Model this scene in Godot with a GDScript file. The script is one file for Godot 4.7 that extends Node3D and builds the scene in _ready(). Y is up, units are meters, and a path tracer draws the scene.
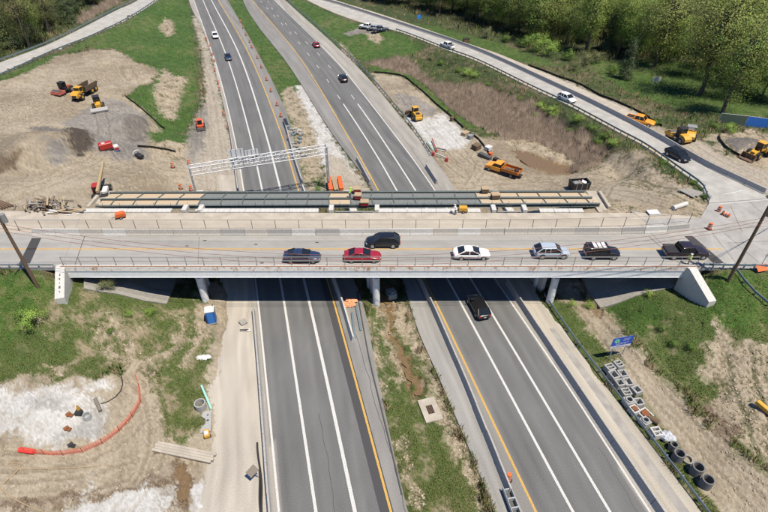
extends Node3D
# A highway under an overpass that is being widened, seen from a drone. y up, metres; the carriageways lie at y = 0.

const CAM_H := 49.0
const PITCH := 38.1
var cp := cos(deg_to_rad(PITCH))
var sp := sin(deg_to_rad(PITCH))
var rng := RandomNumberGenerator.new()
var names := {}
var M := {}

# ---------------------------------------------------------------- mesh builder
class MB:
	var v := PackedVector3Array()
	var n := PackedVector3Array()
	var c := PackedColorArray()
	var uc := false
	var cur := Color(1, 1, 1)
	func tri(a: Vector3, b: Vector3, d: Vector3, na: Vector3, nb: Vector3, nd: Vector3) -> void:
		var f := (b - a).cross(d - a)
		if f.dot(na + nb + nd) > 0.0:
			v.append(a); v.append(d); v.append(b); n.append(na); n.append(nd); n.append(nb)
		else:
			v.append(a); v.append(b); v.append(d); n.append(na); n.append(nb); n.append(nd)
		if uc:
			c.append(cur); c.append(cur); c.append(cur)
	func flat(a: Vector3, b: Vector3, d: Vector3, out: Vector3) -> void:
		var f := (b - a).cross(d - a)
		if f.length_squared() < 1e-14:
			return
		f = f.normalized()
		if f.dot(out) < 0.0:
			f = -f
		tri(a, b, d, f, f, f)
	func quad(a: Vector3, b: Vector3, d: Vector3, e: Vector3, out: Vector3) -> void:
		flat(a, b, d, out); flat(a, d, e, out)
	func box(o: Vector3, s: Vector3, bs := Basis(), bev := 0.02) -> void:
		var h := s * 0.5
		var k: float = min(bev, min(h.x, min(h.y, h.z)) * 0.45)
		for ax in 3:
			var b1 := (ax + 1) % 3
			var b2 := (ax + 2) % 3
			for sg in [-1.0, 1.0]:
				var p := []
				for q in [[-1, -1], [1, -1], [1, 1], [-1, 1]]:
					var w := Vector3.ZERO
					w[ax] = sg * h[ax]; w[b1] = q[0] * (h[b1] - k); w[b2] = q[1] * (h[b2] - k)
					p.append(o + bs * w)
				var out := Vector3.ZERO
				out[ax] = sg
				quad(p[0], p[1], p[2], p[3], bs * out)
			for s1 in [-1.0, 1.0]:
				for s2 in [-1.0, 1.0]:
					var e := []
					for q in [-1.0, 1.0]:
						var w := Vector3.ZERO
						w[ax] = q * (h[ax] - k); w[b1] = s1 * h[b1]; w[b2] = s2 * (h[b2] - k)
						e.append(o + bs * w)
						w[b1] = s1 * (h[b1] - k); w[b2] = s2 * h[b2]
						e.append(o + bs * w)
					var out := Vector3.ZERO
					out[b1] = s1; out[b2] = s2
					quad(e[0], e[1], e[3], e[2], bs * out)
		for sx in [-1.0, 1.0]:
			for sy in [-1.0, 1.0]:
				for sz in [-1.0, 1.0]:
					var sgn := Vector3(sx, sy, sz)
					flat(o + bs * (sgn * Vector3(h.x, h.y - k, h.z - k)), o + bs * (sgn * Vector3(h.x - k, h.y, h.z - k)), o + bs * (sgn * Vector3(h.x - k, h.y - k, h.z)), bs * sgn)
	func cyl(a: Vector3, b: Vector3, r0: float, r1: float, seg := 12, ca := true, cb := true) -> void:
		var d := (b - a).normalized()
		var u := d.cross(Vector3.UP if absf(d.y) < 0.95 else Vector3.RIGHT).normalized()
		var w := d.cross(u)
		for i in seg:
			var t0 := TAU * i / seg
			var t1 := TAU * (i + 1) / seg
			var n0 := u * cos(t0) + w * sin(t0)
			var n1 := u * cos(t1) + w * sin(t1)
			tri(a + n0 * r0, a + n1 * r0, b + n1 * r1, n0, n1, n1)
			tri(a + n0 * r0, b + n1 * r1, b + n0 * r1, n0, n1, n0)
			if ca: flat(a, a + n0 * r0, a + n1 * r0, -d)
			if cb: flat(b, b + n0 * r1, b + n1 * r1, d)
	func ring(o: Vector3, axis: Vector3, ro: float, ri: float, hgt: float, seg := 20) -> void: # a pipe section standing on o
		var d := axis.normalized()
		var u := d.cross(Vector3.UP if absf(d.y) < 0.95 else Vector3.RIGHT).normalized()
		var w := d.cross(u)
		for i in seg:
			var n0 := u * cos(TAU * i / seg) + w * sin(TAU * i / seg)
			var n1 := u * cos(TAU * (i + 1) / seg) + w * sin(TAU * (i + 1) / seg)
			var t := o + d * hgt
			tri(o + n0 * ro, o + n1 * ro, t + n1 * ro, n0, n1, n1); tri(o + n0 * ro, t + n1 * ro, t + n0 * ro, n0, n1, n0)
			tri(o + n0 * ri, o + n1 * ri, t + n1 * ri, -n0, -n1, -n1); tri(o + n0 * ri, t + n1 * ri, t + n0 * ri, -n0, -n1, -n0)
			quad(t + n0 * ri, t + n1 * ri, t + n1 * ro, t + n0 * ro, d)
			quad(o + n0 * ri, o + n1 * ri, o + n1 * ro, o + n0 * ro, -d)
	func bar(a: Vector3, b: Vector3, wd: float, ht: float, bev := 0.01) -> void:
		var d := b - a
		var z := d.normalized()
		var x := Vector3.UP.cross(z)
		x = Vector3.RIGHT if x.length() < 0.01 else x.normalized()
		box((a + b) * 0.5, Vector3(wd, ht, d.length()), Basis(x, z.cross(x), z), bev)
	func prism(poly: PackedVector2Array, t: Transform3D, depth: float) -> void: # poly in local x y, depth along local z, centred
		var idx := Geometry2D.triangulate_polygon(poly)
		var zz := Vector3(0, 0, depth * 0.5)
		for i in range(0, idx.size(), 3):
			var p := []
			for k in 3:
				p.append(Vector3(poly[idx[i + k]].x, poly[idx[i + k]].y, 0))
			flat(t * (p[0] + zz), t * (p[1] + zz), t * (p[2] + zz), t.basis.z)
			flat(t * (p[0] - zz), t * (p[1] - zz), t * (p[2] - zz), -t.basis.z)
		var area := 0.0
		for i in poly.size():
			area += poly[i].cross(poly[(i + 1) % poly.size()])
		for i in poly.size():
			var a := poly[i]
			var b := poly[(i + 1) % poly.size()]
			var o2 := Vector2(b.y - a.y, a.x - b.x) * signf(area)
			quad(t * (Vector3(a.x, a.y, 0) - zz), t * (Vector3(b.x, b.y, 0) - zz), t * (Vector3(b.x, b.y, 0) + zz), t * (Vector3(a.x, a.y, 0) + zz), t.basis * Vector3(o2.x, o2.y, 0))
	func loft(rings: Array, caps := true) -> void: # closed rings of equal count, smooth
		var k: int = rings[0].size()
		var nr := rings.size()
		var mid := []
		for r in rings:
			var m := Vector3.ZERO
			for p in r:
				m += p
			mid.append(m / k)
		var nm := []
		for i in nr:
			var row := []
			for j in k:
				var du: Vector3 = rings[i][(j + 1) % k] - rings[i][(j + k - 1) % k]
				var dv: Vector3 = rings[min(i + 1, nr - 1)][j] - rings[max(i - 1, 0)][j]
				var q := du.cross(dv)
				q = (rings[i][j] - mid[i]).normalized() if q.length_squared() < 1e-12 else q.normalized()
				if q.dot(rings[i][j] - mid[i]) < 0.0:
					q = -q
				row.append(q)
			nm.append(row)
		for i in nr - 1:
			for j in k:
				var j2 := (j + 1) % k
				tri(rings[i][j], rings[i][j2], rings[i + 1][j2], nm[i][j], nm[i][j2], nm[i + 1][j2])
				tri(rings[i][j], rings[i + 1][j2], rings[i + 1][j], nm[i][j], nm[i + 1][j2], nm[i + 1][j])
		if caps:
			for e in [0, nr - 1]:
				var out: Vector3 = mid[e] - mid[1 if e == 0 else nr - 2]
				for j in k:
					flat(mid[e], rings[e][j], rings[e][(j + 1) % k], out)
	func lump(o: Vector3, r: Vector3, seed_: int, rough := 0.25, lo := 6) -> void: # an uneven boulder
		var fn := FastNoiseLite.new()
		fn.seed = seed_
		fn.frequency = 0.9
		var la := lo
		var lb := lo * 2
		var g := []
		for i in la + 1:
			var row := []
			for j in lb:
				var th := PI * i / la
				var ph := TAU * j / lb
				var d := Vector3(sin(th) * cos(ph), cos(th), sin(th) * sin(ph))
				row.append(o + d * r * (1.0 + rough * fn.get_noise_3dv(d * 1.7 + o)))
			g.append(row)
		for i in la:
			for j in lb:
				var j2 := (j + 1) % lb
				flat(g[i][j], g[i][j2], g[i + 1][j2], g[i][j] + g[i + 1][j2] - o * 2.0)
				flat(g[i][j], g[i + 1][j2], g[i + 1][j], g[i][j] + g[i + 1][j2] - o * 2.0)
	func mesh() -> ArrayMesh:
		var a := []
		a.resize(Mesh.ARRAY_MAX)
		a[Mesh.ARRAY_VERTEX] = v
		a[Mesh.ARRAY_NORMAL] = n
		if uc:
			a[Mesh.ARRAY_COLOR] = c
		var m := ArrayMesh.new()
		m.add_surface_from_arrays(Mesh.PRIMITIVE_TRIANGLES, a)
		return m

# ---------------------------------------------------------------- nodes
func numbered(called: String) -> String:
	if not names.has(called):
		names[called] = 0
		return called
	names[called] += 1
	return "%s_%03d" % [called, names[called]]

func thing(called: String, label: String, category: String, at := Vector3.ZERO, turn := 0.0, group := "") -> Node3D:
	var o := Node3D.new()
	o.name = numbered(called)
	add_child(o)
	o.position = at
	o.rotation.y = turn
	o.set_meta("label", label)
	o.set_meta("category", category)
	if group:
		o.set_meta("group", group)
	return o

func part(parent: Node3D, called: String, mb: MB, mt: Material) -> MeshInstance3D:
	return part_mesh(parent, called, mb.mesh(), mt)

func part_mesh(parent: Node3D, called: String, me: Mesh, mt: Material) -> MeshInstance3D:
	var o := MeshInstance3D.new()
	o.name = called
	o.mesh = me
	o.material_override = mt
	parent.add_child(o, true)
	return o

func bx(parent: Node3D, called: String, mt: Material, o: Vector3, s: Vector3, rot := Vector3.ZERO, bev := 0.03) -> MeshInstance3D:
	var b := MB.new()
	b.box(o, s, Basis.from_euler(rot * PI / 180.0), bev)
	return part(parent, called, b, mt)

func cy(parent: Node3D, called: String, mt: Material, a: Vector3, b: Vector3, r0: float, r1 := -1.0, seg := 14) -> MeshInstance3D:
	var q := MB.new()
	q.cyl(a, b, r0, r0 if r1 < 0.0 else r1, seg)
	return part(parent, called, q, mt)

# side profile given as (z, y) pairs, extruded across x from x0 to x1
func side(parent: Node3D, called: String, mt: Material, prof: Array, x0: float, x1: float) -> MeshInstance3D:
	var q := MB.new()
	side_mb(q, prof, x0, x1)
	return part(parent, called, q, mt)

func side_mb(q: MB, prof: Array, x0: float, x1: float) -> void:
	var p := PackedVector2Array()
	for a in prof:
		p.append(Vector2(a[0], a[1]))
	q.prism(p, Transform3D(Basis(Vector3(0, 0, 1), Vector3(0, 1, 0), Vector3(-1, 0, 0)), Vector3((x0 + x1) * 0.5, 0, 0)), absf(x1 - x0))

func structure(o: Node3D) -> Node3D:
	o.set_meta("kind", "structure")
	return o

func label(o: Node3D, text: String, category: String, group := "") -> void:
	o.set_meta("label", text)
	o.set_meta("category", category)
	if group:
		o.set_meta("group", group)

# ---------------------------------------------------------------- photograph directions to places
func ray(px: float, py: float) -> Vector3:
	var a := (px - 384.0) / 512.0
	var b := (256.0 - py) / 512.0
	return Vector3(a, b * cp - sp, -(cp + b * sp))

func g(px: float, py: float, h := 0.0) -> Vector3:
	var r := ray(px, py)
	var t := (CAM_H - h) / -r.y
	return Vector3(r.x * t, h, r.z * t)

func gt(px: float, py: float) -> Vector3:
	var h := 0.0
	var p := Vector3.ZERO
	for i in 14:
		p = g(px, py, h)
		h = lerpf(h, height(p.x, p.z), 0.55)
	p.y = height(p.x, p.z)
	return p

func yaw_to(a: Vector3, b: Vector3) -> float: # turn so that local -z runs from a to b
	return atan2(-(b.x - a.x), -(b.z - a.z))

# ---------------------------------------------------------------- materials
func noise_tex(sd: int, freq: float, lo: float, hi: float, oct := 4, size := 512) -> ImageTexture:
	var f := FastNoiseLite.new()
	f.seed = sd
	f.noise_type = FastNoiseLite.TYPE_SIMPLEX
	f.frequency = freq
	f.fractal_octaves = oct
	f.fractal_gain = 0.6
	var im := f.get_seamless_image(size, size)
	im.convert(Image.FORMAT_L8)
	var d := im.get_data()
	for i in d.size():
		d[i] = int(255.0 * clampf(lerpf(lo, hi, d[i] / 255.0), 0, 1))
	var im2 := Image.create_from_data(size, size, false, Image.FORMAT_L8, d)
	im2.generate_mipmaps()
	return ImageTexture.create_from_image(im2)

func normal_tex(sd: int, freq: float, amount: float) -> ImageTexture:
	var f := FastNoiseLite.new()
	f.seed = sd
	f.frequency = freq
	f.fractal_octaves = 4
	var im := f.get_seamless_image(512, 512)
	im.convert(Image.FORMAT_RGBA8)
	im.bump_map_to_normal_map(amount)
	im.generate_mipmaps()
	return ImageTexture.create_from_image(im)

func mat(col: Color, rough := 0.85, metal := 0.0) -> StandardMaterial3D:
	var m := StandardMaterial3D.new()
	m.albedo_color = col.linear_to_srgb()
	m.roughness = rough
	m.metallic = metal
	m.cull_mode = BaseMaterial3D.CULL_DISABLED
	return m

func surf(col: Color, rough: float, tex: Texture2D, metres: float, nrm: Texture2D = null, nscale := 0.5) -> StandardMaterial3D:
	var m := mat(col, rough)
	m.albedo_texture = tex
	m.uv1_triplanar = true
	m.uv1_world_triplanar = true
	m.uv1_scale = Vector3.ONE / metres
	if nrm:
		m.normal_enabled = true
		m.normal_texture = nrm
		m.normal_scale = nscale
	return m

func paint(col: Color, rough := 0.3) -> StandardMaterial3D:
	var m := mat(col, rough)
	m.clearcoat_enabled = true
	m.clearcoat = 0.6
	m.clearcoat_roughness = 0.1
	return m

func make_materials() -> void:
	var grain := noise_tex(11, 0.05, 0.72, 1.0)
	var coarse := noise_tex(12, 0.01, 0.84, 1.0, 6)
	var speck := noise_tex(13, 0.12, 0.5, 1.1, 3)
	var bump := normal_tex(14, 0.06, 6.0)
	M.ground = surf(Color(1.12, 1.12, 1.12), 0.97, speck, 2.3, bump, 0.9)
	M.ground.vertex_color_use_as_albedo = true
	M.asphalt = surf(Color(1.1, 1.1, 1.1), 0.92, grain, 3.1, bump, 0.15)
	M.asphalt.vertex_color_use_as_albedo = true
	M.concrete = surf(Color(0.40, 0.392, 0.368), 0.9, coarse, 23.0, bump, 0.12)
	M.deck_conc = surf(Color(0.345, 0.338, 0.322), 0.9, coarse, 19.0, bump, 0.12)
	M.old_conc = surf(Color(0.30, 0.29, 0.265), 0.92, coarse, 3.0, bump, 0.3)
	M.tan_conc = surf(Color(0.44, 0.395, 0.33), 0.93, coarse, 15.0, bump, 0.2)
	M.barrier = surf(Color(0.40, 0.39, 0.37), 0.9, coarse, 2.1, bump, 0.2)
	M.barrier_white = surf(Color(0.56, 0.555, 0.53), 0.85, coarse, 2.3, bump, 0.2)
	M.barrier_tan = surf(Color(0.48, 0.455, 0.41), 0.9, coarse, 2.3, bump, 0.2)
	M.precast = surf(Color(0.38, 0.38, 0.37), 0.88, coarse, 1.7, bump, 0.25)
	M.pipe_conc = surf(Color(0.17, 0.17, 0.17), 0.9, coarse, 1.3, bump, 0.3)
	M.alu = surf(Color(0.66, 0.68, 0.70), 0.5, coarse, 2.0)
	M.white_steel = surf(Color(0.76, 0.79, 0.81), 0.55, coarse, 6.0)
	M.ply = surf(Color(0.66, 0.53, 0.37), 0.85, speck, 1.6)
	M.pan = surf(Color(0.19, 0.205, 0.20), 0.6, coarse, 3.0)
	M.rust = surf(Color(0.30, 0.11, 0.04), 0.9, speck, 1.0)
	M.girder = surf(Color(0.115, 0.14, 0.135), 0.6, coarse, 4.0)
	M.dark_steel = surf(Color(0.10, 0.10, 0.10), 0.6, grain, 1.2)
	M.galv = surf(Color(0.50, 0.53, 0.55), 0.45, coarse, 1.6); M.galv.metallic = 0.35
	M.galv_blue = surf(Color(0.20, 0.27, 0.32), 0.45, coarse, 1.6); M.galv_blue.metallic = 0.3
	M.wood = surf(Color(0.20, 0.135, 0.085), 0.9, speck, 0.9)
	M.wood_pale = surf(Color(0.55, 0.42, 0.27), 0.9, speck, 0.8)
	M.wood_grey = surf(Color(0.27, 0.235, 0.20), 0.9, speck, 0.8)
	var worn := noise_tex(15, 0.06, 0.15, 1.5, 5)
	M.white_mark = surf(Color(0.76, 0.76, 0.74), 0.8, worn, 2.3)
	M.yellow_mark = surf(Color(0.72, 0.45, 0.11), 0.8, worn, 2.3)
	M.joint = mat(Color(0.06, 0.055, 0.05), 0.95)
	M.orange = surf(Color(0.80, 0.16, 0.035), 0.6, grain, 1.0)
	M.orange_paint = surf(Color(0.78, 0.13, 0.05), 0.45, grain, 1.4)
	M.truck_orange = paint(Color(0.80, 0.30, 0.02), 0.4)
	M.cat_yellow = surf(Color(0.76, 0.42, 0.05), 0.45, grain, 1.7)
	M.red = surf(Color(0.48, 0.035, 0.03), 0.5, grain, 1.2)
	M.pink_red = surf(Color(0.60, 0.17, 0.12), 0.55, grain, 1.2)
	M.black = mat(Color(0.02, 0.02, 0.022), 0.6)
	M.rubber = surf(Color(0.028, 0.028, 0.028), 0.9, grain, 0.5)
	M.glass = mat(Color(0.012, 0.015, 0.018), 0.06)
	M.rim = mat(Color(0.45, 0.46, 0.47), 0.35, 0.7)
	M.head = mat(Color(0.8, 0.82, 0.85), 0.1)
	M.tail = mat(Color(0.4, 0.01, 0.01), 0.25)
	M.white = surf(Color(0.75, 0.75, 0.74), 0.6, grain, 1.4)
	M.grey = surf(Color(0.30, 0.31, 0.32), 0.6, grain, 1.4)
	M.blue = surf(Color(0.02, 0.12, 0.42), 0.5, grain, 1.4)
	M.mint = mat(Color(0.30, 0.60, 0.52), 0.5)
	M.sign_blue = mat(Color(0.01, 0.07, 0.42), 0.45)
	M.sign_green = mat(Color(0.02, 0.42, 0.26), 0.45)
	M.silt = mat(Color(0.012, 0.012, 0.012), 0.95)
	M.wire = mat(Color(0.22, 0.075, 0.055), 0.7)
	M.water = surf(Color(0.19, 0.125, 0.06), 0.12, coarse, 3.0)
	M.hivis = mat(Color(0.45, 0.75, 0.05), 0.8)

# ---------------------------------------------------------------- camera, sky, sun
func make_view() -> void:
	var cam := Camera3D.new()
	cam.name = "camera"
	cam.position = Vector3(0, CAM_H, 0)
	cam.rotation_degrees = Vector3(-PITCH, 0, 0)
	cam.fov = 53.13
	cam.near = 0.5
	cam.far = 4000.0
	add_child(cam)
	cam.current = true
	var sm := ProceduralSkyMaterial.new()
	sm.sky_top_color = Color(0.26, 0.44, 0.70)
	sm.sky_horizon_color = Color(0.74, 0.80, 0.86)
	sm.sky_curve = 0.14
	sm.ground_bottom_color = Color(0.25, 0.24, 0.2)
	sm.ground_horizon_color = Color(0.6, 0.66, 0.7)
	sm.energy_multiplier = 0.75
	var sky := Sky.new()
	sky.sky_material = sm
	var env := Environment.new()
	env.background_mode = Environment.BG_SKY
	env.sky = sky
	env.tonemap_mode = Environment.TONE_MAPPER_LINEAR
	env.tonemap_exposure = 1.40
	env.sdfgi_enabled = true
	env.ssao_enabled = true
	env.ssil_enabled = true
	var we := WorldEnvironment.new()
	we.name = "world"
	we.environment = env
	add_child(we)
	var sun := DirectionalLight3D.new()
	sun.name = "sun"
	sun.light_energy = 1.5
	sun.light_color = Color(1.0, 0.955, 0.88)
	sun.light_angular_distance = 0.53
	sun.shadow_enabled = true
	var el := deg_to_rad(68.0)
	var az := deg_to_rad(49.0) # the sun stands behind and to the right of the drone
	sun.look_at_from_position(Vector3.ZERO, Vector3(-cos(el) * sin(az), -sin(el), -cos(el) * cos(az)))
	add_child(sun)

# ---------------------------------------------------------------- road lines, read off the ground plane
var LN := {}

func curve(pts: Array, h := 0.05, stretch := true, step := 1.5) -> PackedVector3Array:
	var q := pts.duplicate()
	if stretch: # straight on, past the edges of the picture
		var a = q[0]
		var b = q[1]
		var k: float = (b[0] - a[0]) / (b[1] - a[1])
		q.push_front([a[0] + k * (-62.0 - a[1]), -62.0])
		a = q[q.size() - 1]
		b = q[q.size() - 2]
		k = (a[0] - 215.0) / (a[1] + 145.0)
		q.append([a[0] + k * (760.0 - a[1]), 760.0])
	var w := []
	for p in q:
		w.append(g(p[0], p[1], p[2] if p.size() > 2 else h))
	return smooth_line(w, step)

func smooth_line(w: Array, step := 1.5) -> PackedVector3Array:
	var out := PackedVector3Array()
	for i in w.size() - 1:
		var p0: Vector3 = w[max(i - 1, 0)]
		var p1: Vector3 = w[i]
		var p2: Vector3 = w[i + 1]
		var p3: Vector3 = w[min(i + 2, w.size() - 1)]
		var d01: float = sqrt(max(p0.distance_to(p1), 0.01))
		var d12: float = sqrt(max(p1.distance_to(p2), 0.01))
		var d23: float = sqrt(max(p2.distance_to(p3), 0.01))
		var m1 := (p2 - p1) if i == 0 else ((p1 - p0) / d01 - (p2 - p0) / (d01 + d12) + (p2 - p1) / d12) * d12
		var m2 := (p2 - p1) if i == w.size() - 2 else ((p2 - p1) / d12 - (p3 - p1) / (d12 + d23) + (p3 - p2) / d23) * d12
		var n: int = max(1, int(p1.distance_to(p2) / step))
		for k in n:
			var t := float(k) / n
			var t2 := t * t
			var t3 := t2 * t
			out.append(p1 * (2 * t3 - 3 * t2 + 1) + m1 * (t3 - 2 * t2 + t) + p2 * (-2 * t3 + 3 * t2) + m2 * (t3 - t2))
	out.append(w[w.size() - 1])
	return out

func x_at(line: PackedVector3Array, z: float) -> float: # lines run from far (very negative z) to near
	var lo := 0
	var hi := line.size() - 1
	if z <= line[0].z: return line[0].x
	if z >= line[hi].z: return line[hi].x
	while hi - lo > 1:
		var m := (lo + hi) / 2
		if line[m].z < z: lo = m
		else: hi = m
	return lerpf(line[lo].x, line[hi].x, (z - line[lo].z) / max(line[hi].z - line[lo].z, 0.001))

func read_lines() -> void:
	LN.A = curve([[194, 0], [218.6, 73], [233.5, 133], [243.5, 189], [257, 292], [265.5, 373], [279, 512]])
	LN.B = curve([[203, 0], [229, 62.5], [249.5, 133], [262, 189], [281, 284], [295, 373], [316, 512]])
	LN.C = curve([[211.5, 0], [240, 56], [265.5, 133], [280.5, 189], [305, 284], [325.2, 373], [355, 512]])
	LN.D = curve([[218.5, 0], [250, 56], [281, 133], [298, 189], [328.5, 284], [353.5, 373], [391, 512]])
	LN.E = curve([[252, 0], [299.4, 57], [346, 133], [377.5, 189], [424.3, 279], [469.7, 373], [536, 512]])
	LN.F = curve([[259.5, 0], [306, 51], [345.5, 107], [377, 156], [396, 189], [447.5, 279], [498.5, 373], [573, 512]])
	LN.G = curve([[267, 0], [324, 60], [360, 107], [393.4, 156], [414.6, 189], [470.8, 279], [527.6, 373], [610, 512]])
	LN.H = curve([[274.6, 0], [336, 61], [360, 90], [410, 155], [434, 189], [495, 279], [559.2, 373], [650, 512]])
	LN.ll = curve([[189, 0], [205, 35], [216, 73], [229.5, 133], [237, 189], [250, 292], [257, 370], [267.5, 512]])
	LN.lr = curve([[227.8, 0], [260, 57], [287.7, 116], [307, 189], [345, 262], [362, 300], [377, 373], [408, 512]])
	LN.rl = curve([[243, 0], [292, 70], [332, 133], [372, 189], [418, 285], [460.5, 373], [523, 512]])
	LN.rr = curve([[285, 0], [356.7, 66], [390, 104], [431, 155], [455, 189], [507, 281], [567.2, 373], [661, 512]])
	LN.sl = curve([[330, 170], [395, 262], [404, 285], [418, 330], [437, 373], [455, 415], [478, 470], [494, 512]])
	LN.cr = curve([[470, 189], [531, 281], [580, 352], [594, 370], [702, 512]])
	LN.hl = curve([[168, 189], [205, 262], [214, 285], [210, 315], [204, 340], [203, 370], [207, 400], [206, 430], [206, 470], [199, 512]])

# pairs of edge points: near x, near y, far x, far y, height
var RAMP := [[250, -34, 258, -34, 0.0], [296, -6, 308, -6, 0.2], [330, 11, 340, 5, 0.5], [365, 23.5, 374, 16, 0.8], [400, 32, 412, 28.5, 1.2], [447, 50, 460, 44.5, 2.0], [478, 61.5, 494, 58, 2.6], [530, 87, 549, 83.5, 3.6], [568, 105, 590, 103, 4.6], [620, 133, 646, 132, 5.6], [646, 147, 673, 147.5, 6.1], [680, 171, 706, 166.5, 6.6], [703, 188, 736, 181, 6.9], [709, 203, 772, 198, 7.0]]
var RAMP_W := [[-420, 185, -420, 160, 7.0], [-130, 118, -130, 100, 6.6], [-60, 98, -60, 84, 6.0], [0, 77, 0, 62.5, 5.0], [54, 52.5, 50, 43.5, 4.0], [95, 36, 88, 25, 3.2], [130, 18.5, 116, 10.5, 2.6], [158, 0, 138, 0, 2.0], [184, -20, 164, -20, 1.2], [225, -54, 210, -54, 0.2]]

# ---------------------------------------------------------------- the lie of the land
const GX0 := -260.0
const GZ0 := -420.0
const GS := 1.5
const GNX := 348
const GNZ := 290
var hg := PackedFloat32Array()

func height(x: float, z: float) -> float:
	var u := clampf((x - GX0) / GS, 0.0, GNX - 1.01)
	var v := clampf((z - GZ0) / GS, 0.0, GNZ - 1.01)
	var i := int(u)
	var j := int(v)
	u -= i
	v -= j
	var k := j * GNX + i
	return lerpf(lerpf(hg[k], hg[k + 1], u), lerpf(hg[k + GNX], hg[k + GNX + 1], u), v)

func lay_land() -> void:
	var c := [[190, 20, 0], [196, 60, 0], [200, 100, 0], [195, 130, 0], [205, 160, 0], [190, 185, .2], [172, 30, .8], [160, 80, 1.3], [183, 100, .5], [172, 130, .6],
		[155, 0, 2], [110, 28, 3], [60, 52, 4], [0, 75, 5], [-100, 105, 6.4], [110, 62, 3.3], [60, 75, 4.5], [20, 100, 5.2], [90, 92, 4], [100, 110, 3.6], [140, 92, 2.6], [130, 125, 2.6], [-80, 140, 6.5],
		[0, 140, 6], [50, 130, 5.2], [100, 150, 4], [150, 145, 1.8], [40, 170, 6.3], [10, 190, 7], [60, 200, 6.9], [90, 208, 6.9], [130, 172, 3.8], [170, 172, 1.2], [90, 185, 6.2], [-100, 190, 7],
		[125, 205, 4.2], [160, 205, 1.4], [185, 205, .2],
		[265, 50, -.25], [240, 20, -.2], [300, 110, -.1], [318, 150, 0], [330, 185, 0], [350, 170, 0], [250, 100, 0], [300, 40, 0], [260, 150, 0], [340, 130, 0], [390, 170, 0], [320, 60, 0],
		[380, 85, .1], [400, 95, .2], [430, 120, .2], [470, 150, .2], [500, 175, .3], [450, 180, .1], [545, 178, .4], [420, 70, -.3], [460, 105, -.3], [500, 120, -.3], [550, 140, -.2], [580, 160, .1], [560, 168, -.3], [530, 158, -.4], [385, 62, -.2],
		[340, 30, .1], [400, 48, .4], [470, 78, 1.2], [540, 105, 2.0], [600, 140, 3.2],
		[590, 200, 4.0], [570, 192, 1.2], [610, 175, 2.4], [640, 157, 4], [660, 180, 5], [700, 200, 6.8], [640, 210, 6], [612, 216, 6.8], [680, 215, 6.9], [560, 205, .6],
		[700, 150, 6.4], [768, 180, 7], [755, 155, 6.6], [740, 125, 5.6], [640, 105, 4.6], [600, 85, 4], [560, 68, 3.2], [500, 48, 2.2], [440, 26, 1.2], [620, 40, 3.2], [700, 60, 4.2], [768, 85, 5], [768, 20, 5], [500, 8, 2], [900, 150, 6], [350, -10, .3], [1000, 30, 6],
		[740, 215, 7], [900, 220, 7], [768, 250, 7], [720, 250, 7], [768, 272, 6.95], [712, 272, 6.9], [900, 280, 6.5],
		[768, 290, 6.2], [720, 300, 5.4], [700, 304, 4.8], [660, 300, 3.4], [640, 335, 1.6], [700, 350, 2.8], [768, 340, 4.3], [768, 400, 2.6], [720, 400, 1.2], [675, 372, .7], [618, 312, .3], [588, 300, -.2], [600, 342, 0], [650, 405, 0], [700, 450, .1], [768, 470, .8], [740, 512, .2], [820, 512, .8], [900, 420, 3], [640, 480, 0], [575, 270, -.2], [630, 285, 2.2],
		[-80, 288, 6.4], [0, 286, 6.5], [30, 290, 6.3], [58, 292, 5.8], [72, 300, 3.8], [80, 296, 4.0], [681, 298, 2.6], [668, 292, 2.4], [690, 306, 3.2], [0, 320, 4.4], [55, 330, 3.2], [108, 306, 3.4], [150, 306, 1.8], [188, 306, .4], [172, 348, .7], [100, 360, 1.1], [50, 370, 1.1], [0, 370, 1.5], [-100, 340, 4], [-100, 400, 1.2], [0, 420, .5], [80, 420, .3], [150, 420, .3], [200, 400, 0], [0, 500, .1], [100, 500, 0], [190, 500, 0], [-100, 500, .5], [120, 285, 3.2], [175, 285, .3],
		[300, 300, 0], [300, 400, 0], [300, 500, 0], [230, 350, 0], [230, 480, 0], [380, 310, -.1], [395, 340, -.35], [420, 390, -.3], [440, 450, -.1], [450, 500, 0], [500, 400, 0], [520, 480, 0], [480, 320, 0], [560, 420, 0], [600, 500, 0],
		[250, 250, 0], [300, 250, 0], [390, 250, -.1], [450, 250, 0], [500, 250, 0], [540, 270, 0], [210, 250, 0]]
	var px := PackedFloat32Array()
	var pz := PackedFloat32Array()
	var ph := PackedFloat32Array()
	for q in c:
		var w := g(q[0], q[1], q[2])
		px.append(w.x); pz.append(w.z); ph.append(q[2])
	for e in [[43.5, -51.8, 6.75], [43.0, -57, 6.85], [41.0, -61, 6.85], [-44.6, -51.8, 6.7], [-46.5, -57, 6.85], [-47.5, -61.5, 6.85], [46, -51.6, 6.8], [-60, -55, 6.95], [-75, -57, 7], [-48, -53, 6.9], [-48, -60, 6.9], [-100, -57, 7], [48, -55, 6.9], [44.5, -60, 6.9], [60, -57, 7], [-160, -60, 7], [140, -60, 7], [-200, -250, 3], [-120, -320, 1], [0, -320, 0], [-60, -300, 0], [150, -330, 3], [-39, -57, 4.0], [-33, -58, 1.6], [-27, -58, 0], [34, -57, 3.6], [29, -57, 1.2], [-43, -68, 6.2], [34, -68, 6.2]]:
		px.append(e[0]); pz.append(e[1]); ph.append(e[2])
	hg.resize(GNX * GNZ)
	var np := px.size()
	for j in GNZ:
		var z := GZ0 + j * GS
		for i in GNX:
			if (i & 1) and i < GNX - 1 and j > 0: # every second column, the others between
				continue
			var x := GX0 + i * GS
			var s := 0.0
			var t := 0.0
			for k in np:
				var dx := px[k] - x
				var dz := pz[k] - z
				var d := dx * dx + dz * dz + 3.0
				var w := 1.0 / (d * d)
				s += w
				t += w * ph[k]
			hg[j * GNX + i] = t / s
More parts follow.
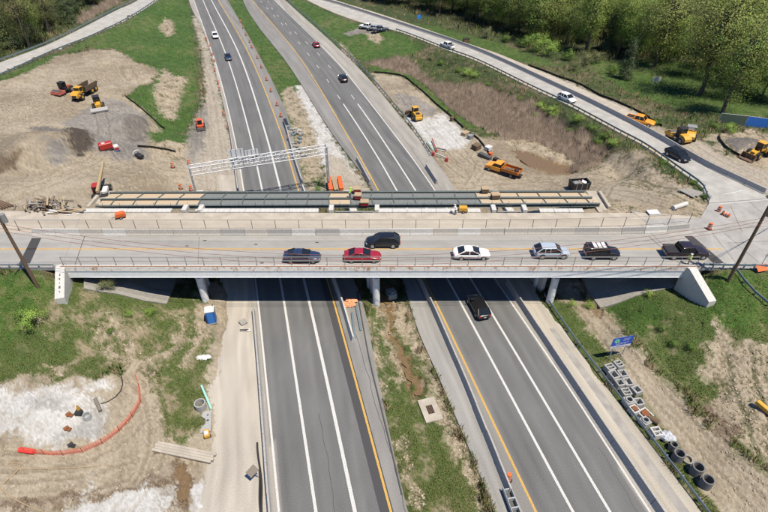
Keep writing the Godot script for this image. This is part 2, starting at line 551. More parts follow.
	for j in range(1, GNZ):
		for i in range(1, GNX - 1, 2):
			hg[j * GNX + i] = (hg[j * GNX + i - 1] + hg[j * GNX + i + 1]) * 0.5
	# heaps
	for b in [[42, 152, 6.5, 3.8], [18, 160, 4.5, 2.4], [82, 141, 3.6, 2.8], [128, 126, 4.5, 2.8], [108, 62, 6.0, 0.9], [140, 76, 4.0, 0.9], [752, 146, 3.0, 1.3], [735, 145, 3.0, 1.0], [540, 152, 2.5, 0.6], [555, 158, 2.0, 0.5], [30, 408, 7.0, 0.9], [78, 402, 3.5, 0.5], [662, 203, 2.5, 0.5], [600, 190, 3.0, 0.4]]:
		var o := gt(b[0], b[1])
		bump_land(o, b[2], b[3])
	# the roads press the land flat
	var best := PackedFloat32Array()
	best.resize(GNX * GNZ)
	best.fill(99.0)
	var bh := PackedFloat32Array()
	bh.resize(GNX * GNZ)
	var stamps := []
	for pr in [[LN.ll, LN.lr], [LN.rl, LN.rr]]:
		for p in pr[0]:
			if p.z > -420 and p.z < 0:
				var r := x_at(pr[1], p.z)
				stamps.append([(p.x + r) * 0.5, p.z, (r - p.x) * 0.5, 0.0])
	for rp in [RAMP, RAMP_W]:
		var L := ramp_edge(rp, 0)
		var R := ramp_edge(rp, 2)
		for i in L.size():
			stamps.append([(L[i].x + R[i].x) * 0.5, (L[i].z + R[i].z) * 0.5, L[i].distance_to(R[i]) * 0.5, (L[i].y + R[i].y) * 0.5])
	for k in 100: # the road over the bridge, on its banks
		var x := -52.5 - k * 1.5
		stamps.append([x, -56.6, 5.6, 7.0])
		if k < 70:
			stamps.append([50.5 + k * 1.5, -56.6, 5.6, 7.0])
	for k in 30:
		stamps.append([54.0 + k * 1.5, -64.0, 6.0, 7.0])
	for s in stamps:
		var rad: float = s[2] + 6.0
		var i0: int = max(0, int((s[0] - rad - GX0) / GS))
		var i1: int = min(GNX - 1, int((s[0] + rad - GX0) / GS) + 1)
		var j0: int = max(0, int((s[1] - rad - GZ0) / GS))
		var j1: int = min(GNZ - 1, int((s[1] + rad - GZ0) / GS) + 1)
		for j in range(j0, j1 + 1):
			for i in range(i0, i1 + 1):
				var d: float = Vector2(GX0 + i * GS - s[0], GZ0 + j * GS - s[1]).length() - s[2]
				var k := j * GNX + i
				if d < best[k]:
					best[k] = d
					bh[k] = s[3]
	for k in GNX * GNZ:
		if best[k] < 6.0:
			hg[k] = lerpf(bh[k] - 0.12, hg[k], smoothstep(1.6, 6.0, best[k]))

func bump_land(o: Vector3, r: float, h: float) -> void:
	for j in range(max(0, int((o.z - r * 2 - GZ0) / GS)), min(GNZ, int((o.z + r * 2 - GZ0) / GS))):
		for i in range(max(0, int((o.x - r * 2 - GX0) / GS)), min(GNX, int((o.x + r * 2 - GX0) / GS))):
			var d := Vector2(GX0 + i * GS - o.x, GZ0 + j * GS - o.z).length() / r
			hg[j * GNX + i] += h * exp(-d * d * 1.4)

func ramp_edge(rp: Array, k: int) -> PackedVector3Array:
	var L := []
	for q in rp:
		L.append(g(q[0], q[1], q[4] + 0.05))
	var Ls := []
	for q in rp:
		Ls.append(g(q[2], q[3], q[4] + 0.05))
	# the same number of samples on both edges
	var out := PackedVector3Array()
	var src := L if k == 0 else Ls
	for i in src.size() - 1:
		var n: int = max(2, int(L[i].distance_to(L[i + 1]) / 1.5))
		for t in n:
			var f := float(t) / n
			var p0: Vector3 = src[max(i - 1, 0)]
			var p3: Vector3 = src[min(i + 2, src.size() - 1)]
			out.append(src[i].cubic_interpolate(src[i + 1], p0, p3, f) if i > 0 and i < src.size() - 2 else src[i].lerp(src[i + 1], f))
	out.append(src[src.size() - 1])
	return out

# ---------------------------------------------------------------- what grows or lies where
enum Z { SCRUB, LUSH, PATCHY, DIRT, GRAVEL, PALE, REED, FOREST, WET, DARKPILE, BROWN, HAUL, LAWN, CLOD, CREEK, SLURRY }
const ZX0 := -190.0
const ZZ0 := -270.0
const ZS := 0.25
const ZNX := 1520
const ZNZ := 1060
var zone := PackedByteArray()
var track := PackedByteArray()

# wheel tracks pressed into the soil: two grooves with a ridge beside each
func wheel_track(pts: Array, gauge: float) -> void:
	var s := on_land(pts)
	for i in s.size() - 1:
		var d := (s[i + 1] - s[i])
		var n := Vector3(d.z, 0, -d.x).normalized()
		for k in 5:
			var p := s[i].lerp(s[i + 1], k / 5.0)
			for sd in [-1.0, 1.0]:
				for o in [[-.42, 2], [-.17, 1], [.08, 1], [.33, 2]]:
					var q: Vector3 = p + n * (sd * gauge * .5 + o[0])
					var a := int((q.x - ZX0) / ZS)
					var b := int((q.z - ZZ0) / ZS)
					if a > 0 and b > 0 and a < ZNX and b < ZNZ: track[b * ZNX + a] = o[1]

func lay_tracks() -> void:
	track.resize(ZNX * ZNZ)
	track.fill(0)
	for k in 9:
		var o := k * 3.6
		wheel_track([[-20, 108 + o * .9], [20, 98 + o * .8], [60, 88 + o * .7], [90, 74 + o * .6], [120, 66 + o * .7], [146, 74 + o * .35]], 2.4)
	for l in [[[0, 200], [40, 186], [90, 170], [130, 166], [180, 174], [220, 186]], [[0, 192], [50, 178], [100, 163], [150, 160], [190, 160]], [[30, 125], [70, 112], [100, 112], [125, 108]], [[40, 118], [80, 122], [110, 140], [126, 160], [150, 172]], [[20, 180], [60, 172], [96, 158], [104, 135], [100, 112]], [[110, 185], [140, 178], [180, 180], [225, 190]], [[196, 60], [205, 100], [207, 140], [214, 190]], [[200, 60], [210, 100], [215, 140], [224, 190]]]:
		wheel_track(l, 2.2)
	for l in [[[400, 90], [420, 118], [450, 150], [490, 178], [540, 184], [600, 190], [660, 202], [700, 214]], [[396, 96], [418, 126], [446, 160], [480, 184]], [[450, 186], [500, 182], [560, 180], [620, 188], [690, 206]], [[520, 186], [570, 178], [610, 180], [660, 190], [700, 206]], [[440, 120], [462, 142], [480, 165], [470, 186]], [[640, 170], [610, 185], [600, 200]], [[690, 140], [720, 158], [768, 182]], [[670, 135], [700, 152], [740, 172], [790, 192]]]:
		wheel_track(l, 1.9)
	for l in [[[576, 300], [610, 338], [650, 385], [700, 440], [760, 505]], [[592, 300], [630, 340], [676, 392], [736, 452], [800, 505]], [[0, 462], [50, 460], [90, 452], [125, 432], [148, 404], [152, 380]], [[0, 492], [70, 486], [130, 470], [170, 455]], [[120, 512], [150, 470], [158, 430], [150, 395], [130, 372]], [[740, 360], [745, 390], [760, 430], [775, 470]], [[760, 345], [768, 390], [780, 430]]]:
		wheel_track(l, 1.8)


func zone_poly(id: int, pts: Array, flat_h := INF) -> void:
	var w := PackedVector2Array()
	for p in pts:
		var q := gt(p[0], p[1]) if flat_h == INF else g(p[0], p[1], flat_h)
		w.append(Vector2((q.x - ZX0) / ZS, (q.z - ZZ0) / ZS))
	var y0 := 1e9
	var y1 := -1e9
	for q in w:
		y0 = min(y0, q.y)
		y1 = max(y1, q.y)
	for y in range(max(0, int(y0)), min(ZNZ - 1, int(y1)) + 1):
		var xs := []
		var yc := y + 0.5
		for i in w.size():
			var a := w[i]
			var b := w[(i + 1) % w.size()]
			if (a.y <= yc) != (b.y <= yc):
				xs.append(a.x + (b.x - a.x) * (yc - a.y) / (b.y - a.y))
		xs.sort()
		for i in range(0, xs.size() - 1, 2):
			for x in range(clampi(int(xs[i]), 0, ZNX), clampi(int(xs[i + 1]), 0, ZNX)):
				zone[y * ZNX + x] = id

func zone_at(x: float, z: float) -> int:
	var i := int((x - ZX0) / ZS)
	var j := int((z - ZZ0) / ZS)
	if i < 0 or j < 0 or i >= ZNX or j >= ZNZ:
		return Z.FOREST if z < -150 and (x > 60 or x < -120) else Z.SCRUB
	return zone[j * ZNX + i]

func lay_zones() -> void:
	zone.resize(ZNX * ZNZ)
	zone.fill(Z.SCRUB)
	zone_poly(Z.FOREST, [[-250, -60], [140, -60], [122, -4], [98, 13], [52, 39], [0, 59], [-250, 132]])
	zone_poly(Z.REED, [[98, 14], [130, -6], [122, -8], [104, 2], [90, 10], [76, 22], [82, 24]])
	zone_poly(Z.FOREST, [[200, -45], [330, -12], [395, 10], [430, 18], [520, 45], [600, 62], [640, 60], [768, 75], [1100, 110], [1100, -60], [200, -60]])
	zone_poly(Z.LAWN, [[590, 62], [640, 58], [768, 72], [900, 88], [900, 140], [768, 118], [720, 116], [690, 112], [640, 96], [600, 76]])
	zone_poly(Z.LAWN, [[400, 22], [440, 27], [520, 50], [560, 66], [540, 66], [480, 48], [420, 28]])
	zone_poly(Z.SCRUB, [[560, 72], [600, 84], [640, 96], [690, 116], [715, 128], [700, 138], [660, 122], [600, 96], [570, 82]])
	zone_poly(Z.SCRUB, [[680, 112], [768, 122], [900, 150], [900, 170], [768, 140], [720, 136], [690, 124]])
	# west of the highway
	zone_poly(Z.DIRT, [[-300, 160], [-100, 112], [0, 82], [26, 74], [57, 57], [83, 51], [115, 49.5], [128, 56], [135, 62], [156, 68], [159, 75], [151, 83], [125, 96], [146, 112], [161, 130], [180, 150], [190, 165], [242, 192], [237, 210], [185, 222], [60, 222], [-300, 232]])
	zone_poly(Z.GRAVEL, [[88, 108], [105, 98], [120, 100], [148, 117], [150, 133], [145, 145], [150, 162], [122, 160], [95, 152], [86, 132], [62, 125], [78, 113]])
	zone_poly(Z.WET, [[124, 120], [147, 118], [150, 132], [143, 140], [128, 140]])
	zone_poly(Z.DARKPILE, [[66, 128], [84, 129], [95, 142], [92, 153], [76, 155], [70, 145]])
	zone_poly(Z.BROWN, [[-20, 158], [10, 156], [20, 148], [30, 148], [28, 156], [14, 166], [0, 176], [-20, 180]])
	zone_poly(Z.GRAVEL, [[46, 140], [62, 135], [70, 150], [62, 165], [48, 162]])
	zone_poly(Z.WET, [[28, 127], [46, 126], [66, 130], [64, 134], [44, 132], [34, 131]])
	zone_poly(Z.LUSH, [[159, 0], [130, 20], [91, 38], [60, 54], [83, 49], [115, 48], [135, 61], [157, 68], [160, 76], [152, 84], [126, 96], [147, 112], [163, 131], [172, 134], [186, 133], [196, 110], [198, 70], [192, 20], [188, 0], [178, -30], [190, -45]])
	zone_poly(Z.LUSH, [[0, 80], [26, 73], [57, 56], [60, 52], [0, 77]])
	zone_poly(Z.CLOD, [[159, 28], [166, 18], [174, 22], [175, 34], [168, 37]])
	zone_poly(Z.CLOD, [[155, 86], [160, 78], [165, 68], [174, 75], [190, 78], [182, 95], [176, 121], [165, 118], [157, 105]])
	zone_poly(Z.CLOD, [[148, 140], [152, 128], [170, 136], [190, 140], [188, 158], [176, 162], [158, 155]])
	zone_poly(Z.LUSH, [[150, 132], [160, 132], [188, 135], [186, 144], [168, 142], [150, 140]])
	zone_poly(Z.HAUL, [[193, 20], [200, 40], [204, 62], [206, 90], [200, 112], [191, 130], [187, 150], [186, 190], [243, 192], [230, 133], [216, 73], [205, 35], [196, 12]])
	zone_poly(Z.GRAVEL, [[190, 132], [198, 118], [206, 100], [209, 120], [204, 150], [190, 165]])
	# between the carriageways, beyond the bridge
	zone_poly(Z.LUSH, [[200, -40], [215, -40], [245, 0], [294, 70], [302, 85], [317, 120], [322, 170], [316, 192], [300, 192], [287, 112], [260, 57], [227, 0]], 0.0)
	zone_poly(Z.CLOD, [[281, 92], [292, 86], [300, 95], [312, 120], [322, 150], [322, 192], [306, 192], [294, 130]], 0.0)
	zone_poly(Z.PALE, [[295.5, 85], [304, 84], [318, 110], [332, 133], [346, 157], [372, 190], [328, 192], [323, 160], [316, 133]], 0.0)
	zone_poly(Z.HAUL, [[330, 150], [345, 160], [372, 190], [390, 200], [322, 200], [325, 175]], 0.0)
	zone_poly(Z.LUSH, [[314, 176], [320, 178], [326, 192], [316, 192]], 0.0)
	# between the highway and the ramp
	zone_poly(Z.LUSH, [[287, 0], [300, -2], [330, 13], [362, 26], [404, 35], [424, 48], [408, 55], [388, 59], [366, 62], [345, 53], [320, 33]])
	zone_poly(Z.CLOD, [[338, 42], [344, 45], [352, 56], [358, 66], [352, 62], [343, 52]])
	zone_poly(Z.CLOD, [[366, 31], [380, 33], [384, 40], [378, 44], [370, 40]])
	zone_poly(Z.GRAVEL, [[343, 34], [352, 30], [364, 28], [372, 27], [384, 30], [375, 33], [360, 34], [350, 36]])
	zone_poly(Z.REED, [[368, 64], [406, 57], [432, 84], [458, 90], [484, 86], [526, 102], [560, 122], [585, 135], [606, 152], [582, 172], [550, 158], [515, 146], [488, 130], [466, 120], [445, 102], [415, 78], [390, 70]])
	zone_poly(Z.LUSH, [[368, 64], [390, 69], [412, 76], [444, 103], [470, 121], [488, 133], [470, 128], [452, 117], [428, 96], [404, 76], [374, 73]])
	zone_poly(Z.DIRT, [[372, 73], [402, 76.5], [428, 97], [452, 118], [465, 130], [487, 138], [505, 138], [545, 155], [582, 172], [605, 178], [610, 192], [610, 222], [440, 215], [432, 158], [402, 114], [376, 88]])
	zone_poly(Z.GRAVEL, [[393, 96], [402, 93], [418, 98], [440, 110], [434, 117], [405, 112]])
	zone_poly(Z.PALE, [[402, 113], [432, 119], [442, 113], [458, 126], [470, 140], [462, 150], [440, 150], [424, 140]])
	zone_poly(Z.CREEK, [[511, 148], [530, 151], [555, 160], [577, 168], [574, 174], [548, 174], [524, 164]])
	zone_poly(Z.CLOD, [[505, 136], [540, 142], [575, 160], [580, 168], [556, 161], [530, 152], [512, 148]])
	zone_poly(Z.CLOD, [[586, 174], [600, 160], [622, 152], [642, 150], [668, 168], [704, 192], [712, 206], [704, 222], [606, 226], [600, 200]])
	zone_poly(Z.DIRT, [[575, 172], [610, 180], [660, 196], [690, 208], [690, 214], [640, 208], [600, 196], [570, 190]])
	zone_poly(Z.SCRUB, [[652, 156], [664, 158], [686, 176], [704, 190], [709, 202], [704, 202], [690, 186], [664, 172], [656, 166]])
	# east of the ramp
	zone_poly(Z.HAUL, [[500, 56], [560, 78], [610, 100], [650, 118], [668, 130], [700, 140], [730, 158], [790, 180], [790, 205], [735, 182], [700, 164], [672, 148], [646, 133], [590, 104], [549, 84], [500, 60]])
	zone_poly(Z.CLOD, [[700, 136], [722, 134], [760, 130], [800, 150], [800, 180], [768, 172], [735, 160]])
	zone_poly(Z.WET, [[722, 142], [735, 137], [752, 140], [758, 150], [738, 154]])
	# near side, west
	zone_poly(Z.DIRT, [[-350, 330], [-350, 700], [240, 700], [262, 470], [250, 370], [240, 285], [170, 280], [150, 330], [120, 375], [60, 378]])
	zone_poly(Z.PATCHY, [[-400, 281], [62, 281], [75, 284], [205, 281], [212, 330], [206, 370], [207, 400], [204, 436], [178, 440], [164, 424], [162, 396], [150, 380], [128, 366], [100, 374], [76, 378], [58, 384], [30, 378], [-400, 392]])
	zone_poly(Z.LUSH, [[-400, 281], [62, 281], [63, 300], [30, 330], [-20, 345], [-400, 350]])
	for s in [[[92, 322], [98, 322], [116, 350], [134, 366], [124, 372], [108, 356], [96, 336]], [[108, 312], [114, 313], [134, 342], [152, 366], [160, 384], [140, 380], [120, 345]], [[184, 306], [188, 308], [184, 340], [170, 356], [152, 370], [148, 366], [166, 352], [178, 336]], [[48, 362], [66, 364], [72, 374], [54, 378]], [[40, 322], [48, 322], [48, 332], [42, 332]], [[196, 300], [206, 300], [214, 320], [206, 340], [190, 372], [180, 366], [196, 335]], [[138, 322], [150, 322], [152, 328], [140, 328]], [[166, 350], [176, 348], [172, 360], [162, 362]]]:
		zone_poly(Z.CLOD, s)
	zone_poly(Z.PALE, [[-120, 384], [0, 387], [25, 391], [55, 388], [80, 388], [94, 399], [108, 404], [106, 420], [98, 437], [72, 444], [42, 446], [28, 437], [0, 436], [-120, 448]])
	zone_poly(Z.SLURRY, [[88, 400], [104, 406], [103, 424], [93, 437], [70, 442], [52, 440], [60, 432], [82, 427], [92, 414]])
	zone_poly(Z.SLURRY, [[30, 398], [60, 396], [76, 402], [60, 408], [36, 406]])
	zone_poly(Z.PALE, [[84, 380], [104, 378], [116, 388], [108, 396], [94, 394]])
	zone_poly(Z.PALE, [[64, 510], [110, 497], [172, 481], [176, 500], [166, 530], [60, 540]])
	zone_poly(Z.PALE, [[188, 520], [192, 495], [208, 476], [216, 480], [214, 530]])
	zone_poly(Z.PALE, [[80, 486], [92, 481], [98, 490], [84, 494]])
	zone_poly(Z.BROWN, [[0, 502], [60, 496], [120, 490], [160, 474], [184, 462], [186, 470], [150, 486], [100, 498], [40, 506], [0, 512]])
	zone_poly(Z.BROWN, [[174, 466], [188, 462], [195, 470], [194, 488], [186, 505], [176, 500]])
	zone_poly(Z.CREEK, [[177, 466], [187, 464], [192, 474], [191, 488], [185, 500], [178, 496]])
	zone_poly(Z.PATCHY, [[166, 372], [195, 370], [206, 398], [203, 436], [180, 438], [164, 400]])
	# between the carriageways, this side
	zone_poly(Z.PATCHY, [[352, 262], [364, 300], [376, 370], [400, 486], [424, 600], [530, 600], [470, 470], [450, 415], [432, 373], [418, 330], [395, 262]], 0.0)
	zone_poly(Z.CLOD, [[396, 440], [404, 436], [414, 470], [424, 505], [412, 505], [402, 470]], 0.0)
	zone_poly(Z.CLOD, [[366, 318], [372, 316], [384, 360], [390, 400], [384, 400], [376, 360]], 0.0)
	zone_poly(Z.CLOD, [[374, 298], [383, 297], [392, 320], [400, 350], [408, 380], [402, 392], [392, 362], [384, 330], [376, 316]], 0.0)
	zone_poly(Z.CLOD, [[392, 297], [406, 298], [420, 330], [436, 372], [452, 415], [480, 470], [494, 515], [482, 515], [462, 460], [440, 425], [432, 395], [420, 372], [404, 345], [394, 325]], 0.0)
	zone_poly(Z.PATCHY, [[400, 335], [410, 340], [424, 372], [430, 392], [422, 390], [408, 360]], 0.0)
	zone_poly(Z.CREEK, [[382, 280], [391, 280], [394.5, 316], [391.5, 327], [402.5, 347], [410, 360], [417, 375], [424, 394], [415, 396], [403, 370], [391.5, 336], [387, 318], [382, 300]], 0.0)
	# near side, east
	zone_poly(Z.DIRT, [[540, 262], [596, 262], [600, 300], [607, 310], [640, 350], [680, 395], [730, 445], [800, 500], [860, 600], [740, 600], [690, 470], [645, 410], [600, 345], [556, 300]])
	zone_poly(Z.CREEK, [[571, 262], [582, 262], [589, 290], [597, 302], [603, 316], [597, 317], [588, 303], [580, 290]])
	zone_poly(Z.PATCHY, [[556, 300], [566, 302], [584, 322], [600, 346], [622, 366], [642, 402], [664, 432], [692, 472], [716, 512], [800, 640], [760, 640], [702, 512], [594, 370], [556, 320]])
	zone_poly(Z.PATCHY, [[600, 298], [612, 306], [640, 346], [682, 394], [740, 446], [768, 470], [1000, 560], [1000, 275], [700, 276], [690, 288]])
	zone_poly(Z.LUSH, [[690, 290], [704, 284], [712, 276], [1000, 276], [1000, 330], [768, 325], [735, 330], [712, 326], [692, 312]])
	zone_poly(Z.LUSH, [[602, 302], [640, 296], [664, 300], [660, 320], [640, 335], [616, 322]])
	zone_poly(Z.CLOD, [[716, 322], [724, 320], [736, 346], [768, 340], [800, 350], [800, 470], [768, 462], [744, 440], [724, 420], [714, 396], [716, 360]])
	zone_poly(Z.CLOD, [[700, 344], [706, 342], [716, 360], [714, 390], [704, 376]])
	zone_poly(Z.BROWN, [[700, 400], [716, 402], [740, 440], [730, 446], [708, 420]])

const PAL := {
	Z.SCRUB: [Color(.062, .088, .026), Color(.17, .135, .085), Color(.04, .066, .017), 0.10],
	Z.LUSH: [Color(.062, .130, .019), Color(.105, .150, .037), Color(.042, .098, .014), 0.06],
	Z.PATCHY: [Color(.098, .135, .036), Color(.31, .255, .17), Color(.068, .112, .023), 0.07],
	Z.DIRT: [Color(.365, .310, .228), Color(.455, .395, .300), Color(.265, .218, .155), 0.07],
	Z.GRAVEL: [Color(.265, .245, .22), Color(.34, .315, .28), Color(.20, .185, .165), 0.05],
	Z.PALE: [Color(.58, .575, .55), Color(.66, .655, .64), Color(.47, .445, .40), 0.05],
	Z.REED: [Color(.19, .152, .128), Color(.25, .205, .17), Color(.13, .105, .07), 0.12],
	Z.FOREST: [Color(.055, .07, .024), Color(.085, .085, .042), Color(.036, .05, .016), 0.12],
	Z.WET: [Color(.17, .155, .14), Color(.22, .20, .18), Color(.13, .12, .105), 0.04],
	Z.DARKPILE: [Color(.085, .068, .055), Color(.12, .098, .08), Color(.06, .05, .04), 0.08],
	Z.BROWN: [Color(.17, .125, .085), Color(.24, .185, .13), Color(.12, .085, .055), 0.06],
	Z.HAUL: [Color(.44, .395, .325), Color(.47, .415, .34), Color(.35, .30, .235), 0.03],
	Z.LAWN: [Color(.066, .125, .020), Color(.09, .145, .030), Color(.048, .098, .015), 0.05],
	Z.CLOD: [Color(.37, .305, .22), Color(.46, .39, .29), Color(.10, .105, .045), 0.16],
	Z.SLURRY: [Color(.40, .395, .375), Color(.46, .455, .435), Color(.34, .325, .295), 0.04],
	Z.CREEK: [Color(.24, .165, .09), Color(.26, .18, .10), Color(.2, .14, .08), 0.02],
}

func make_ground() -> void:
	var n1 := FastNoiseLite.new(); n1.seed = 3; n1.frequency = 0.045; n1.fractal_octaves = 3
	var n2 := FastNoiseLite.new(); n2.seed = 5; n2.frequency = 0.32; n2.fractal_octaves = 3
	var n3 := FastNoiseLite.new(); n3.seed = 7; n3.frequency = 1.7; n3.fractal_octaves = 2
	var n4 := FastNoiseLite.new(); n4.seed = 9; n4.frequency = 0.5; n4.fractal_octaves = 3
	# rows: close together near the camera, wider with distance; columns the same way about the middle
	var zs := []
	for z in [300.0, 120.0, 40.0, 5.0, -6.0, -12.0]:
		zs.append(z)
	var z := -15.0
	while z > -285.0:
		zs.append(z)
		z -= 0.11 + 0.0021 * pow(absf(z) * 0.5, 1.32)
	for q in [-288.0, -300.0, -320.0, -350.0, -390.0, -440.0, -600.0, -1000.0, -2000.0]:
		zs.append(q)
	var us := []
	for q in [-30.0, -12.0, -6.0, -3.5, -2.4, -1.8, -1.5, -1.35]:
		us.append(q)
	var NU := 760
	for i in NU + 1:
		us.append(lerpf(-1.25, 1.25, float(i) / NU))
	for q in [1.35, 1.5, 1.8, 2.4, 3.5, 6.0, 12.0, 30.0]:
		us.append(q)
	var nc := us.size()
	var nr := zs.size()
	var V := PackedVector3Array(); V.resize(nc * nr)
	var N := PackedVector3Array(); N.resize(nc * nr)
	var C := PackedColorArray(); C.resize(nc * nr)
	for j in nr:
		z = zs[j]
		var hw: float = clampf(0.75 * (-z * cp + CAM_H * sp), 32.0, 240.0)
		for i in nc:
			var x: float = us[i] * hw
			var y := height(x, z)
			var wx := n2.get_noise_2d(x, z)
			var wz := n2.get_noise_2d(x + 71.3, z - 38.0)
			var fx := n3.get_noise_2d(x, z)
			var gx := n3.get_noise_2d(x * 2.3 + 19.0, z * 2.3)
			var id := zone_at(x + wx * 1.5 + fx * 0.5, z + wz * 1.5 + gx * 0.6)
			var id2 := zone_at(x + wz * 1.9 - gx * 0.9, z + wx * 1.9 - fx * 0.9)
			var p: Array = PAL[id]
			var big := n1.get_noise_2d(x, z)
			var col: Color = p[0]
			var a := 0.0
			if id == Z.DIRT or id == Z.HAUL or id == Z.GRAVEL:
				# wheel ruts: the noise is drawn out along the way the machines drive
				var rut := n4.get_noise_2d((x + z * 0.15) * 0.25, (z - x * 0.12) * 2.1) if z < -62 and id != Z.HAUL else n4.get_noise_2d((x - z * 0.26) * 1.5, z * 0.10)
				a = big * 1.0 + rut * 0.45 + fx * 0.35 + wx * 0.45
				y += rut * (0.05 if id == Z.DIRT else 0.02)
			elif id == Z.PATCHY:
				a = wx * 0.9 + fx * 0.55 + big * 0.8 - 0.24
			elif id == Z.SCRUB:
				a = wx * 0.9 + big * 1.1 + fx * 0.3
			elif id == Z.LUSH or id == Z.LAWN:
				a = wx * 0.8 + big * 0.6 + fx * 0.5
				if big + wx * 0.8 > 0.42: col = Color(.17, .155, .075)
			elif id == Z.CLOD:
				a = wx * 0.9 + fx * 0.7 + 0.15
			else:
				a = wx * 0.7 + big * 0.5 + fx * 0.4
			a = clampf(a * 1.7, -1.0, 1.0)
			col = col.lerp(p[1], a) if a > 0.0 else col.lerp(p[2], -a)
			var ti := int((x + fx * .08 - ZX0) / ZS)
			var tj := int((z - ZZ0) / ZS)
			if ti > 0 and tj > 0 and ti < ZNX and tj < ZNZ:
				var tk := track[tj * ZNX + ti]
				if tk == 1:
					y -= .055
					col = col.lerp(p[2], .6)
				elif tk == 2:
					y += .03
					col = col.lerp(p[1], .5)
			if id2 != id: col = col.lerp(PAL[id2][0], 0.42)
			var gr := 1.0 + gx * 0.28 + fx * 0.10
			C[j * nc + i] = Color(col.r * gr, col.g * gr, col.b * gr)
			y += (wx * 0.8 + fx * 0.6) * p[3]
			if id == Z.CREEK: y -= 0.3
			V[j * nc + i] = Vector3(x, y, z)
	for j in nr:
		for i in nc:
			var l := V[j * nc + max(i - 1, 0)]
			var r := V[j * nc + min(i + 1, nc - 1)]
			var u := V[max(j - 1, 0) * nc + i]
			var d := V[min(j + 1, nr - 1) * nc + i]
			N[j * nc + i] = (d - u).cross(l - r).normalized()
			if N[j * nc + i].y < 0: N[j * nc + i] = -N[j * nc + i]
	var I := PackedInt32Array()
	I.resize((nc - 1) * (nr - 1) * 6)
	var k := 0
	for j in nr - 1:
		for i in nc - 1:
			var a := j * nc + i
			# rows run from near (z high) to far
			I[k] = a; I[k + 1] = a + nc; I[k + 2] = a + 1
			I[k + 3] = a + 1; I[k + 4] = a + nc; I[k + 5] = a + nc + 1
			k += 6
	var arr := []
	arr.resize(Mesh.ARRAY_MAX)
	arr[Mesh.ARRAY_VERTEX] = V
	arr[Mesh.ARRAY_NORMAL] = N
	arr[Mesh.ARRAY_COLOR] = C
	arr[Mesh.ARRAY_INDEX] = I
	var m := ArrayMesh.new()
	m.add_surface_from_arrays(Mesh.PRIMITIVE_TRIANGLES, arr)
	var o := part_mesh(self, "ground", m, M.ground)
	structure(o)
	label(o, "grassy and bare earth ground around the highway and its ramps", "ground")
	print("ground ", nc, " x ", nr)

# ---------------------------------------------------------------- carriageways
# a strip between two lines; bands = [[line or null, Color], ...]: the colour applies east of that line
func road_strip(called: String, L: PackedVector3Array, R: PackedVector3Array, z0: float, z1: float, y: float, bands: Array, mt: Material, parent: Node3D = null, depth := 0.4, cells := 26) -> MeshInstance3D:
	var nz := FastNoiseLite.new(); nz.seed = 21; nz.frequency = 1.0; nz.fractal_octaves = 3
	var V := PackedVector3Array()
	var N := PackedVector3Array()
	var C := PackedColorArray()
	var I := PackedInt32Array()
	var rows := 0
	var z := z0
	var w := cells + 2
	while true:
		var xl := x_at(L, z)
		var xr := x_at(R, z)
		var bl := []
		for b in bands:
			bl.append(-1e9 if b[0] == null else x_at(b[0], z))
		for i in w + 1:
			var f := clampf(float(i - 1) / cells, 0.0, 1.0)
			var x := lerpf(xl, xr, f)
			var col: Color = bands[0][1]
			for q in bands.size():
				if x >= bl[q]: col = bands[q][1]
			var s: float = x - xl
			var t := 1.0 + 0.30 * nz.get_noise_2d(s * 0.85, z * 0.012) + 0.16 * nz.get_noise_2d(s * 0.5 + 40.0, z * 0.09) + 0.06 * nz.get_noise_2d(s * 2.0, z * 1.1)
			C.append(Color(col.r * t, col.g * t, col.b * t))
			V.append(Vector3(x, y - (depth if i == 0 or i == w else 0.0), z))
			N.append(Vector3.UP)
		rows += 1
		if z >= z1: break
		z = minf(z + (1.2 if z > -130 else 3.0), z1)
	for j in rows - 1:
		for i in w:
			var a := j * (w + 1) + i
			var b := a + w + 1
			I.append_array([a, a + 1, b, a + 1, b + 1, b])
	var arr := []
	arr.resize(Mesh.ARRAY_MAX)
	arr[Mesh.ARRAY_VERTEX] = V; arr[Mesh.ARRAY_NORMAL] = N; arr[Mesh.ARRAY_COLOR] = C; arr[Mesh.ARRAY_INDEX] = I
	var m := ArrayMesh.new()
	m.add_surface_from_arrays(Mesh.PRIMITIVE_TRIANGLES, arr)
	return part_mesh(parent if parent else self, called, m, mt)

# a flat painted line of width w along a polyline, lifted
func ribbon_mb(mb: MB, pts: PackedVector3Array, w: float, lift: float, from := 0, to := -1) -> void:
	var e := pts.size() - 1 if to < 0 else to
	for i in range(from, e):
		var a := pts[i]
		var b := pts[i + 1]
		var da := (pts[min(i + 1, pts.size() - 1)] - pts[max(i - 1, 0)])
		var db := (pts[min(i + 2, pts.size() - 1)] - pts[i])
		var na := Vector3(da.z, 0, -da.x).normalized() * w * 0.5
		var nb := Vector3(db.z, 0, -db.x).normalized() * w * 0.5
		var u := Vector3(0, lift, 0)
		mb.quad(a + na + u, b + nb + u, b - nb + u, a - na + u, Vector3.UP)

func paint_line(parent: Node3D, line: PackedVector3Array, w: float, mt: Material, z0: float, z1: float, dash := 0.0, gap := 0.0, lift := 0.006) -> void:
	var q := PackedVector3Array()
	var z := z0
	while z < z1:
		q.append(Vector3(x_at(line, z), 0.05, z))
		z += 1.5 if dash == 0.0 else 1.0
	if dash == 0.0:
		var mb := MB.new()
		ribbon_mb(mb, q, w, lift)
		part(parent, "lane_marking", mb, mt)
		return
	var i := 0
	while i + int(dash) < q.size():
		var mb := MB.new()
		ribbon_mb(mb, q, w, lift, i, i + int(dash))
		part(parent, "lane_dash", mb, mt)
		i += int(dash + gap)

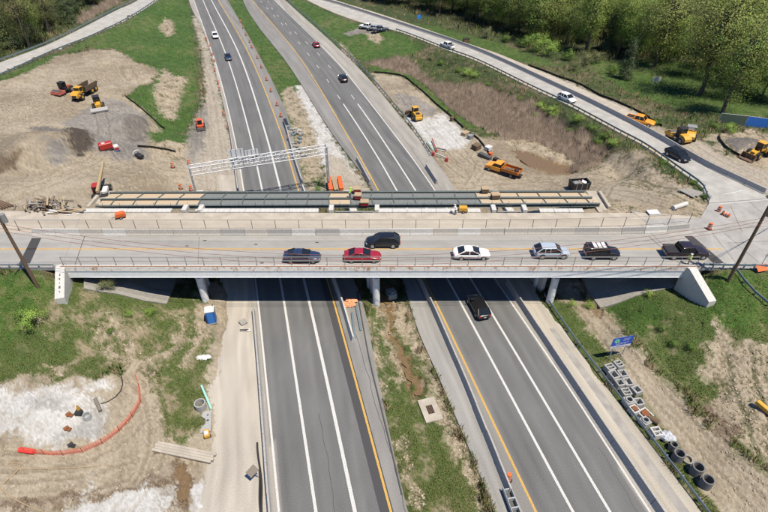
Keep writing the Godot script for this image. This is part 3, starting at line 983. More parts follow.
func ramp_mesh(called: String, L: PackedVector3Array, R: PackedVector3Array, mt: Material, lift := 0.0, depth := 0.5) -> MeshInstance3D:
	var mb := MB.new()
	var u := Vector3(0, lift, 0)
	var dn := Vector3(0, -depth, 0)
	for i in L.size() - 1:
		for k in 4:
			var f0 := k / 4.0
			var f1 := (k + 1) / 4.0
			mb.quad(L[i].lerp(R[i], f0) + u, L[i + 1].lerp(R[i + 1], f0) + u, L[i + 1].lerp(R[i + 1], f1) + u, L[i].lerp(R[i], f1) + u, Vector3.UP)
		mb.quad(L[i] + u, L[i + 1] + u, L[i + 1] + dn, L[i] + dn, L[i] - R[i])
		mb.quad(R[i] + u, R[i + 1] + u, R[i + 1] + dn, R[i] + dn, R[i] - L[i])
	return part(self, called, mb, mt)

func make_roads() -> void:
	var asp := Color(.150, .152, .152)
	var pale := Color(.24, .235, .225)
	var conc := Color(.36, .34, .31)
	var w := road_strip("highway", LN.ll, LN.lr, -400, -8, 0.05, [[null, conc], [LN.A, asp], [LN.D, Color(.235, .23, .22)]], M.asphalt)
	structure(w)
	label(w, "asphalt carriageway with three lanes running under the bridge toward the camera side", "road")
	paint_line(w, LN.A, .22, M.white_mark, -400, -9)
	paint_line(w, LN.B, .30, M.white_mark, -400, -9)
	paint_line(w, LN.C, .36, M.white_mark, -400, -9)
	paint_line(w, LN.D, .24, M.yellow_mark, -400, -9)
	# fresh dark asphalt beside the yellow line
	var q := PackedVector3Array()
	var q2 := PackedVector3Array()
	var z := -60.0
	while z < -9.0:
		q.append(Vector3(x_at(LN.D, z) - 1.05, .05, z))
		q2.append(Vector3(x_at(LN.D, z) + .25, .05, z))
		z += 1.0
	part_patch(w, "asphalt_patch", q, q2, mat(Color(.05, .05, .053), .9), .003)
	var e := road_strip("highway_001", LN.rl, LN.rr, -400, -8, 0.05, [[null, Color(.235, .23, .22)], [LN.E, asp], [LN.H, Color(.34, .325, .295)]], M.asphalt)
	names["highway"] = 1
	structure(e)
	label(e, "asphalt carriageway with three lanes carrying the black sport utility car under the bridge", "road")
	paint_line(e, LN.E, .24, M.yellow_mark, -400, -9)
	paint_line(e, LN.F, .28, M.white_mark, -124, -9)
	paint_line(e, LN.G, .28, M.white_mark, -124, -9)
	paint_line(e, LN.F, .16, M.white_mark, -250, -126, 3, 9)
	paint_line(e, LN.G, .16, M.white_mark, -250, -126, 3, 9)
	paint_line(e, LN.H, .22, M.white_mark, -400, -9)
	# sealed seams and cracks
	var seal := mat(Color(.065, .065, .065), .8)
	var jag := FastNoiseLite.new()
	jag.seed = 8
	for c in [[w, LN.B, 2.1, -34.0, -14.0, .07], [w, LN.A, 1.6, -110.0, -72.0, .06], [w, LN.B, 3.5, -140.0, -90.0, .05], [e, LN.F, 3.2, -120.0, -80.0, .05], [e, LN.G, 2.9, -30.0, -12.0, .05], [w, LN.D, 1.7, -46.0, -11.0, .07], [e, LN.H, 1.3, -120.0, -72.0, .06]]:
		var pts := PackedVector3Array()
		var zz: float = c[3]
		while zz < c[4]:
			pts.append(Vector3(x_at(c[1], zz) + c[2] + .5 * jag.get_noise_1d(zz * 6.0) + .16 * jag.get_noise_1d(zz * 40.0 + 90.0), .05, zz))
			zz += .5
		var mb2 := MB.new()
		ribbon_mb(mb2, pts, c[5], .004)
		part(c[0], "sealed_crack", mb2, seal)
	# paved strips beside the eastern carriageway, this side of the bridge
	var s := road_strip("paved_shoulder", LN.sl, LN.rl, -75, -8, 0.03, [[null, Color(.30, .295, .28)]], M.asphalt, null, .4, 10)
	structure(s)
	label(s, "grey paved shoulder between the median ditch and the concrete barrier", "shoulder")
	var s2 := road_strip("paved_shoulder_001", LN.rr, LN.cr, -75, -8, 0.04, [[null, Color(.43, .395, .335)]], M.asphalt, null, .4, 14)
	structure(s2)
	label(s2, "tan concrete shoulder strip between the barrier and the steel guardrail", "shoulder")
	# grey worn track down the middle of that strip
	var m1 := PackedVector3Array()
	var m2 := PackedVector3Array()
	z = -47.0
	while z < -8.0:
		var a := x_at(LN.rr, z)
		var b := x_at(LN.cr, z)
		m1.append(Vector3(lerpf(a, b, .44), .04, z)); m2.append(Vector3(lerpf(a, b, .71 + .02 * sin(z * .3)), .04, z))
		z += .8
	part_patch(s2, "worn_track", m1, m2, surf(Color(.33, .315, .29), .95, M.deck_conc.albedo_texture, 11.0), .003)
	names["paved_shoulder"] = 1
	var h := road_strip("haul_road", LN.hl, LN.ll, -88, -8, 0.02, [[null, Color(.45, .415, .36)]], M.asphalt, null, .25, 16)
	structure(h)
	label(h, "dusty tan haul road between the portable toilet and the highway barrier", "road")
	# ramps
	var r := ramp_mesh("ramp_road", ramp_edge(RAMP, 0), ramp_edge(RAMP, 2), M.concrete)
	structure(r)
	label(r, "pale concrete ramp road climbing beside the reeds to the intersection", "road")
	var r2 := ramp_mesh("ramp_road_001", ramp_edge(RAMP_W, 0), ramp_edge(RAMP_W, 2), M.concrete)
	structure(r2)
	label(r2, "pale concrete ramp road between guardrails above the bulldozer field", "road")
	names["ramp_road"] = 1
	var mid := PackedVector3Array()
	var a2 := ramp_edge(RAMP_W, 0)
	var b2 := ramp_edge(RAMP_W, 2)
	for i in a2.size(): mid.append(a2[i].lerp(b2[i], .72))
	var mb := MB.new()
	ribbon_mb(mb, mid, .16, .006)
	part(r2, "lane_marking", mb, M.white_mark)
	mid = PackedVector3Array()
	a2 = ramp_edge(RAMP, 0)
	b2 = ramp_edge(RAMP, 2)
	for i in a2.size(): mid.append(a2[i].lerp(b2[i], .10))
	mb = MB.new()
	ribbon_mb(mb, mid, .16, .006, 0, mid.size() - 8)
	part(r, "lane_marking", mb, M.yellow_mark)
	# the new strip of pavement beyond the ramp's barrier
	var L := []
	var R := []
	for t in [[308, -6, 309, -8, .2], [374, 16, 376, 12.5, .8], [412, 28.5, 414, 25, 1.2], [460, 44.5, 462, 41.5, 2], [494, 58, 498, 53.5, 2.6], [549, 83.5, 556, 77.5, 3.6], [590, 103, 600, 97, 4.6], [630, 125, 644, 118, 5.4]]:
		L.append(g(t[0], t[1], t[4] + .03)); R.append(g(t[2], t[3], t[4] + .03))
	var r3 := ramp_mesh("ramp_shoulder", PackedVector3Array(L), PackedVector3Array(R), M.tan_conc)
	structure(r3)
	label(r3, "narrow new concrete strip beyond the barrier along the ramp", "shoulder")

func part_patch(parent: Node3D, called: String, a: PackedVector3Array, b: PackedVector3Array, mt: Material, lift: float) -> MeshInstance3D:
	var mb := MB.new()
	var u := Vector3(0, lift, 0)
	for i in a.size() - 1:
		mb.quad(a[i] + u, a[i + 1] + u, b[i + 1] + u, b[i] + u, Vector3.UP)
	return part(parent, called, mb, mt)

# ---------------------------------------------------------------- the overpass and the new girders beside it
const DY := 7.0
const ZN := -51.0 # near face
var PAVED := []
const SK := 0.26  # the skew: x shifts with z along the highway's course

func sk(x: float, z: float) -> float:
	return x + SK * (z - ZN)

func slab_mb(mb: MB, pts: Array, top: float, thick: float) -> void: # pts in (x, z)
	var p := PackedVector2Array()
	for q in pts:
		p.append(Vector2(q[0], q[1]))
	mb.prism(p, Transform3D(Basis(Vector3(1, 0, 0), Vector3(0, 0, 1), Vector3(0, -1, 0)), Vector3(0, top - thick * 0.5, 0)), thick)

func slab(parent: Node3D, called: String, mt: Material, pts: Array, top: float, thick: float) -> MeshInstance3D:
	var mb := MB.new()
	slab_mb(mb, pts, top, thick)
	return part(parent, called, mb, mt)

func drape(called: String, mt: Material, a: Vector3, b: Vector3, c: Vector3, d: Vector3, nx: int, nz: int, lift: float, parent: Node3D = null) -> MeshInstance3D:
	var mb := MB.new()
	var P := []
	for j in nz + 1:
		var row := []
		for i in nx + 1:
			var q := a.lerp(b, float(i) / nx).lerp(d.lerp(c, float(i) / nx), float(j) / nz)
			q.y = minf(maxf(height(q.x, q.z) + lift, q.y), 5.35)
			row.append(q)
		P.append(row)
	var dn := Vector3(0, -0.5, 0)
	for j in nz:
		for i in nx:
			mb.quad(P[j][i], P[j][i + 1], P[j + 1][i + 1], P[j + 1][i], Vector3.UP)
	for i in nx:
		mb.quad(P[0][i], P[0][i + 1], P[0][i + 1] + dn, P[0][i] + dn, Vector3(0, 0, 1))
		mb.quad(P[nz][i], P[nz][i + 1], P[nz][i + 1] + dn, P[nz][i] + dn, Vector3(0, 0, -1))
	for j in nz:
		mb.quad(P[j][0], P[j + 1][0], P[j + 1][0] + dn, P[j][0] + dn, Vector3(-1, 0, 0))
		mb.quad(P[j][nx], P[j + 1][nx], P[j + 1][nx] + dn, P[j][nx] + dn, Vector3(1, 0, 0))
	return part(parent if parent else self, called, mb, mt)

func fascia(parent: Node3D, called: String, x0: float, x1: float, y0: float, y1: float, z: float, base: Color, stain: float) -> void:
	var n := FastNoiseLite.new(); n.seed = 31; n.frequency = 1.0; n.fractal_octaves = 3
	var V := PackedVector3Array()
	var N := PackedVector3Array()
	var C := PackedColorArray()
	var I := PackedInt32Array()
	var nx := int((x1 - x0) / 0.12)
	var ny := 10
	for j in ny + 1:
		for i in nx + 1:
			var f := float(j) / ny
			var x := lerpf(x0, x1, float(i) / nx)
			var s := n.get_noise_2d(x * 0.55, 3.0) * 0.6 + n.get_noise_2d(x * 3.0, f * 0.8) * 0.7
			var rust := clampf((s - 0.02 - (1.0 - f) * 0.30) * 3.4, 0.0, 1.0) * stain
			var grime := clampf(n.get_noise_2d(x * 0.9, f * 1.5 + 9.0) * 0.9, 0.0, 0.5)
			var c := base.lerp(Color(.40, .35, .28), grime * 0.6 * (0.4 + stain)).lerp(Color(.36, .16, .055), rust * 0.8)
			V.append(Vector3(x, lerpf(y0, y1, f), z)); N.append(Vector3(0, 0, 1)); C.append(c)
	for j in ny:
		for i in nx:
			var a := j * (nx + 1) + i
			I.append_array([a, a + nx + 1, a + 1, a + 1, a + nx + 1, a + nx + 2])
	var arr := []
	arr.resize(Mesh.ARRAY_MAX)
	arr[Mesh.ARRAY_VERTEX] = V; arr[Mesh.ARRAY_NORMAL] = N; arr[Mesh.ARRAY_COLOR] = C; arr[Mesh.ARRAY_INDEX] = I
	var m := ArrayMesh.new()
	m.add_surface_from_arrays(Mesh.PRIMITIVE_TRIANGLES, arr)
	var mt := mat(Color(1, 1, 1), .7)
	mt.vertex_color_use_as_albedo = true
	part_mesh(parent, called, m, mt)

# pavement over the skewed deck, worn lengthwise by the traffic
func deck_sheet(parent: Node3D, called: String, x0: float, x1: float, z0: float, z1: float, y: float, base: Color, skewed := true) -> void:
	var nz := FastNoiseLite.new(); nz.seed = 61; nz.frequency = 1.0; nz.fractal_octaves = 4
	var V := PackedVector3Array()
	var N := PackedVector3Array()
	var C := PackedColorArray()
	var I := PackedInt32Array()
	var nx := int((x1 - x0) / .5)
	var nn: int = max(4, int(absf(z1 - z0) / .22))
	for j in nn + 1:
		var z := lerpf(z0, z1, float(j) / nn)
		for i in nx + 1:
			var x := lerpf(x0, x1, float(i) / nx)
			var wear := .20 * nz.get_noise_2d(x * .012, z * .85) + .14 * nz.get_noise_2d(x * .05 + 7.0, z * .3) + .10 * nz.get_noise_2d(x * .6, z * .9)
			var t := 1.0 + wear
			V.append(Vector3(sk(x, z) if skewed else x, y, z)); N.append(Vector3.UP); C.append(Color(base.r * t, base.g * t, base.b * t))
	for j in nn:
		for i in nx:
			var a := j * (nx + 1) + i
			I.append_array([a, a + 1, a + nx + 1, a + 1, a + nx + 2, a + nx + 1] if z1 > z0 else [a, a + nx + 1, a + 1, a + 1, a + nx + 1, a + nx + 2])
	var arr := []
	arr.resize(Mesh.ARRAY_MAX)
	arr[Mesh.ARRAY_VERTEX] = V; arr[Mesh.ARRAY_NORMAL] = N; arr[Mesh.ARRAY_COLOR] = C; arr[Mesh.ARRAY_INDEX] = I
	var m := ArrayMesh.new()
	m.add_surface_from_arrays(Mesh.PRIMITIVE_TRIANGLES, arr)
	part_mesh(parent, called, m, M.asphalt)

func make_bridge() -> void:
	var b := thing("overpass_bridge", "long concrete road bridge with rust streaked white side, over the highway", "bridge")
	var XL := -41.6
	var XR := 40.6
	# deck and its pavement
	slab(b, "deck_slab", M.deck_conc, [[XL, -51.3], [XR, -51.3], [sk(XR, -62.4), -62.4], [sk(XL, -62.4), -62.4]], DY - .012, .28)
	deck_sheet(b, "deck_pavement", XL, XR, -51.32, -58.9, DY, Color(.345, .338, .322))
	deck_sheet(b, "work_strip", XL, XR, -58.9, -62.4, DY - .002, Color(.43, .385, .32))
	slab(b, "deck_edge_strip", M.tan_conc, [[sk(XL, -62.41), -62.41], [sk(XR, -62.41), -62.41], [sk(XR, -64.0), -64.0], [sk(XL, -64.0), -64.0]], DY - .03, .25)
	# near kerb with its top ledge, then the girder face
	bx(b, "kerb", M.barrier_white, Vector3((XL + XR) * .5, 7.12, -51.08), Vector3(XR - XL, .5, .5), Vector3.ZERO, .03)
	fascia(b, "kerb_face", XL, XR, 6.62, 7.36, -50.82, Color(.80, .785, .74), 1.0)
	bx(b, "kerb_lip", M.rust, Vector3((XL + XR) * .5, 7.385, -50.93), Vector3(XR - XL, .03, .14), Vector3.ZERO, .005)
	fascia(b, "girder_face", XL, XR, 5.62, 6.6, -50.88, Color(.77, .80, .82), .15)
	bx(b, "girder_flange", M.white_steel, Vector3((XL + XR) * .5, 5.58, -51.02), Vector3(XR - XL, .06, .42), Vector3.ZERO, .01)
	bx(b, "girder", M.dark_steel, Vector3((XL + XR) * .5, 6.1, -51.05), Vector3(XR - XL - .05, 1.0, .25), Vector3.ZERO, .01)
	for k in 5:
		var z := -53.3 - k * 2.3
		bx(b, "girder", M.dark_steel, Vector3(sk((XL + XR) * .5, z), 6.12, z), Vector3(XR - XL - .6, 1.15, .3), Vector3.ZERO, .01)
	# railing
	var rl := Node3D.new()
	rl.name = "railing"
	b.add_child(rl)
	var steel := mat(Color(.23, .23, .22), .6)
	var np := 36
	for i in np + 1:
		var x := lerpf(XL + .4, XR - .4, float(i) / np)
		bx(rl, "post", steel, Vector3(x, 8.07, -51.12), Vector3(.07, 1.36, .07), Vector3.ZERO, .01)
	for y in [8.74, 8.12]:
		bx(rl, "rail", steel, Vector3((XL + XR) * .5, y, -51.12), Vector3(XR - XL - .8, .075, .075), Vector3.ZERO, .01)
	# piers under both bridges follow the skew
	for x in [-24.4, -0.8, 23.2]:
		var p := MB.new()
		var za := -51.7
		var zb := -63.0
		p.bar(Vector3(sk(x, za), 5.1, za), Vector3(sk(x, zb), 5.1, zb), 1.05, .82, .05)
		var cap := part(b, "pier_cap", p, M.white_steel)
		var pw := MB.new()
		pw.bar(Vector3(sk(x, -54.0), 2.2, -54.0), Vector3(sk(x, -62.6), 2.2, -62.6), .55, 5.0, .03)
		part(b, "pier_wall", pw, M.barrier_white)
		for z in [-52.0, -55.5, -59.0, -62.5]:
			var cx := sk(x, z)
			cy(b, "column", M.white_steel, Vector3(cx, height(cx, z) - .4, z), Vector3(cx, 4.72, z), .5, .5, 20)
	# abutments and wing walls
	for e in [[XL, 1.0], [XR, -1.0]]:
		var mb := MB.new()
		mb.bar(Vector3(e[0] - e[1] * .6, 3.6, -51.4), Vector3(sk(e[0] - e[1] * .6, -65.0), 3.6, -65.0), .9, 6.3, .03)
		part(b, "abutment_wall", mb, M.old_conc)
	var wl := MB.new()
	wl.prism(PackedVector2Array([Vector2(0, 7.34), Vector2(.9, 7.34), Vector2(4.9, 5.7), Vector2(4.9, 3.2), Vector2(0, 1.5)]), Transform3D(Basis(Vector3(.30, 0, .954), Vector3.UP, Vector3(-.954, 0, .30)), Vector3(-41.7, 0, -51.4)), 1.1)
	part(b, "wing_wall", wl, M.barrier_white)
	var wr := MB.new()
	wr.prism(PackedVector2Array([Vector2(0, 7.34), Vector2(.9, 7.34), Vector2(5.2, 5.5), Vector2(5.2, 3.0), Vector2(0, 1.5)]), Transform3D(Basis(Vector3(.26, 0, .966), Vector3.UP, Vector3(-.966, 0, .26)), Vector3(39.3, 0, -51.4)), 1.1)
	part(b, "wing_wall", wr, M.barrier_white)
	# dark streaks of weathering on the western wing wall's top
	for i in 5:
		var t := .22 + i * .14
		var q := Vector3(-41.7, 0, -51.4) + Vector3(.30, 0, .954) * (.9 + t * 4.0)
		bx(b, "wall_mark", M.dark_steel, Vector3(q.x, 7.345 - t * 1.64 + .0, q.z), Vector3(.12 + .1 * (i % 2), .006, .35 - .08 * (i % 3)), Vector3(22.3, 17.5 + 20 * (i % 3), 0), .001)
	# markings and joints of the pavement
	for z in [-54.95, -55.2]:
		bx(b, "lane_marking", M.yellow_mark, Vector3(-2, 7.004, z), Vector3(80.5, .006, .12), Vector3.ZERO, .001)
	bx(b, "joint", M.joint, Vector3(-1.4, 7.003, -56.9), Vector3(80.5, .004, .05), Vector3.ZERO, .001)
	bx(b, "joint", M.joint, Vector3(-1.4, 7.003, -53.0), Vector3(80.5, .004, .035), Vector3.ZERO, .001)
	for x in [-40.0, 38.8, -24.0, 23.4, -.6]:
		var j := MB.new()
		j.bar(Vector3(sk(x, -51.6), 7.003, -51.6), Vector3(sk(x, -58.0), 7.003, -58.0), .09 if absf(x) > 30 else .04, .005, .001)
		part(b, "joint", j, M.joint)
	for p in [[205, 240.5], [256, 244.5], [317, 242.5], [187, 246], [262, 263]]:
		var q := g(p[0], p[1], 7.0)
		bx(b, "drain", M.joint, Vector3(q.x, 7.004, q.z), Vector3(.45, .008, .22), Vector3.ZERO, .001)
	# strip of kerb blocks along the cut edge, open where the piers are
	var openings := [[184, 200], [331, 377], [494, 525]]
	var x := sk(XL, -64.0)
	while x < sk(XR, -64.0) - 9.0:
		var px0 := 384.0 + x * 512.0 / 76.4
		var px1 := 384.0 + (x + 2.2) * 512.0 / 76.4
		var open := false
		for o in openings:
			if px1 > o[0] and px0 < o[1]: open = true
		if not open:
			bx(b, "kerb_block", M.barrier_white, Vector3(x + 1.1, 6.95, -64.5), Vector3(2.17, .45, .95), Vector3.ZERO, .04)
		x += 2.2
	for o in openings:
		for k in 2:
			var xx: float = (o[k] - 384.0) * 76.4 / 512.0
			bx(b, "kerb_post", M.barrier_white, Vector3(xx, 7.05, -64.9), Vector3(.7, .8, 1.5), Vector3.ZERO, .05)
		cy(b, "pipe", M.grey, Vector3((o[0] - 384.0) * .149 + .6, 6.85, -64.5), Vector3((o[1] - 384.0) * .149 - .6, 6.85, -64.5), .13)
	# slope paving under both ends
	PAVED.append([g(84, 288, 4.6), g(168, 307, .8), g(176, 278, .8), g(84, 262, 5.0)])
	PAVED.append([g(600, 308, .4), g(684, 283, 3.9), g(676, 258, 4.5), g(580, 280, .4)])
	for q in PAVED:
		drape("slope_paving", M.old_conc, q[0], q[1], q[2], q[3], 24, 16, .2, b)

	# approach pavements
	var a := slab(self, "overpass_road", M.deck_conc, [[XL - .02, -51.0], [sk(XL, -62.4) - .02, -62.4], [-60, -62.2], [-220, -64], [-220, -52], [-60, -51.0]], DY, .35)
	structure(a)
	label(a, "concrete approach road leading onto the overpass from the guardrail and leaning pole", "road")
	deck_sheet(a, "pavement", -130.0, sk(XL, -51.0) - .1, -51.1, -58.9, DY + .004, Color(.345, .338, .322), true)
	deck_sheet(a, "work_strip", -130.0, sk(XL, -51.0) - .1, -58.9, -62.2, DY + .003, Color(.43, .385, .32), true)
	for z in [-54.95, -55.2]:
		bx(a, "lane_marking", M.yellow_mark, Vector3(-90, 7.009, z), Vector3(95, .006, .12), Vector3.ZERO, .001)
	var e0 := g(772, 198, 7.0)
	var e1 := g(709, 203, 7.0)
	var e2 := g(700, 218, 7.0)
	var r := slab(self, "intersection_road", M.deck_conc, [[XR + .02, -51.0], [70, -50.8], [220, -49], [220, -74], [80, -70.5], [e0.x, e0.z], [e1.x, e1.z], [e2.x, e2.z], [sk(XR, -62.4) + .02, -62.4]], DY, .35)
	structure(r)
	label(r, "concrete pavement of the intersection where ramp and overpass meet", "road")
	for z in [-54.95, -55.2]:
		bx(r, "lane_marking", M.yellow_mark, Vector3(43.2, 7.004, z), Vector3(5.0, .006, .12), Vector3.ZERO, .001)
	for l in [[[712, 233], [736, 263]], [[724, 233], [758, 262]], [[692, 232], [770, 226]], [[728, 243], [770, 241]], [[650, 232], [664, 246]], [[745, 198], [768, 218]], [[730, 205], [742, 232]]]:
		var j := MB.new()
		j.bar(g(l[0][0], l[0][1], 7.003), g(l[1][0], l[1][1], 7.003), .05, .004, .001)
		part(r, "joint", j, M.joint)
	for l in [[[718, 204], [768, 199.5]], [[716, 196], [745, 190]]]:
		var j := MB.new()
		j.bar(g(l[0][0], l[0][1], 7.004), g(l[1][0], l[1][1], 7.004), .14, .006, .001)
		part(r, "lane_marking", j, M.white_mark)
	var dark := surf(Color(.06, .06, .063), .95, M.asphalt.albedo_texture, 1.5)
	var pa := slab(a, "asphalt_patch", dark, quad_px([[32, 238], [41.5, 238], [29, 266], [18, 266]]), DY + .012, .02)
	var pb := slab(r, "asphalt_patch", dark, quad_px([[684, 236], [692.5, 236], [724, 263], [714, 264]]), DY + .006, .02)
	# the tan pad between barrier and fence, west and east of the bridge
	var w2 := slab(self, "work_pad", M.tan_conc, [[sk(XL, -62.43) - .02, -62.43], [-60, -62.3], [-120, -63.0], [-120, -65.5], [-60, -64.6], [sk(XL, -64.0) - .02, -64.3]], DY - .02, .3)
	structure(w2)
	label(w2, "strip of tan pavement behind the barriers before the dirt field", "pavement")
	var e3 := slab(self, "work_pad_001", M.tan_conc, [[sk(XR, -62.43) + .02, -62.43], [e2.x - .3, e2.z + .1], [e2.x - 1.5, e2.z - .6], [sk(XR, -64.0) + .02, -64.2]], DY - .02, .3)
	names["work_pad"] = 1
	structure(e3)
	label(e3, "strip of tan pavement behind the barriers beside the heaped dirt", "pavement")

func quad_px(pts: Array) -> Array:
	var o := []
	for p in pts:
		var q := g(p[0], p[1], 7.0)
		o.append([q.x, q.z])
	return o

func make_new_girders() -> void:
	var b := thing("girder_bridge", "green grey steel girders on new piers, no deck yet", "bridge")
	var G := [[-44.0, 33.2, -66.2, -66.9], [-44.2, 32.6, -68.2, -68.75], [-43.6, 32.0, -70.2, -70.6]]
	for q in G:
		var a := Vector3(q[0], 0, q[2])
		var e := Vector3(q[1], 0, q[3])
		var m := MB.new()
		m.bar(a + Vector3(0, 6.82, 0), e + Vector3(0, 6.82, 0), .36, .05)
		m.bar(a + Vector3(0, 6.30, 0), e + Vector3(0, 6.30, 0), .3, .04)
		m.bar(a + Vector3(0, 6.56, 0), e + Vector3(0, 6.56, 0), .05, .49)
		part(b, "girder", m, M.girder)
		for k in 26:
			var t := (k + .5) / 26.0
			var c := a.lerp(e, t)
			bx(b, "stiffener", M.girder, c + Vector3(0, 6.56, .09), Vector3(.04, .46, .12), Vector3.ZERO, .005)
	for k in 23:
		var t := (k + .6) / 23.0
		for i in 2:
			var p := Vector3(lerpf(G[i][0], G[i][1], t), 6.62, lerpf(G[i][2], G[i][3], t) - .06)
			var q := Vector3(lerpf(G[i + 1][0], G[i + 1][1], t) + .25, 6.62, lerpf(G[i + 1][2], G[i + 1][3], t) + .06)
			var m := MB.new()
			m.bar(p, q, .14, .2)
			part(b, "diaphragm", m, M.girder)
	# forms laid between the girders: plywood near the ends, steel pans over the carriageways
	for k in 24:
		var t0 := clampf((k - .4) / 23.0, 0.0, 1.0)
		var t1 := clampf((k + .6) / 23.0, 0.0, 1.0)
		for i in 2:
			var a0 := Vector3(lerpf(G[i][0], G[i][1], t0) + .12, 0, lerpf(G[i][2], G[i][3], t0) - .16)
			var a1 := Vector3(lerpf(G[i][0], G[i][1], t1) - .04, 0, lerpf(G[i][2], G[i][3], t1) - .16)
			var b0 := Vector3(lerpf(G[i + 1][0], G[i + 1][1], t0) + .3, 0, lerpf(G[i + 1][2], G[i + 1][3], t0) + .16)
			var b1 := Vector3(lerpf(G[i + 1][0], G[i + 1][1], t1) + .14, 0, lerpf(G[i + 1][2], G[i + 1][3], t1) + .16)
			var px := 384.0 + (a0.x + a1.x) * .5 / .1533
			var tan_ := px < 200.0 or (px > 325.0 and px < 354.0) or px > (484.0 if i == 0 else 478.0)
			if t1 - t0 < .01: continue
			slab(b, "form_panel", M.ply if tan_ else M.pan, [[a0.x, a0.z], [a1.x, a1.z], [b1.x, b1.z], [b0.x, b0.z]], 6.60 - .01 * ((k * 5 + i) % 3), .03)
	for k in 30: # guard posts along the near girder
		var t := (k + .5) / 30.0
		bx(b, "guard_post", M.grey, Vector3(lerpf(-44, 33.2, t), 7.15, lerpf(-66.2, -66.9, t) + .2), Vector3(.05, .65, .05), Vector3.ZERO, .01)
	for x in [-24.4, -0.8, 23.2]:
		var m := MB.new()
		m.bar(Vector3(sk(x, -65.6), 5.89, -65.6), Vector3(sk(x, -71.8), 5.89, -71.8), 1.1, .78, .05)
		part(b, "pier_cap", m, M.barrier_white)
		for z in [-66.6, -70.6]:
			cy(b, "column", M.barrier_white, Vector3(sk(x, z), height(sk(x, z), z) - .4, z), Vector3(sk(x, z), 5.53, z), .5, .5, 20)
	for x in [-44.2, 33.4]:
		bx(b, "abutment", M.tan_conc, Vector3(x, 4.17, -68.5), Vector3(1.6, 4.2, 6.2), Vector3.ZERO, .05)
		bx(b, "back_wall", M.tan_conc, Vector3(x + signf(x) * 1.06, 5.3, -68.5), Vector3(.5, 2.9, 4.6), Vector3.ZERO, .05)

# ---------------------------------------------------------------- barriers, guardrails, fences
var barrier_meshes := {}
func jersey(len: float) -> ArrayMesh:
	var key := snappedf(len, .01)
	if not barrier_meshes.has(key):
		var m := MB.new()
		m.prism(PackedVector2Array([Vector2(-.30, 0), Vector2(.30, 0), Vector2(.30, .08), Vector2(.17, .36), Vector2(.10, .97), Vector2(.07, 1.0), Vector2(-.07, 1.0), Vector2(-.10, .97), Vector2(-.17, .36), Vector2(-.30, .08)]), Transform3D(), len - .04)
		barrier_meshes[key] = m.mesh()
	return barrier_meshes[key]

func resample(pts: PackedVector3Array, step: float) -> PackedVector3Array:
	var out := PackedVector3Array([pts[0]])
	var need := step
	for i in pts.size() - 1:
		var a := pts[i]
		var b := pts[i + 1]
		var d := a.distance_to(b)
		var t := 0.0
		while d - t >= need:
			t += need
			out.append(a.lerp(b, t / d))
			need = step
		need -= d - t
	return out

func barriers(pts: PackedVector3Array, text: String, group: String, mats: Array, len := 3.3, called := "concrete_barrier") -> void:
	var q := resample(pts, len)
	for i in q.size() - 1:
		var o := MeshInstance3D.new()
		o.name = numbered(called)
		o.mesh = jersey(len)
		o.material_override = mats[(i * 7 + i / 3) % mats.size()]
		add_child(o)
		var d := q[i + 1] - q[i]
		o.position = (q[i] + q[i + 1]) * .5 + Vector3(0, -.01, 0)
		o.basis = Basis.looking_at(d, Vector3.UP).rotated(Vector3.UP, 0.0) if d.length() > .1 else Basis()
		o.position += Vector3(rng.randf_range(-.02, .02), 0, rng.randf_range(-.02, .02))
		label(o, text, "barrier", group)

func guardrail(pts: PackedVector3Array, text: String, mt: Material, post_step := 1.9, hgt := .75, tall := 0) -> void:
	var t := thing("guardrail", text, "guardrail")
	var q := resample(pts, post_step)
	var m := MB.new()
	for i in q.size() - 1:
		var a := q[i]
		var b := q[i + 1]
		for k in [[-.10, .10], [0.0, .06], [.10, .10]]: # the two ridges of the beam and its middle
			m.bar(a + Vector3(0, hgt - .12 + k[0], 0), b + Vector3(0, hgt - .12 + k[0], 0), k[1] * .7, .11, .01)
	part(t, "rail", m, mt)
	var pm := MB.new()
	pm.box(Vector3(0, (hgt - .5) * .5, 0), Vector3(.15, hgt + .5, .12), Basis(), .01)
	var mesh := pm.mesh()
	for i in q.size():
		var o := part_mesh(t, "post", mesh, M.wood_grey if tall == 1 else mt)
		var d := (q[min(i + 1, q.size() - 1)] - q[max(i - 1, 0)]).normalized()
		o.position = q[i] + Vector3(d.z, 0, -d.x) * .14 + Vector3(0, 0, 0)
		o.rotation.y = atan2(d.x, d.z)

func on_land(pts: Array) -> PackedVector3Array:
	var w := []
	for p in pts:
		w.append(gt(p[0], p[1]))
	var s := smooth_line(w, 1.0)
	for i in s.size():
		s[i].y = height(s[i].x, s[i].z)
	return s

func along(line: PackedVector3Array, z0: float, z1: float, dx: float, y: float) -> PackedVector3Array:
	var o := PackedVector3Array()
	var z := z0
	while z <= z1:
		o.append(Vector3(x_at(line, z) + dx, y, z))
		z += 1.0
	return o

func silt_fence(pts: Array, text: String) -> void:
	var t := thing("silt_fence", text, "fence")
	var s := on_land(pts)
	var q := resample(s, 1.0)
	var m := MB.new()
	for i in q.size() - 1:
		var u := Vector3(0, .5, 0)
		var th := Vector3((q[i + 1] - q[i]).z, 0, -(q[i + 1] - q[i]).x).normalized() * .02
		m.quad(q[i] + th, q[i + 1] + th, q[i + 1] + u + th, q[i] + u + th, th)
		m.quad(q[i] - th, q[i + 1] - th, q[i + 1] + u - th, q[i] + u - th, -th)
		m.quad(q[i] + u - th, q[i + 1] + u - th, q[i + 1] + u + th, q[i] + u + th, Vector3.UP)
	part(t, "fabric", m, M.silt)
	for i in range(0, q.size(), 2):
		bx(t, "stake", M.wood, q[i] + Vector3(.04, .3, .04), Vector3(.05, .8, .05), Vector3.ZERO, .005)

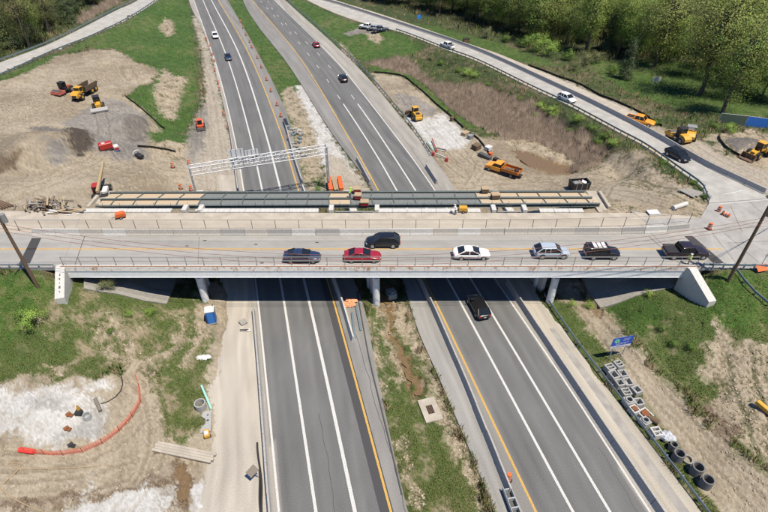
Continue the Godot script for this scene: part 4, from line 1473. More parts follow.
func make_barriers() -> void:
	# on the overpass, with the fence behind it
	var line := []
	for p in [[34, 234.5], [150, 234.8], [300, 234.6], [450, 234], [560, 233.4], [640, 232.6], [676, 230.6], [702, 227.2]]:
		line.append(g(p[0], p[1], 7.0))
	var sm := smooth_line(line, 1.0)
	barriers(sm, "pale precast concrete barrier in the row between overpass traffic and the work area", "barriers along the overpass", [M.barrier_white, M.barrier_tan, M.barrier_white, M.barrier, M.barrier_tan], 3.3)
	var f := thing("post_fence", "fence of thin posts and a top rail behind the overpass barriers", "fence")
	var fl := []
	for p in [[20, 231], [160, 230.5], [384, 230.2], [560, 229.4], [660, 226], [690, 223]]:
		fl.append(g(p[0], p[1], 7.0))
	var fr := resample(smooth_line(fl, 1.0), 3.3)
	var post := mat(Color(.13, .12, .11), .8)
	for i in fr.size():
		bx(f, "post", post, fr[i] + Vector3(0, .9, 0), Vector3(.07, 1.8, .07), Vector3.ZERO, .01)
		if i > 0:
			var m := MB.new()
			m.bar(fr[i - 1] + Vector3(0, 1.8, 0), fr[i] + Vector3(0, 1.8, 0), .05, .05)
			part(f, "rail", m, mat(Color(.20, .18, .16), .8))
	# highway barriers
	barriers(along(LN.ll, -50, -9, .25, .05), "grey concrete barrier in the row between haul road and three lane carriageway", "barriers beside the haul road", [M.barrier])
	barriers(along(LN.ll, -112, -74, .2, .05), "grey concrete barrier in the row under the sign gantry beside dusty track", "barriers beside the dusty track", [M.barrier])
	barriers(curve([[303, 189], [328, 262], [340, 297], [357, 353]], .05, false), "concrete barrier in the short row beside the orange debris under the bridge", "barriers by the orange debris", [M.barrier_white])
	barriers(curve([[286, 128], [296, 165], [304, 189]], .05, false), "concrete barrier in the short row beside the median rubble and gantry", "barriers by the median rubble", [M.barrier])
	barriers(curve([[398, 240], [420, 281], [461, 373], [485, 432], [510, 494]], .05, false), "concrete barrier in the long row between yellow line and median shoulder", "barriers along the median shoulder", [M.barrier])
	barriers(curve([[357, 161], [373, 190]], .05, false), "concrete barrier at the end of the pale gravel pad by the yellow line", "barriers at the gravel pad", [M.barrier])
	barriers(along(LN.rr, -56, -9, -.2, .05), "concrete barrier in the long row beside the tan shoulder strip", "barriers beside the tan shoulder", [M.barrier])
	barriers(curve([[426, 168], [441, 191]], .05, false), "concrete barrier in the short row near the orange flatbed truck", "barriers near the orange truck", [M.barrier])
	var far := ramp_edge(RAMP, 2)
	for i in far.size(): far[i] += Vector3(.1, 0, 0)
	barriers(far.slice(12), "weathered concrete barrier in the row along the climbing ramp", "barriers along the ramp", [M.barrier])
	# guardrails
	var near := ramp_edge(RAMP, 0)
	var st := 0
	for i in near.size():
		if near[i].y < 1.22: st = i
	for i in near.size(): near[i] += Vector3(-.25, -.05, .1)
	guardrail(near.slice(st), "dark steel guardrail on the reed side of the climbing ramp", M.galv_blue, 2.0, .85)
	var wn := ramp_edge(RAMP_W, 0)
	var wf := ramp_edge(RAMP_W, 2)
	for i in wn.size():
		wn[i] += Vector3(.1, -.05, .3); wf[i] += Vector3(-.1, -.05, -.3)
	guardrail(wn, "steel guardrail on the field side of the ramp above the bulldozer", M.galv_blue, 2.0, .85)
	guardrail(wf, "steel guardrail on the forest side of the ramp above the bulldozer", M.galv_blue, 2.0, .85)
	guardrail(along(LN.cr, -53, -9, .15, .0), "blue grey steel guardrail beside the row of precast concrete boxes", M.galv_blue, 2.3, .85)
	var gl := []
	for p in [[283, -3], [357, 64], [390, 101], [412, 128], [432, 158]]:
		gl.append(g(p[0], p[1], 0.0))
	guardrail(smooth_line(gl, 1.0), "steel guardrail beside the highway next to the parked wheel loader", M.galv_blue, 1.9, .8)
	guardrail(PackedVector3Array([Vector3(-90, 7, -50.9), Vector3(-42.2, 7, -50.9)]), "pale steel guardrail at the road edge beside the leaning wooden pole", M.galv, 1.9, .8)
	guardrail(PackedVector3Array([Vector3(41.0, 7, -50.9), Vector3(50.5, 7, -50.6)]), "short guardrail with dark posts above the grassy bank by the worker", M.galv_blue, 1.3, .85)
	guardrail(on_land([[734, 272], [744, 286], [756, 298], [772, 311]]), "dark steel guardrail running down the grassy bank from the pole", M.galv_blue, 1.9, .7)
	# silt fences
	silt_fence([[126, 97], [134, 103], [146, 113], [158, 124], [166, 130]], "black silt fence curving between green grass and the grey gravel")
	silt_fence([[138, 147], [150, 148], [164, 150], [176, 153]], "short black silt fence between gravel and the small bare patch")
	silt_fence([[374, 73], [388, 74], [402, 76.5], [414, 85], [428, 97], [440, 108], [452, 118], [464, 129]], "black silt fence between the reeds and the loader's gravel")
	silt_fence([[468, 133], [476, 138], [484, 147], [490, 156]], "short black silt fence behind the pumps and pallets")
	silt_fence([[528, 66], [560, 78], [590, 90.5], [620, 104], [646, 117], [662, 127]], "long black silt fence along the ramp below the reeds and lawn")
	silt_fence([[718, 136], [720, 142], [726, 149], [736, 155], [746, 160]], "black silt fence curving round the dark heap by the yellow machine")

# ---------------------------------------------------------------- cars: local -z is forward
func ring_pts(z: float, w: float, yb: float, yt: float, crown: float) -> PackedVector3Array:
	var o := PackedVector3Array()
	for p in [[-.86, yb], [-.99, yb + .10], [-1.0, lerpf(yb, yt, .55)], [-.96, yt - .10], [-.86, yt - .015], [-.5, yt + crown * .7], [0, yt + crown], [.5, yt + crown * .7], [.86, yt - .015], [.96, yt - .10], [1.0, lerpf(yb, yt, .55)], [.99, yb + .10], [.86, yb], [0, yb]]:
		o.append(Vector3(p[0] * w, p[1], z))
	return o

func wheel(t: Node3D, c: Vector3, r: float, wd: float, rim: Material) -> void:
	var s := signf(c.x)
	var m := MB.new()
	m.cyl(c - Vector3(wd * .5, 0, 0), c + Vector3(wd * .5, 0, 0), r, r, 18)
	var w := part(t, "wheel", m, M.rubber)
	var q := MB.new()
	q.cyl(c + Vector3(s * wd * .5, 0, 0), c + Vector3(s * (wd * .5 + .012), 0, 0), r * .64, r * .58, 14)
	part(w, "rim", q, rim)

func face4(t: Node3D, called: String, mt: Material, a: Vector3, b: Vector3, c: Vector3, d: Vector3, out: Vector3) -> void:
	var m := MB.new()
	m.quad(a, b, c, d, out)
	part(t, called, m, mt)

# kind: sedan, suv, pickup, wagon
func car(called: String, text: String, category: String, at: Vector3, turn: float, kind: String, paint_mt: Material, roof_mt: Material = null) -> Node3D:
	var t := thing(called, text, category, at, turn)
	var L := 4.85
	var W := .91
	var belt := .92
	var hood := .88
	var trunk_y := .98
	var top := 1.44
	var cab := [-1.1, -.05, .95, 1.95] # windscreen foot, roof front, roof rear, rear window foot
	if kind == "suv":
		L = 4.7; W = .94; belt = 1.03; hood = .98; trunk_y = 1.04; top = 1.66; cab = [-1.25, -.35, 1.45, 2.2]
	elif kind == "pickup":
		L = 5.75; W = 1.0; belt = 1.14; hood = 1.12; trunk_y = 1.12; top = 1.85; cab = [-1.1, -.5, .95, 1.2]
	elif kind == "jeep":
		L = 4.6; W = .93; belt = 1.15; hood = 1.10; trunk_y = 1.15; top = 1.82; cab = [-.75, -.5, 2.0, 2.2]
	var h := L * .5
	var m := MB.new()
	var yb := .30 if kind == "sedan" else .40
	var st := []
	st.append(ring_pts(-h, W * .58, yb + .12, hood - .34, .02))
	st.append(ring_pts(-h + .07, W * .78, yb + .04, hood - .22, .03))
	st.append(ring_pts(-h + .30, W * .93, yb, hood - .12, .05))
	st.append(ring_pts(-h + .80, W, yb, hood - .05, .07))
	st.append(ring_pts(cab[0] - .02, W, yb, belt, .03))
	st.append(ring_pts(0.2, W * 1.01, yb, belt + .01, .0))
	st.append(ring_pts(cab[3] - .1, W, yb, trunk_y, .0))
	st.append(ring_pts(h - .32, W * .97, yb, trunk_y, .02))
	st.append(ring_pts(h - .08, W * .90, yb + .05, trunk_y - .07, .02))
	st.append(ring_pts(h, W * .80, yb + .16, trunk_y - .2, .0))
	m.loft(st)
	part(t, "body", m, paint_mt)
	# cabin
	var wb := W * .93
	var wt := W * .70 if kind == "sedan" else W * .76
	var b0 := Vector3(-wb, belt, cab[0])
	var b1 := Vector3(wb, belt, cab[0])
	var b2 := Vector3(wb, belt, cab[3])
	var b3 := Vector3(-wb, belt, cab[3])
	var t0 := Vector3(-wt, top - .05, cab[1])
	var t1 := Vector3(wt, top - .05, cab[1])
	var t2 := Vector3(wt, top - .05, cab[2])
	var t3 := Vector3(-wt, top - .05, cab[2])
	face4(t, "windscreen", M.glass, b0, b1, t1, t0, Vector3(0, 1, -1))
	face4(t, "rear_window", M.glass, b3, b2, t2, t3, Vector3(0, 1, 1))
	face4(t, "side_window", M.glass, b0, b3, t3, t0, Vector3(-1, .3, 0))
	face4(t, "side_window", M.glass, b1, b2, t2, t1, Vector3(1, .3, 0))
	var rf := MB.new()
	var rr := []
	for q in [[cab[1] - .04, .96, -.03], [cab[1] + .2, 1.02, .0], [(cab[1] + cab[2]) * .5, 1.03, .02], [cab[2] - .2, 1.02, .0], [cab[2] + .05, .96, -.03]]:
		var ring := PackedVector3Array()
		for p in [[-1.0, -.07], [-.98, -.02], [-.7, .03], [0, .05], [.7, .03], [.98, -.02], [1.0, -.07], [0, -.07]]:
			ring.append(Vector3(p[0] * wt * q[1], top + p[1] + q[2] - .01, q[0]))
		rr.append(ring)
	rf.loft(rr)
	var roof := part(t, "roof", rf, roof_mt if roof_mt else paint_mt)
	for s in [-1.0, 1.0]:
		var pl := MB.new()
		var o := Vector3(s * .01, .01, 0)
		pl.bar(Vector3(s * wb, belt, cab[0]) + o, Vector3(s * wt, top - .05, cab[1]) + o, .07, .06)
		pl.bar(Vector3(s * wb, belt, cab[3]) + o, Vector3(s * wt, top - .05, cab[2]) + o, .10, .14)
		var zc := lerpf(cab[1], cab[2], .42)
		pl.bar(Vector3(s * wb, belt, zc) + o, Vector3(s * wt, top - .05, zc) + o, .08, .06)
		if kind == "suv" or kind == "jeep":
			var zd := lerpf(cab[1], cab[2], .80)
			pl.bar(Vector3(s * wb, belt, zd) + o, Vector3(s * wt, top - .05, zd) + o, .08, .10)
		var po := part(t, "pillar", pl, paint_mt)
		po.set_meta("kind", "stuff")
		bx(t, "mirror", paint_mt, Vector3(s * (W + .10), belt + .06, cab[0] + .25), Vector3(.2, .14, .1), Vector3.ZERO, .03)
		bx(t, "headlight", M.head, Vector3(s * W * .64, hood - .30, -h + .13), Vector3(.36, .13, .14), Vector3(0, s * -18, 0), .03)
		bx(t, "tail_light", M.tail, Vector3(s * W * .72, trunk_y - .16, h - .05), Vector3(.30, .16, .1), Vector3(0, s * 14, 0), .03)
	var wr := .34 if kind == "sedan" else .39
	for z in [-h + .92, h - 1.0]:
		for s in [-1.0, 1.0]:
			cy(t, "wheel_arch", M.black, Vector3(s * (W - .35), wr + .02, z), Vector3(s * (W + .004), wr + .02, z), wr * 1.16, wr * 1.16, 18)
			wheel(t, Vector3(s * (W - .09), wr, z), wr, .22, M.rim)
	for s in [-1.0, 1.0]: bx(t, "sill", M.black, Vector3(s * (W - .04), yb + .04, 0), Vector3(.1, .14, L - 2.6), Vector3.ZERO, .02)
	bx(t, "bumper", M.black, Vector3(0, yb + .12, -h + .02), Vector3(W * 1.3, .16, .1))
	bx(t, "licence_plate", M.white, Vector3(0, trunk_y - .32, h + .0), Vector3(.34, .14, .03), Vector3.ZERO, .005)
	if kind == "pickup":
		var bd := MB.new()
		bd.box(Vector3(0, trunk_y + .012, (cab[3] + .15 + h - .1) * .5), Vector3(W * 1.6, .02, h - .25 - cab[3]), Basis(), .005)
		part(t, "bed_floor", bd, M.black)
		for s in [-1.0, 1.0]:
			bx(t, "bed_side", paint_mt, Vector3(s * W * .92, trunk_y + .06, (cab[3] + h) * .5), Vector3(.1, .16, h - cab[3] - .1), Vector3.ZERO, .03)
		bx(t, "tailgate", paint_mt, Vector3(0, trunk_y + .05, h - .1), Vector3(W * 1.7, .14, .08), Vector3.ZERO, .02)
	return t

func put(px: float, py: float, h: float, mid := .7) -> Vector3: # where a thing stands whose middle is seen at this pixel
	var p := g(px, py, h + mid)
	p.y = h
	return p

func make_cars() -> void:
	var navy := paint(Color(.018, .030, .065))
	var crimson := paint(Color(.28, .012, .025))
	var blackp := paint(Color(.010, .010, .012))
	var whitep := paint(Color(.78, .78, .77))
	var silver := paint(Color(.34, .40, .46), .25)
	var east := -PI / 2
	var west := PI / 2
	car("car", "dark navy sedan driving on the overpass behind the red car", "car", put(302, 255.5, 7.0), east, "sedan", navy)
	car("car", "dark red sedan driving on the overpass between navy and white cars", "car", put(362.5, 255, 7.0), east, "sedan", crimson)
	car("car", "white sedan driving on the overpass", "car", put(471.5, 252.5, 7.0), east, "sedan", whitep)
	car("car", "silver blue sport utility car driving on the overpass", "car", put(551.5, 250.5, 7.0, .8), east, "suv", silver)
	var wt := car("car", "black off-road car with white roof panels driving on the overpass", "car", put(602, 251, 7.0, .85), east, "jeep", blackp, blackp)
	for k in 3:
		bx(wt, "roof_panel", M.white, Vector3(0, 1.865, .05 + k * .58), Vector3(1.25, .03, .46), Vector3.ZERO, .01)
	car("pickup_truck", "black pickup truck driving off the overpass by the intersection", "pickup", put(686, 250.5, 7.0, .85), east, "pickup", paint(Color(.022, .014, .016)))
	car("car", "black sport utility car driving the other way on the overpass's far lane", "car", put(383, 240, 7.0, .8), west, "suv", blackp)
	car("car", "black sport utility car leaving the bridge shadow on the highway", "car", put(478.5, 305, .05, .85), yaw_to(g(485, 316), g(472, 293)), "suv", blackp)
	car("car", "white car coming down the curving highway lane beside traffic drums", "car", put(215, 35, .05, .8), yaw_to(g(212, 28), g(218, 42)), "suv", whitep)
	car("car", "dark blue car following lane behind the row of traffic drums", "car", put(228, 56.5, .05, .7), yaw_to(g(225, 48), g(231, 64)), "sedan", navy)
	car("car", "dark red car driving away on the highway before the black one", "car", put(316, 44, .05, .7), yaw_to(g(322, 52), g(309, 35)), "sedan", crimson)
	car("car", "black car driving away near the ends of the white lane dashes", "car", put(343, 77.5, .05, .8), yaw_to(g(349, 87), g(335, 66)), "suv", blackp)
	# parked by the ramp
	var pk := yaw_to(gt(352, 32), gt(392, 28))
	var p1 := gt(367, 28.5)
	car("pickup_truck", "white pickup truck parked on the gravel pull-off by the ramp", "pickup", p1, pk + 2.6, "pickup", whitep)
	car("car", "grey car parked between white and dark pickups on the pull-off", "car", gt(373.5, 30), pk + 2.7, "suv", silver)
	car("pickup_truck", "dark navy pickup truck parked on the gravel pull-off by the ramp", "pickup", gt(380.5, 31.5), pk + .1, "pickup", navy)
	# on the ramp
	ramp_car("pickup_truck", "white pickup truck driving on the ramp past the forest edge", "pickup", 447.5, 45, 2.0, "pickup", whitep, 470, 54.5, 430, 38.5)
	ramp_car("car", "white sport utility car driving on the ramp above the reeds", "car", 567, 97.5, 4.4, "suv", whitep, 540, 84.5, 590, 108)
	ramp_car("car", "black minivan driving down the ramp beside the yellow roller", "car", 677.5, 155, 6.2, "suv", blackp, 662, 147, 694, 164)

func ramp_car(called: String, text: String, category: String, px: float, py: float, h: float, kind: String, mt: Material, ax: float, ay: float, bx_: float, by: float) -> void:
	var p := put(px, py, h, .85)
	p.y = height(p.x, p.z) + .17
	car(called, text, category, p, yaw_to(g(ax, ay, h), g(bx_, by, h)), kind, mt)

# ---------------------------------------------------------------- construction machines
func tyre(t: Node3D, c: Vector3, r: float, w: float, hub: Material) -> void:
	var s := signf(c.x)
	var m := MB.new()
	m.cyl(c - Vector3(w * .42, 0, 0), c + Vector3(w * .42, 0, 0), r, r, 20)
	m.cyl(c - Vector3(w * .5, 0, 0), c - Vector3(w * .42, 0, 0), r * .86, r, 20)
	m.cyl(c + Vector3(w * .42, 0, 0), c + Vector3(w * .5, 0, 0), r, r * .86, 20)
	for i in 12:
		var a := TAU * i / 12
		m.box(c + Vector3(0, cos(a) * r, sin(a) * r), Vector3(w * .8, .05, .12), Basis(Vector3.RIGHT, a), .01)
	var o := part(t, "wheel", m, M.rubber)
	var q := MB.new()
	q.cyl(c + Vector3(s * w * .45, 0, 0), c + Vector3(s * w * .52, 0, 0), r * .5, r * .42, 14)
	part(o, "hub", q, hub)

func cab_box(t: Node3D, o: Vector3, s: Vector3, mt: Material, called := "cab") -> void:
	# a glazed cab: glass box, corner posts, roof
	var c := bx(t, called, M.glass, o, s * Vector3(.94, 1, .94), Vector3.ZERO, .05)
	var q := MB.new()
	for sx in [-1, 1]:
		for sz in [-1, 1]:
			q.box(o + Vector3(sx * s.x * .48, 0, sz * s.z * .48), Vector3(.09, s.y, .09), Basis(), .02)
		q.box(o + Vector3(sx * s.x * .48, -s.y * .38, 0), Vector3(.06, s.y * .26, s.z * .9), Basis(), .02)
	part(c, "cab_frame", q, mt)
	bx(c, "cab_roof", mt, o + Vector3(0, s.y * .5 + .05, 0), Vector3(s.x * 1.08, .12, s.z * 1.1), Vector3.ZERO, .05)

func dump_truck(at: Vector3, turn: float) -> void:
	var t := thing("dump_truck", "yellow articulated dump truck with dark tipping bed on the dirt field", "dump truck", at, turn)
	t.scale = Vector3.ONE * .84
	side(t, "hood", M.cat_yellow, [[-4.9, 1.0], [-4.9, 1.75], [-4.4, 2.25], [-2.9, 2.4], [-2.9, 1.0]], -1.05, 1.05)
	bx(t, "grille", M.black, Vector3(0, 1.4, -4.92), Vector3(1.2, .6, .06))
	bx(t, "fender", M.cat_yellow, Vector3(0, 1.45, -3.4), Vector3(2.9, .2, 1.9))
	cab_box(t, Vector3(0, 2.45, -2.3), Vector3(1.7, 1.5, 1.5), M.cat_yellow)
	bx(t, "frame", M.black, Vector3(0, 1.0, .4), Vector3(1.0, .5, 8.2))
	var m := MB.new()
	side_mb(m, [[-1.1, 1.5], [-.9, 2.9], [4.4, 2.75], [5.0, 2.5], [4.2, 1.5]], -1.45, -1.3)
	side_mb(m, [[-1.1, 1.5], [-.9, 2.9], [4.4, 2.75], [5.0, 2.5], [4.2, 1.5]], 1.3, 1.45)
	m.box(Vector3(0, 1.5, 1.6), Vector3(2.6, .15, 5.3))
	m.box(Vector3(0, 2.25, -.95), Vector3(2.6, 1.5, .14), Basis(Vector3.RIGHT, -.14))
	part(t, "tipping_bed", m, surf(Color(.16, .11, .07), .8, M.ground.albedo_texture, 1.0))
	for z in [-3.4, 1.6, 3.4]:
		for s in [-1, 1]: tyre(t, Vector3(s * 1.15, .9, z), .9, .65, M.cat_yellow)
	for s in [-1, 1]:
		bx(t, "headlight", M.head, Vector3(s * .8, 1.35, -4.93), Vector3(.25, .18, .05))

func bulldozer(at: Vector3, turn: float) -> void:
	var t := thing("bulldozer", "yellow bulldozer with a wide pale blade on the grey gravel", "bulldozer", at, turn)
	for s in [-1, 1]:
		var m := MB.new()
		side_mb(m, [[-1.7, .35], [-1.4, .05], [1.4, .05], [1.75, .4], [1.5, .85], [-1.4, .85]], s * 1.05 - .27, s * 1.05 + .27)
		var tr := part(t, "track", m, M.rubber)
		for i in 5: cy(tr, "roller", M.cat_yellow, Vector3(s * 1.34, .35, -1.1 + i * .55), Vector3(s * 1.36, .35, -1.1 + i * .55), .2)
	side(t, "hood", M.cat_yellow, [[-1.75, .8], [-1.75, 1.5], [-.2, 1.65], [-.2, .8]], -.55, .55)
	bx(t, "body", M.cat_yellow, Vector3(0, 1.15, .9), Vector3(1.5, .9, 1.6))
	cab_box(t, Vector3(0, 2.0, .55), Vector3(1.35, 1.35, 1.3), M.black)
	var m := MB.new()
	side_mb(m, [[-2.75, .1], [-2.95, .5], [-2.85, 1.15], [-2.72, 1.15], [-2.8, .55], [-2.6, .1]], -1.75, 1.75)
	part(t, "blade", m, M.white)
	for s in [-1, 1]:
		var q := MB.new()
		q.bar(Vector3(s * 1.0, .5, -2.7), Vector3(s * 1.45, .5, .2), .18, .22)
		part(t, "push_arm", q, M.cat_yellow)
	cy(t, "exhaust", M.black, Vector3(.3, 1.6, -.9), Vector3(.3, 2.3, -.9), .07)
	bx(t, "ripper", M.cat_yellow, Vector3(0, .7, 2.0), Vector3(1.1, .5, .5))

func soil_roller(at: Vector3, turn: float, body: Material, text: String, canopy := false) -> void:
	var t := thing("soil_roller", text, "roller", at, turn)
	cy(t, "drum", M.dark_steel, Vector3(-1.05, .75, -1.9), Vector3(1.05, .75, -1.9), .75, .75, 26)
	var m := MB.new()
	for s in [-1, 1]: m.box(Vector3(s * 1.16, .8, -1.7), Vector3(.12, .5, 2.0))
	m.box(Vector3(0, .85, -.75), Vector3(2.3, .45, .35)); m.box(Vector3(0, .85, -2.72), Vector3(2.4, .4, .18))
	m.box(Vector3(0, 1.2, -1.9), Vector3(2.3, .08, 1.5))
	part(t, "drum_frame", m, body)
	side(t, "hood", body, [[.6, .8], [.6, 1.75], [1.6, 1.7], [2.3, 1.3], [2.3, .8]], -.75, .75)
	bx(t, "platform", M.black, Vector3(0, .95, .05), Vector3(1.7, .3, 1.2))
	if canopy:
		for sx in [-1, 1]:
			for sz in [-.4, .5]: cy(t, "canopy_post", M.black, Vector3(sx * .7, 1.1, sz), Vector3(sx * .7, 2.5, sz), .05)
		bx(t, "canopy", M.grey, Vector3(0, 2.55, .05), Vector3(1.7, .1, 1.4))
		bx(t, "seat", M.black, Vector3(0, 1.4, .2), Vector3(.5, .6, .5))
	else:
		cab_box(t, Vector3(0, 1.95, .05), Vector3(1.35, 1.4, 1.15), M.black)
	for s in [-1, 1]: tyre(t, Vector3(s * .85, .72, 1.45), .72, .5, M.grey)

func wheel_loader(at: Vector3, turn: float, text: String) -> void:
	var t := thing("wheel_loader", text, "wheel loader", at, turn)
	t.scale = Vector3.ONE * .84
	side(t, "engine_hood", M.cat_yellow, [[.6, 1.0], [.6, 2.1], [2.5, 1.9], [2.7, 1.0]], -.95, .95)
	bx(t, "engine_grille", M.black, Vector3(0, 2.0, 1.7), Vector3(1.2, .14, 1.2))
	bx(t, "counterweight", M.cat_yellow, Vector3(0, .9, 2.75), Vector3(2.2, .7, .35), Vector3.ZERO, .08)
	cab_box(t, Vector3(0, 2.35, -.15), Vector3(1.5, 1.6, 1.4), M.cat_yellow)
	bx(t, "front_frame", M.cat_yellow, Vector3(0, 1.1, -1.6), Vector3(1.0, .8, 1.6))
	for s in [-1, 1]:
		var m := MB.new()
		m.bar(Vector3(s * .55, 1.6, -1.2), Vector3(s * .55, .75, -3.1), .2, .35)
		part(t, "lift_arm", m, M.cat_yellow)
		for z in [-1.7, 1.7]: tyre(t, Vector3(s * 1.12, .8, z), .8, .6, M.cat_yellow)
	var m := MB.new()
	side_mb(m, [[-3.1, .15], [-4.2, .1], [-3.15, .25], [-2.98, .7], [-3.25, 1.25], [-3.15, 1.3], [-2.85, .7]], -1.45, 1.45)
	for s in [-1, 1]: side_mb(m, [[-3.1, .15], [-4.2, .1], [-3.25, 1.25], [-2.9, .7]], s * 1.45 - .03, s * 1.45 + .03)
	part(t, "bucket", m, surf(Color(.22, .13, .08), .7, M.ground.albedo_texture, .8))

func skid_machine(at: Vector3, turn: float, mt: Material, text: String) -> void:
	var t := thing("compact_loader", text, "compact loader", at, turn)
	side(t, "body", mt, [[-.9, .4], [-.9, .9], [-.2, 1.1], [.4, 1.6], [1.3, 1.5], [1.3, .4]], -.7, .7)
	cab_box(t, Vector3(0, 1.55, -.1), Vector3(1.0, 1.0, 1.0), mt)
	for s in [-1, 1]:
		for z in [-.6, .7]: tyre(t, Vector3(s * .85, .42, z), .42, .32, M.grey)
		var m := MB.new()
		m.bar(Vector3(s * .68, 1.5, 1.1), Vector3(s * .68, .9, -1.2), .12, .2)
		part(t, "lift_arm", m, mt)
	bx(t, "bucket", M.dark_steel, Vector3(0, .35, -1.55), Vector3(1.8, .55, .7), Vector3(18, 0, 0))

func flatbed_truck(at: Vector3, turn: float) -> void:
	var t := thing("utility_truck", "orange utility truck with a crane-less stake bed on the dirt near the new girders", "truck", at, turn)
	t.set_meta("label", "orange utility truck with an open bed parked on dirt near the new girders")
	side(t, "hood", M.truck_orange, [[-3.4, .6], [-3.4, 1.15], [-2.3, 1.35], [-2.2, .6]], -1.0, 1.0)
	side(t, "cab_body", M.truck_orange, [[-2.3, .55], [-2.3, 1.3], [-.3, 1.3], [-.3, .55]], -1.03, 1.03)
	side(t, "windows", M.glass, [[-2.25, 1.31], [-1.7, 1.95], [-.45, 1.95], [-.32, 1.31]], -.93, .93)
	bx(t, "roof", M.truck_orange, Vector3(0, 2.0, -1.05), Vector3(1.85, .1, 1.4), Vector3.ZERO, .05)
	bx(t, "frame", M.black, Vector3(0, .6, .8), Vector3(.9, .2, 6.0))
	var m := MB.new()
	m.box(Vector3(0, .95, 1.6), Vector3(2.2, .12, 3.4)); m.box(Vector3(0, 1.35, -.05), Vector3(2.2, .9, .1)); m.box(Vector3(0, 1.15, 3.3), Vector3(2.2, .5, .08))
	for s in [-1, 1]: m.box(Vector3(s * 1.1, 1.25, 1.6), Vector3(.12, .65, 3.4))
	var bed := part(t, "bed", m, surf(Color(.62, .21, .03), .6, M.ground.albedo_texture, 1.2))
	for k in 3: bx(bed, "tool_box", [M.dark_steel, M.wood, M.black][k], Vector3(-.3 + k * .3, 1.2, .7 + k * .9), Vector3(.8, .4, .7), Vector3(0, k * 20, 0))
	for z in [-2.6, 2.0]:
		for s in [-1, 1]: wheel(t, Vector3(s * .92, .42, z), .42, .28, M.grey)
	for s in [-1, 1]: bx(t, "headlight", M.head, Vector3(s * .75, .95, -3.41), Vector3(.3, .16, .05))
	bx(t, "bumper", M.black, Vector3(0, .6, -3.45), Vector3(2.0, .2, .12))

func boom_machine(at: Vector3, turn: float) -> void:
	var t := thing("boom_lift", "telescopic machine with a tan boom behind the girders' end", "lift", at, turn)
	bx(t, "chassis", M.black, Vector3(0, .75, 0), Vector3(2.0, .5, 4.0))
	for z in [-1.4, 1.4]:
		for s in [-1, 1]: tyre(t, Vector3(s * 1.0, .6, z), .6, .45, M.grey)
	bx(t, "engine_cover", M.white, Vector3(.75, 1.3, .5), Vector3(.8, .6, 1.8), Vector3.ZERO, .1)
	cab_box(t, Vector3(-.6, 1.6, .2), Vector3(.8, 1.2, 1.3), M.red)
	var m := MB.new()
	m.bar(Vector3(0, 1.9, 2.0), Vector3(0, 2.6, -3.6), .42, .5, .05)
	var bm := part(t, "boom", m, surf(Color(.55, .41, .22), .6, M.ground.albedo_texture, 1.5))
	var q := MB.new()
	q.bar(Vector3(0, 2.55, -3.5), Vector3(0, 2.95, -6.2), .3, .36, .04)
	part(bm, "boom_tip", q, M.wood_pale)

func compressor(at: Vector3, turn: float, mt: Material, text: String) -> void:
	var t := thing("air_compressor", text, "compressor", at, turn)
	t.scale = Vector3.ONE * .72
	side(t, "housing", mt, [[-.9, .45], [-.8, 1.2], [.7, 1.25], [.95, .9], [.95, .45]], -.6, .6)
	bx(t, "panel", M.black, Vector3(.62, .8, .1), Vector3(.04, .5, .8))
	bx(t, "base", M.black, Vector3(0, .4, 0), Vector3(1.1, .12, 2.0))
	for s in [-1, 1]: wheel(t, Vector3(s * .7, .3, .1), .3, .18, M.grey)
	var m := MB.new()
	m.bar(Vector3(0, .4, -.9), Vector3(0, .35, -1.7), .08, .08)
	part(t, "tow_bar", m, M.black)

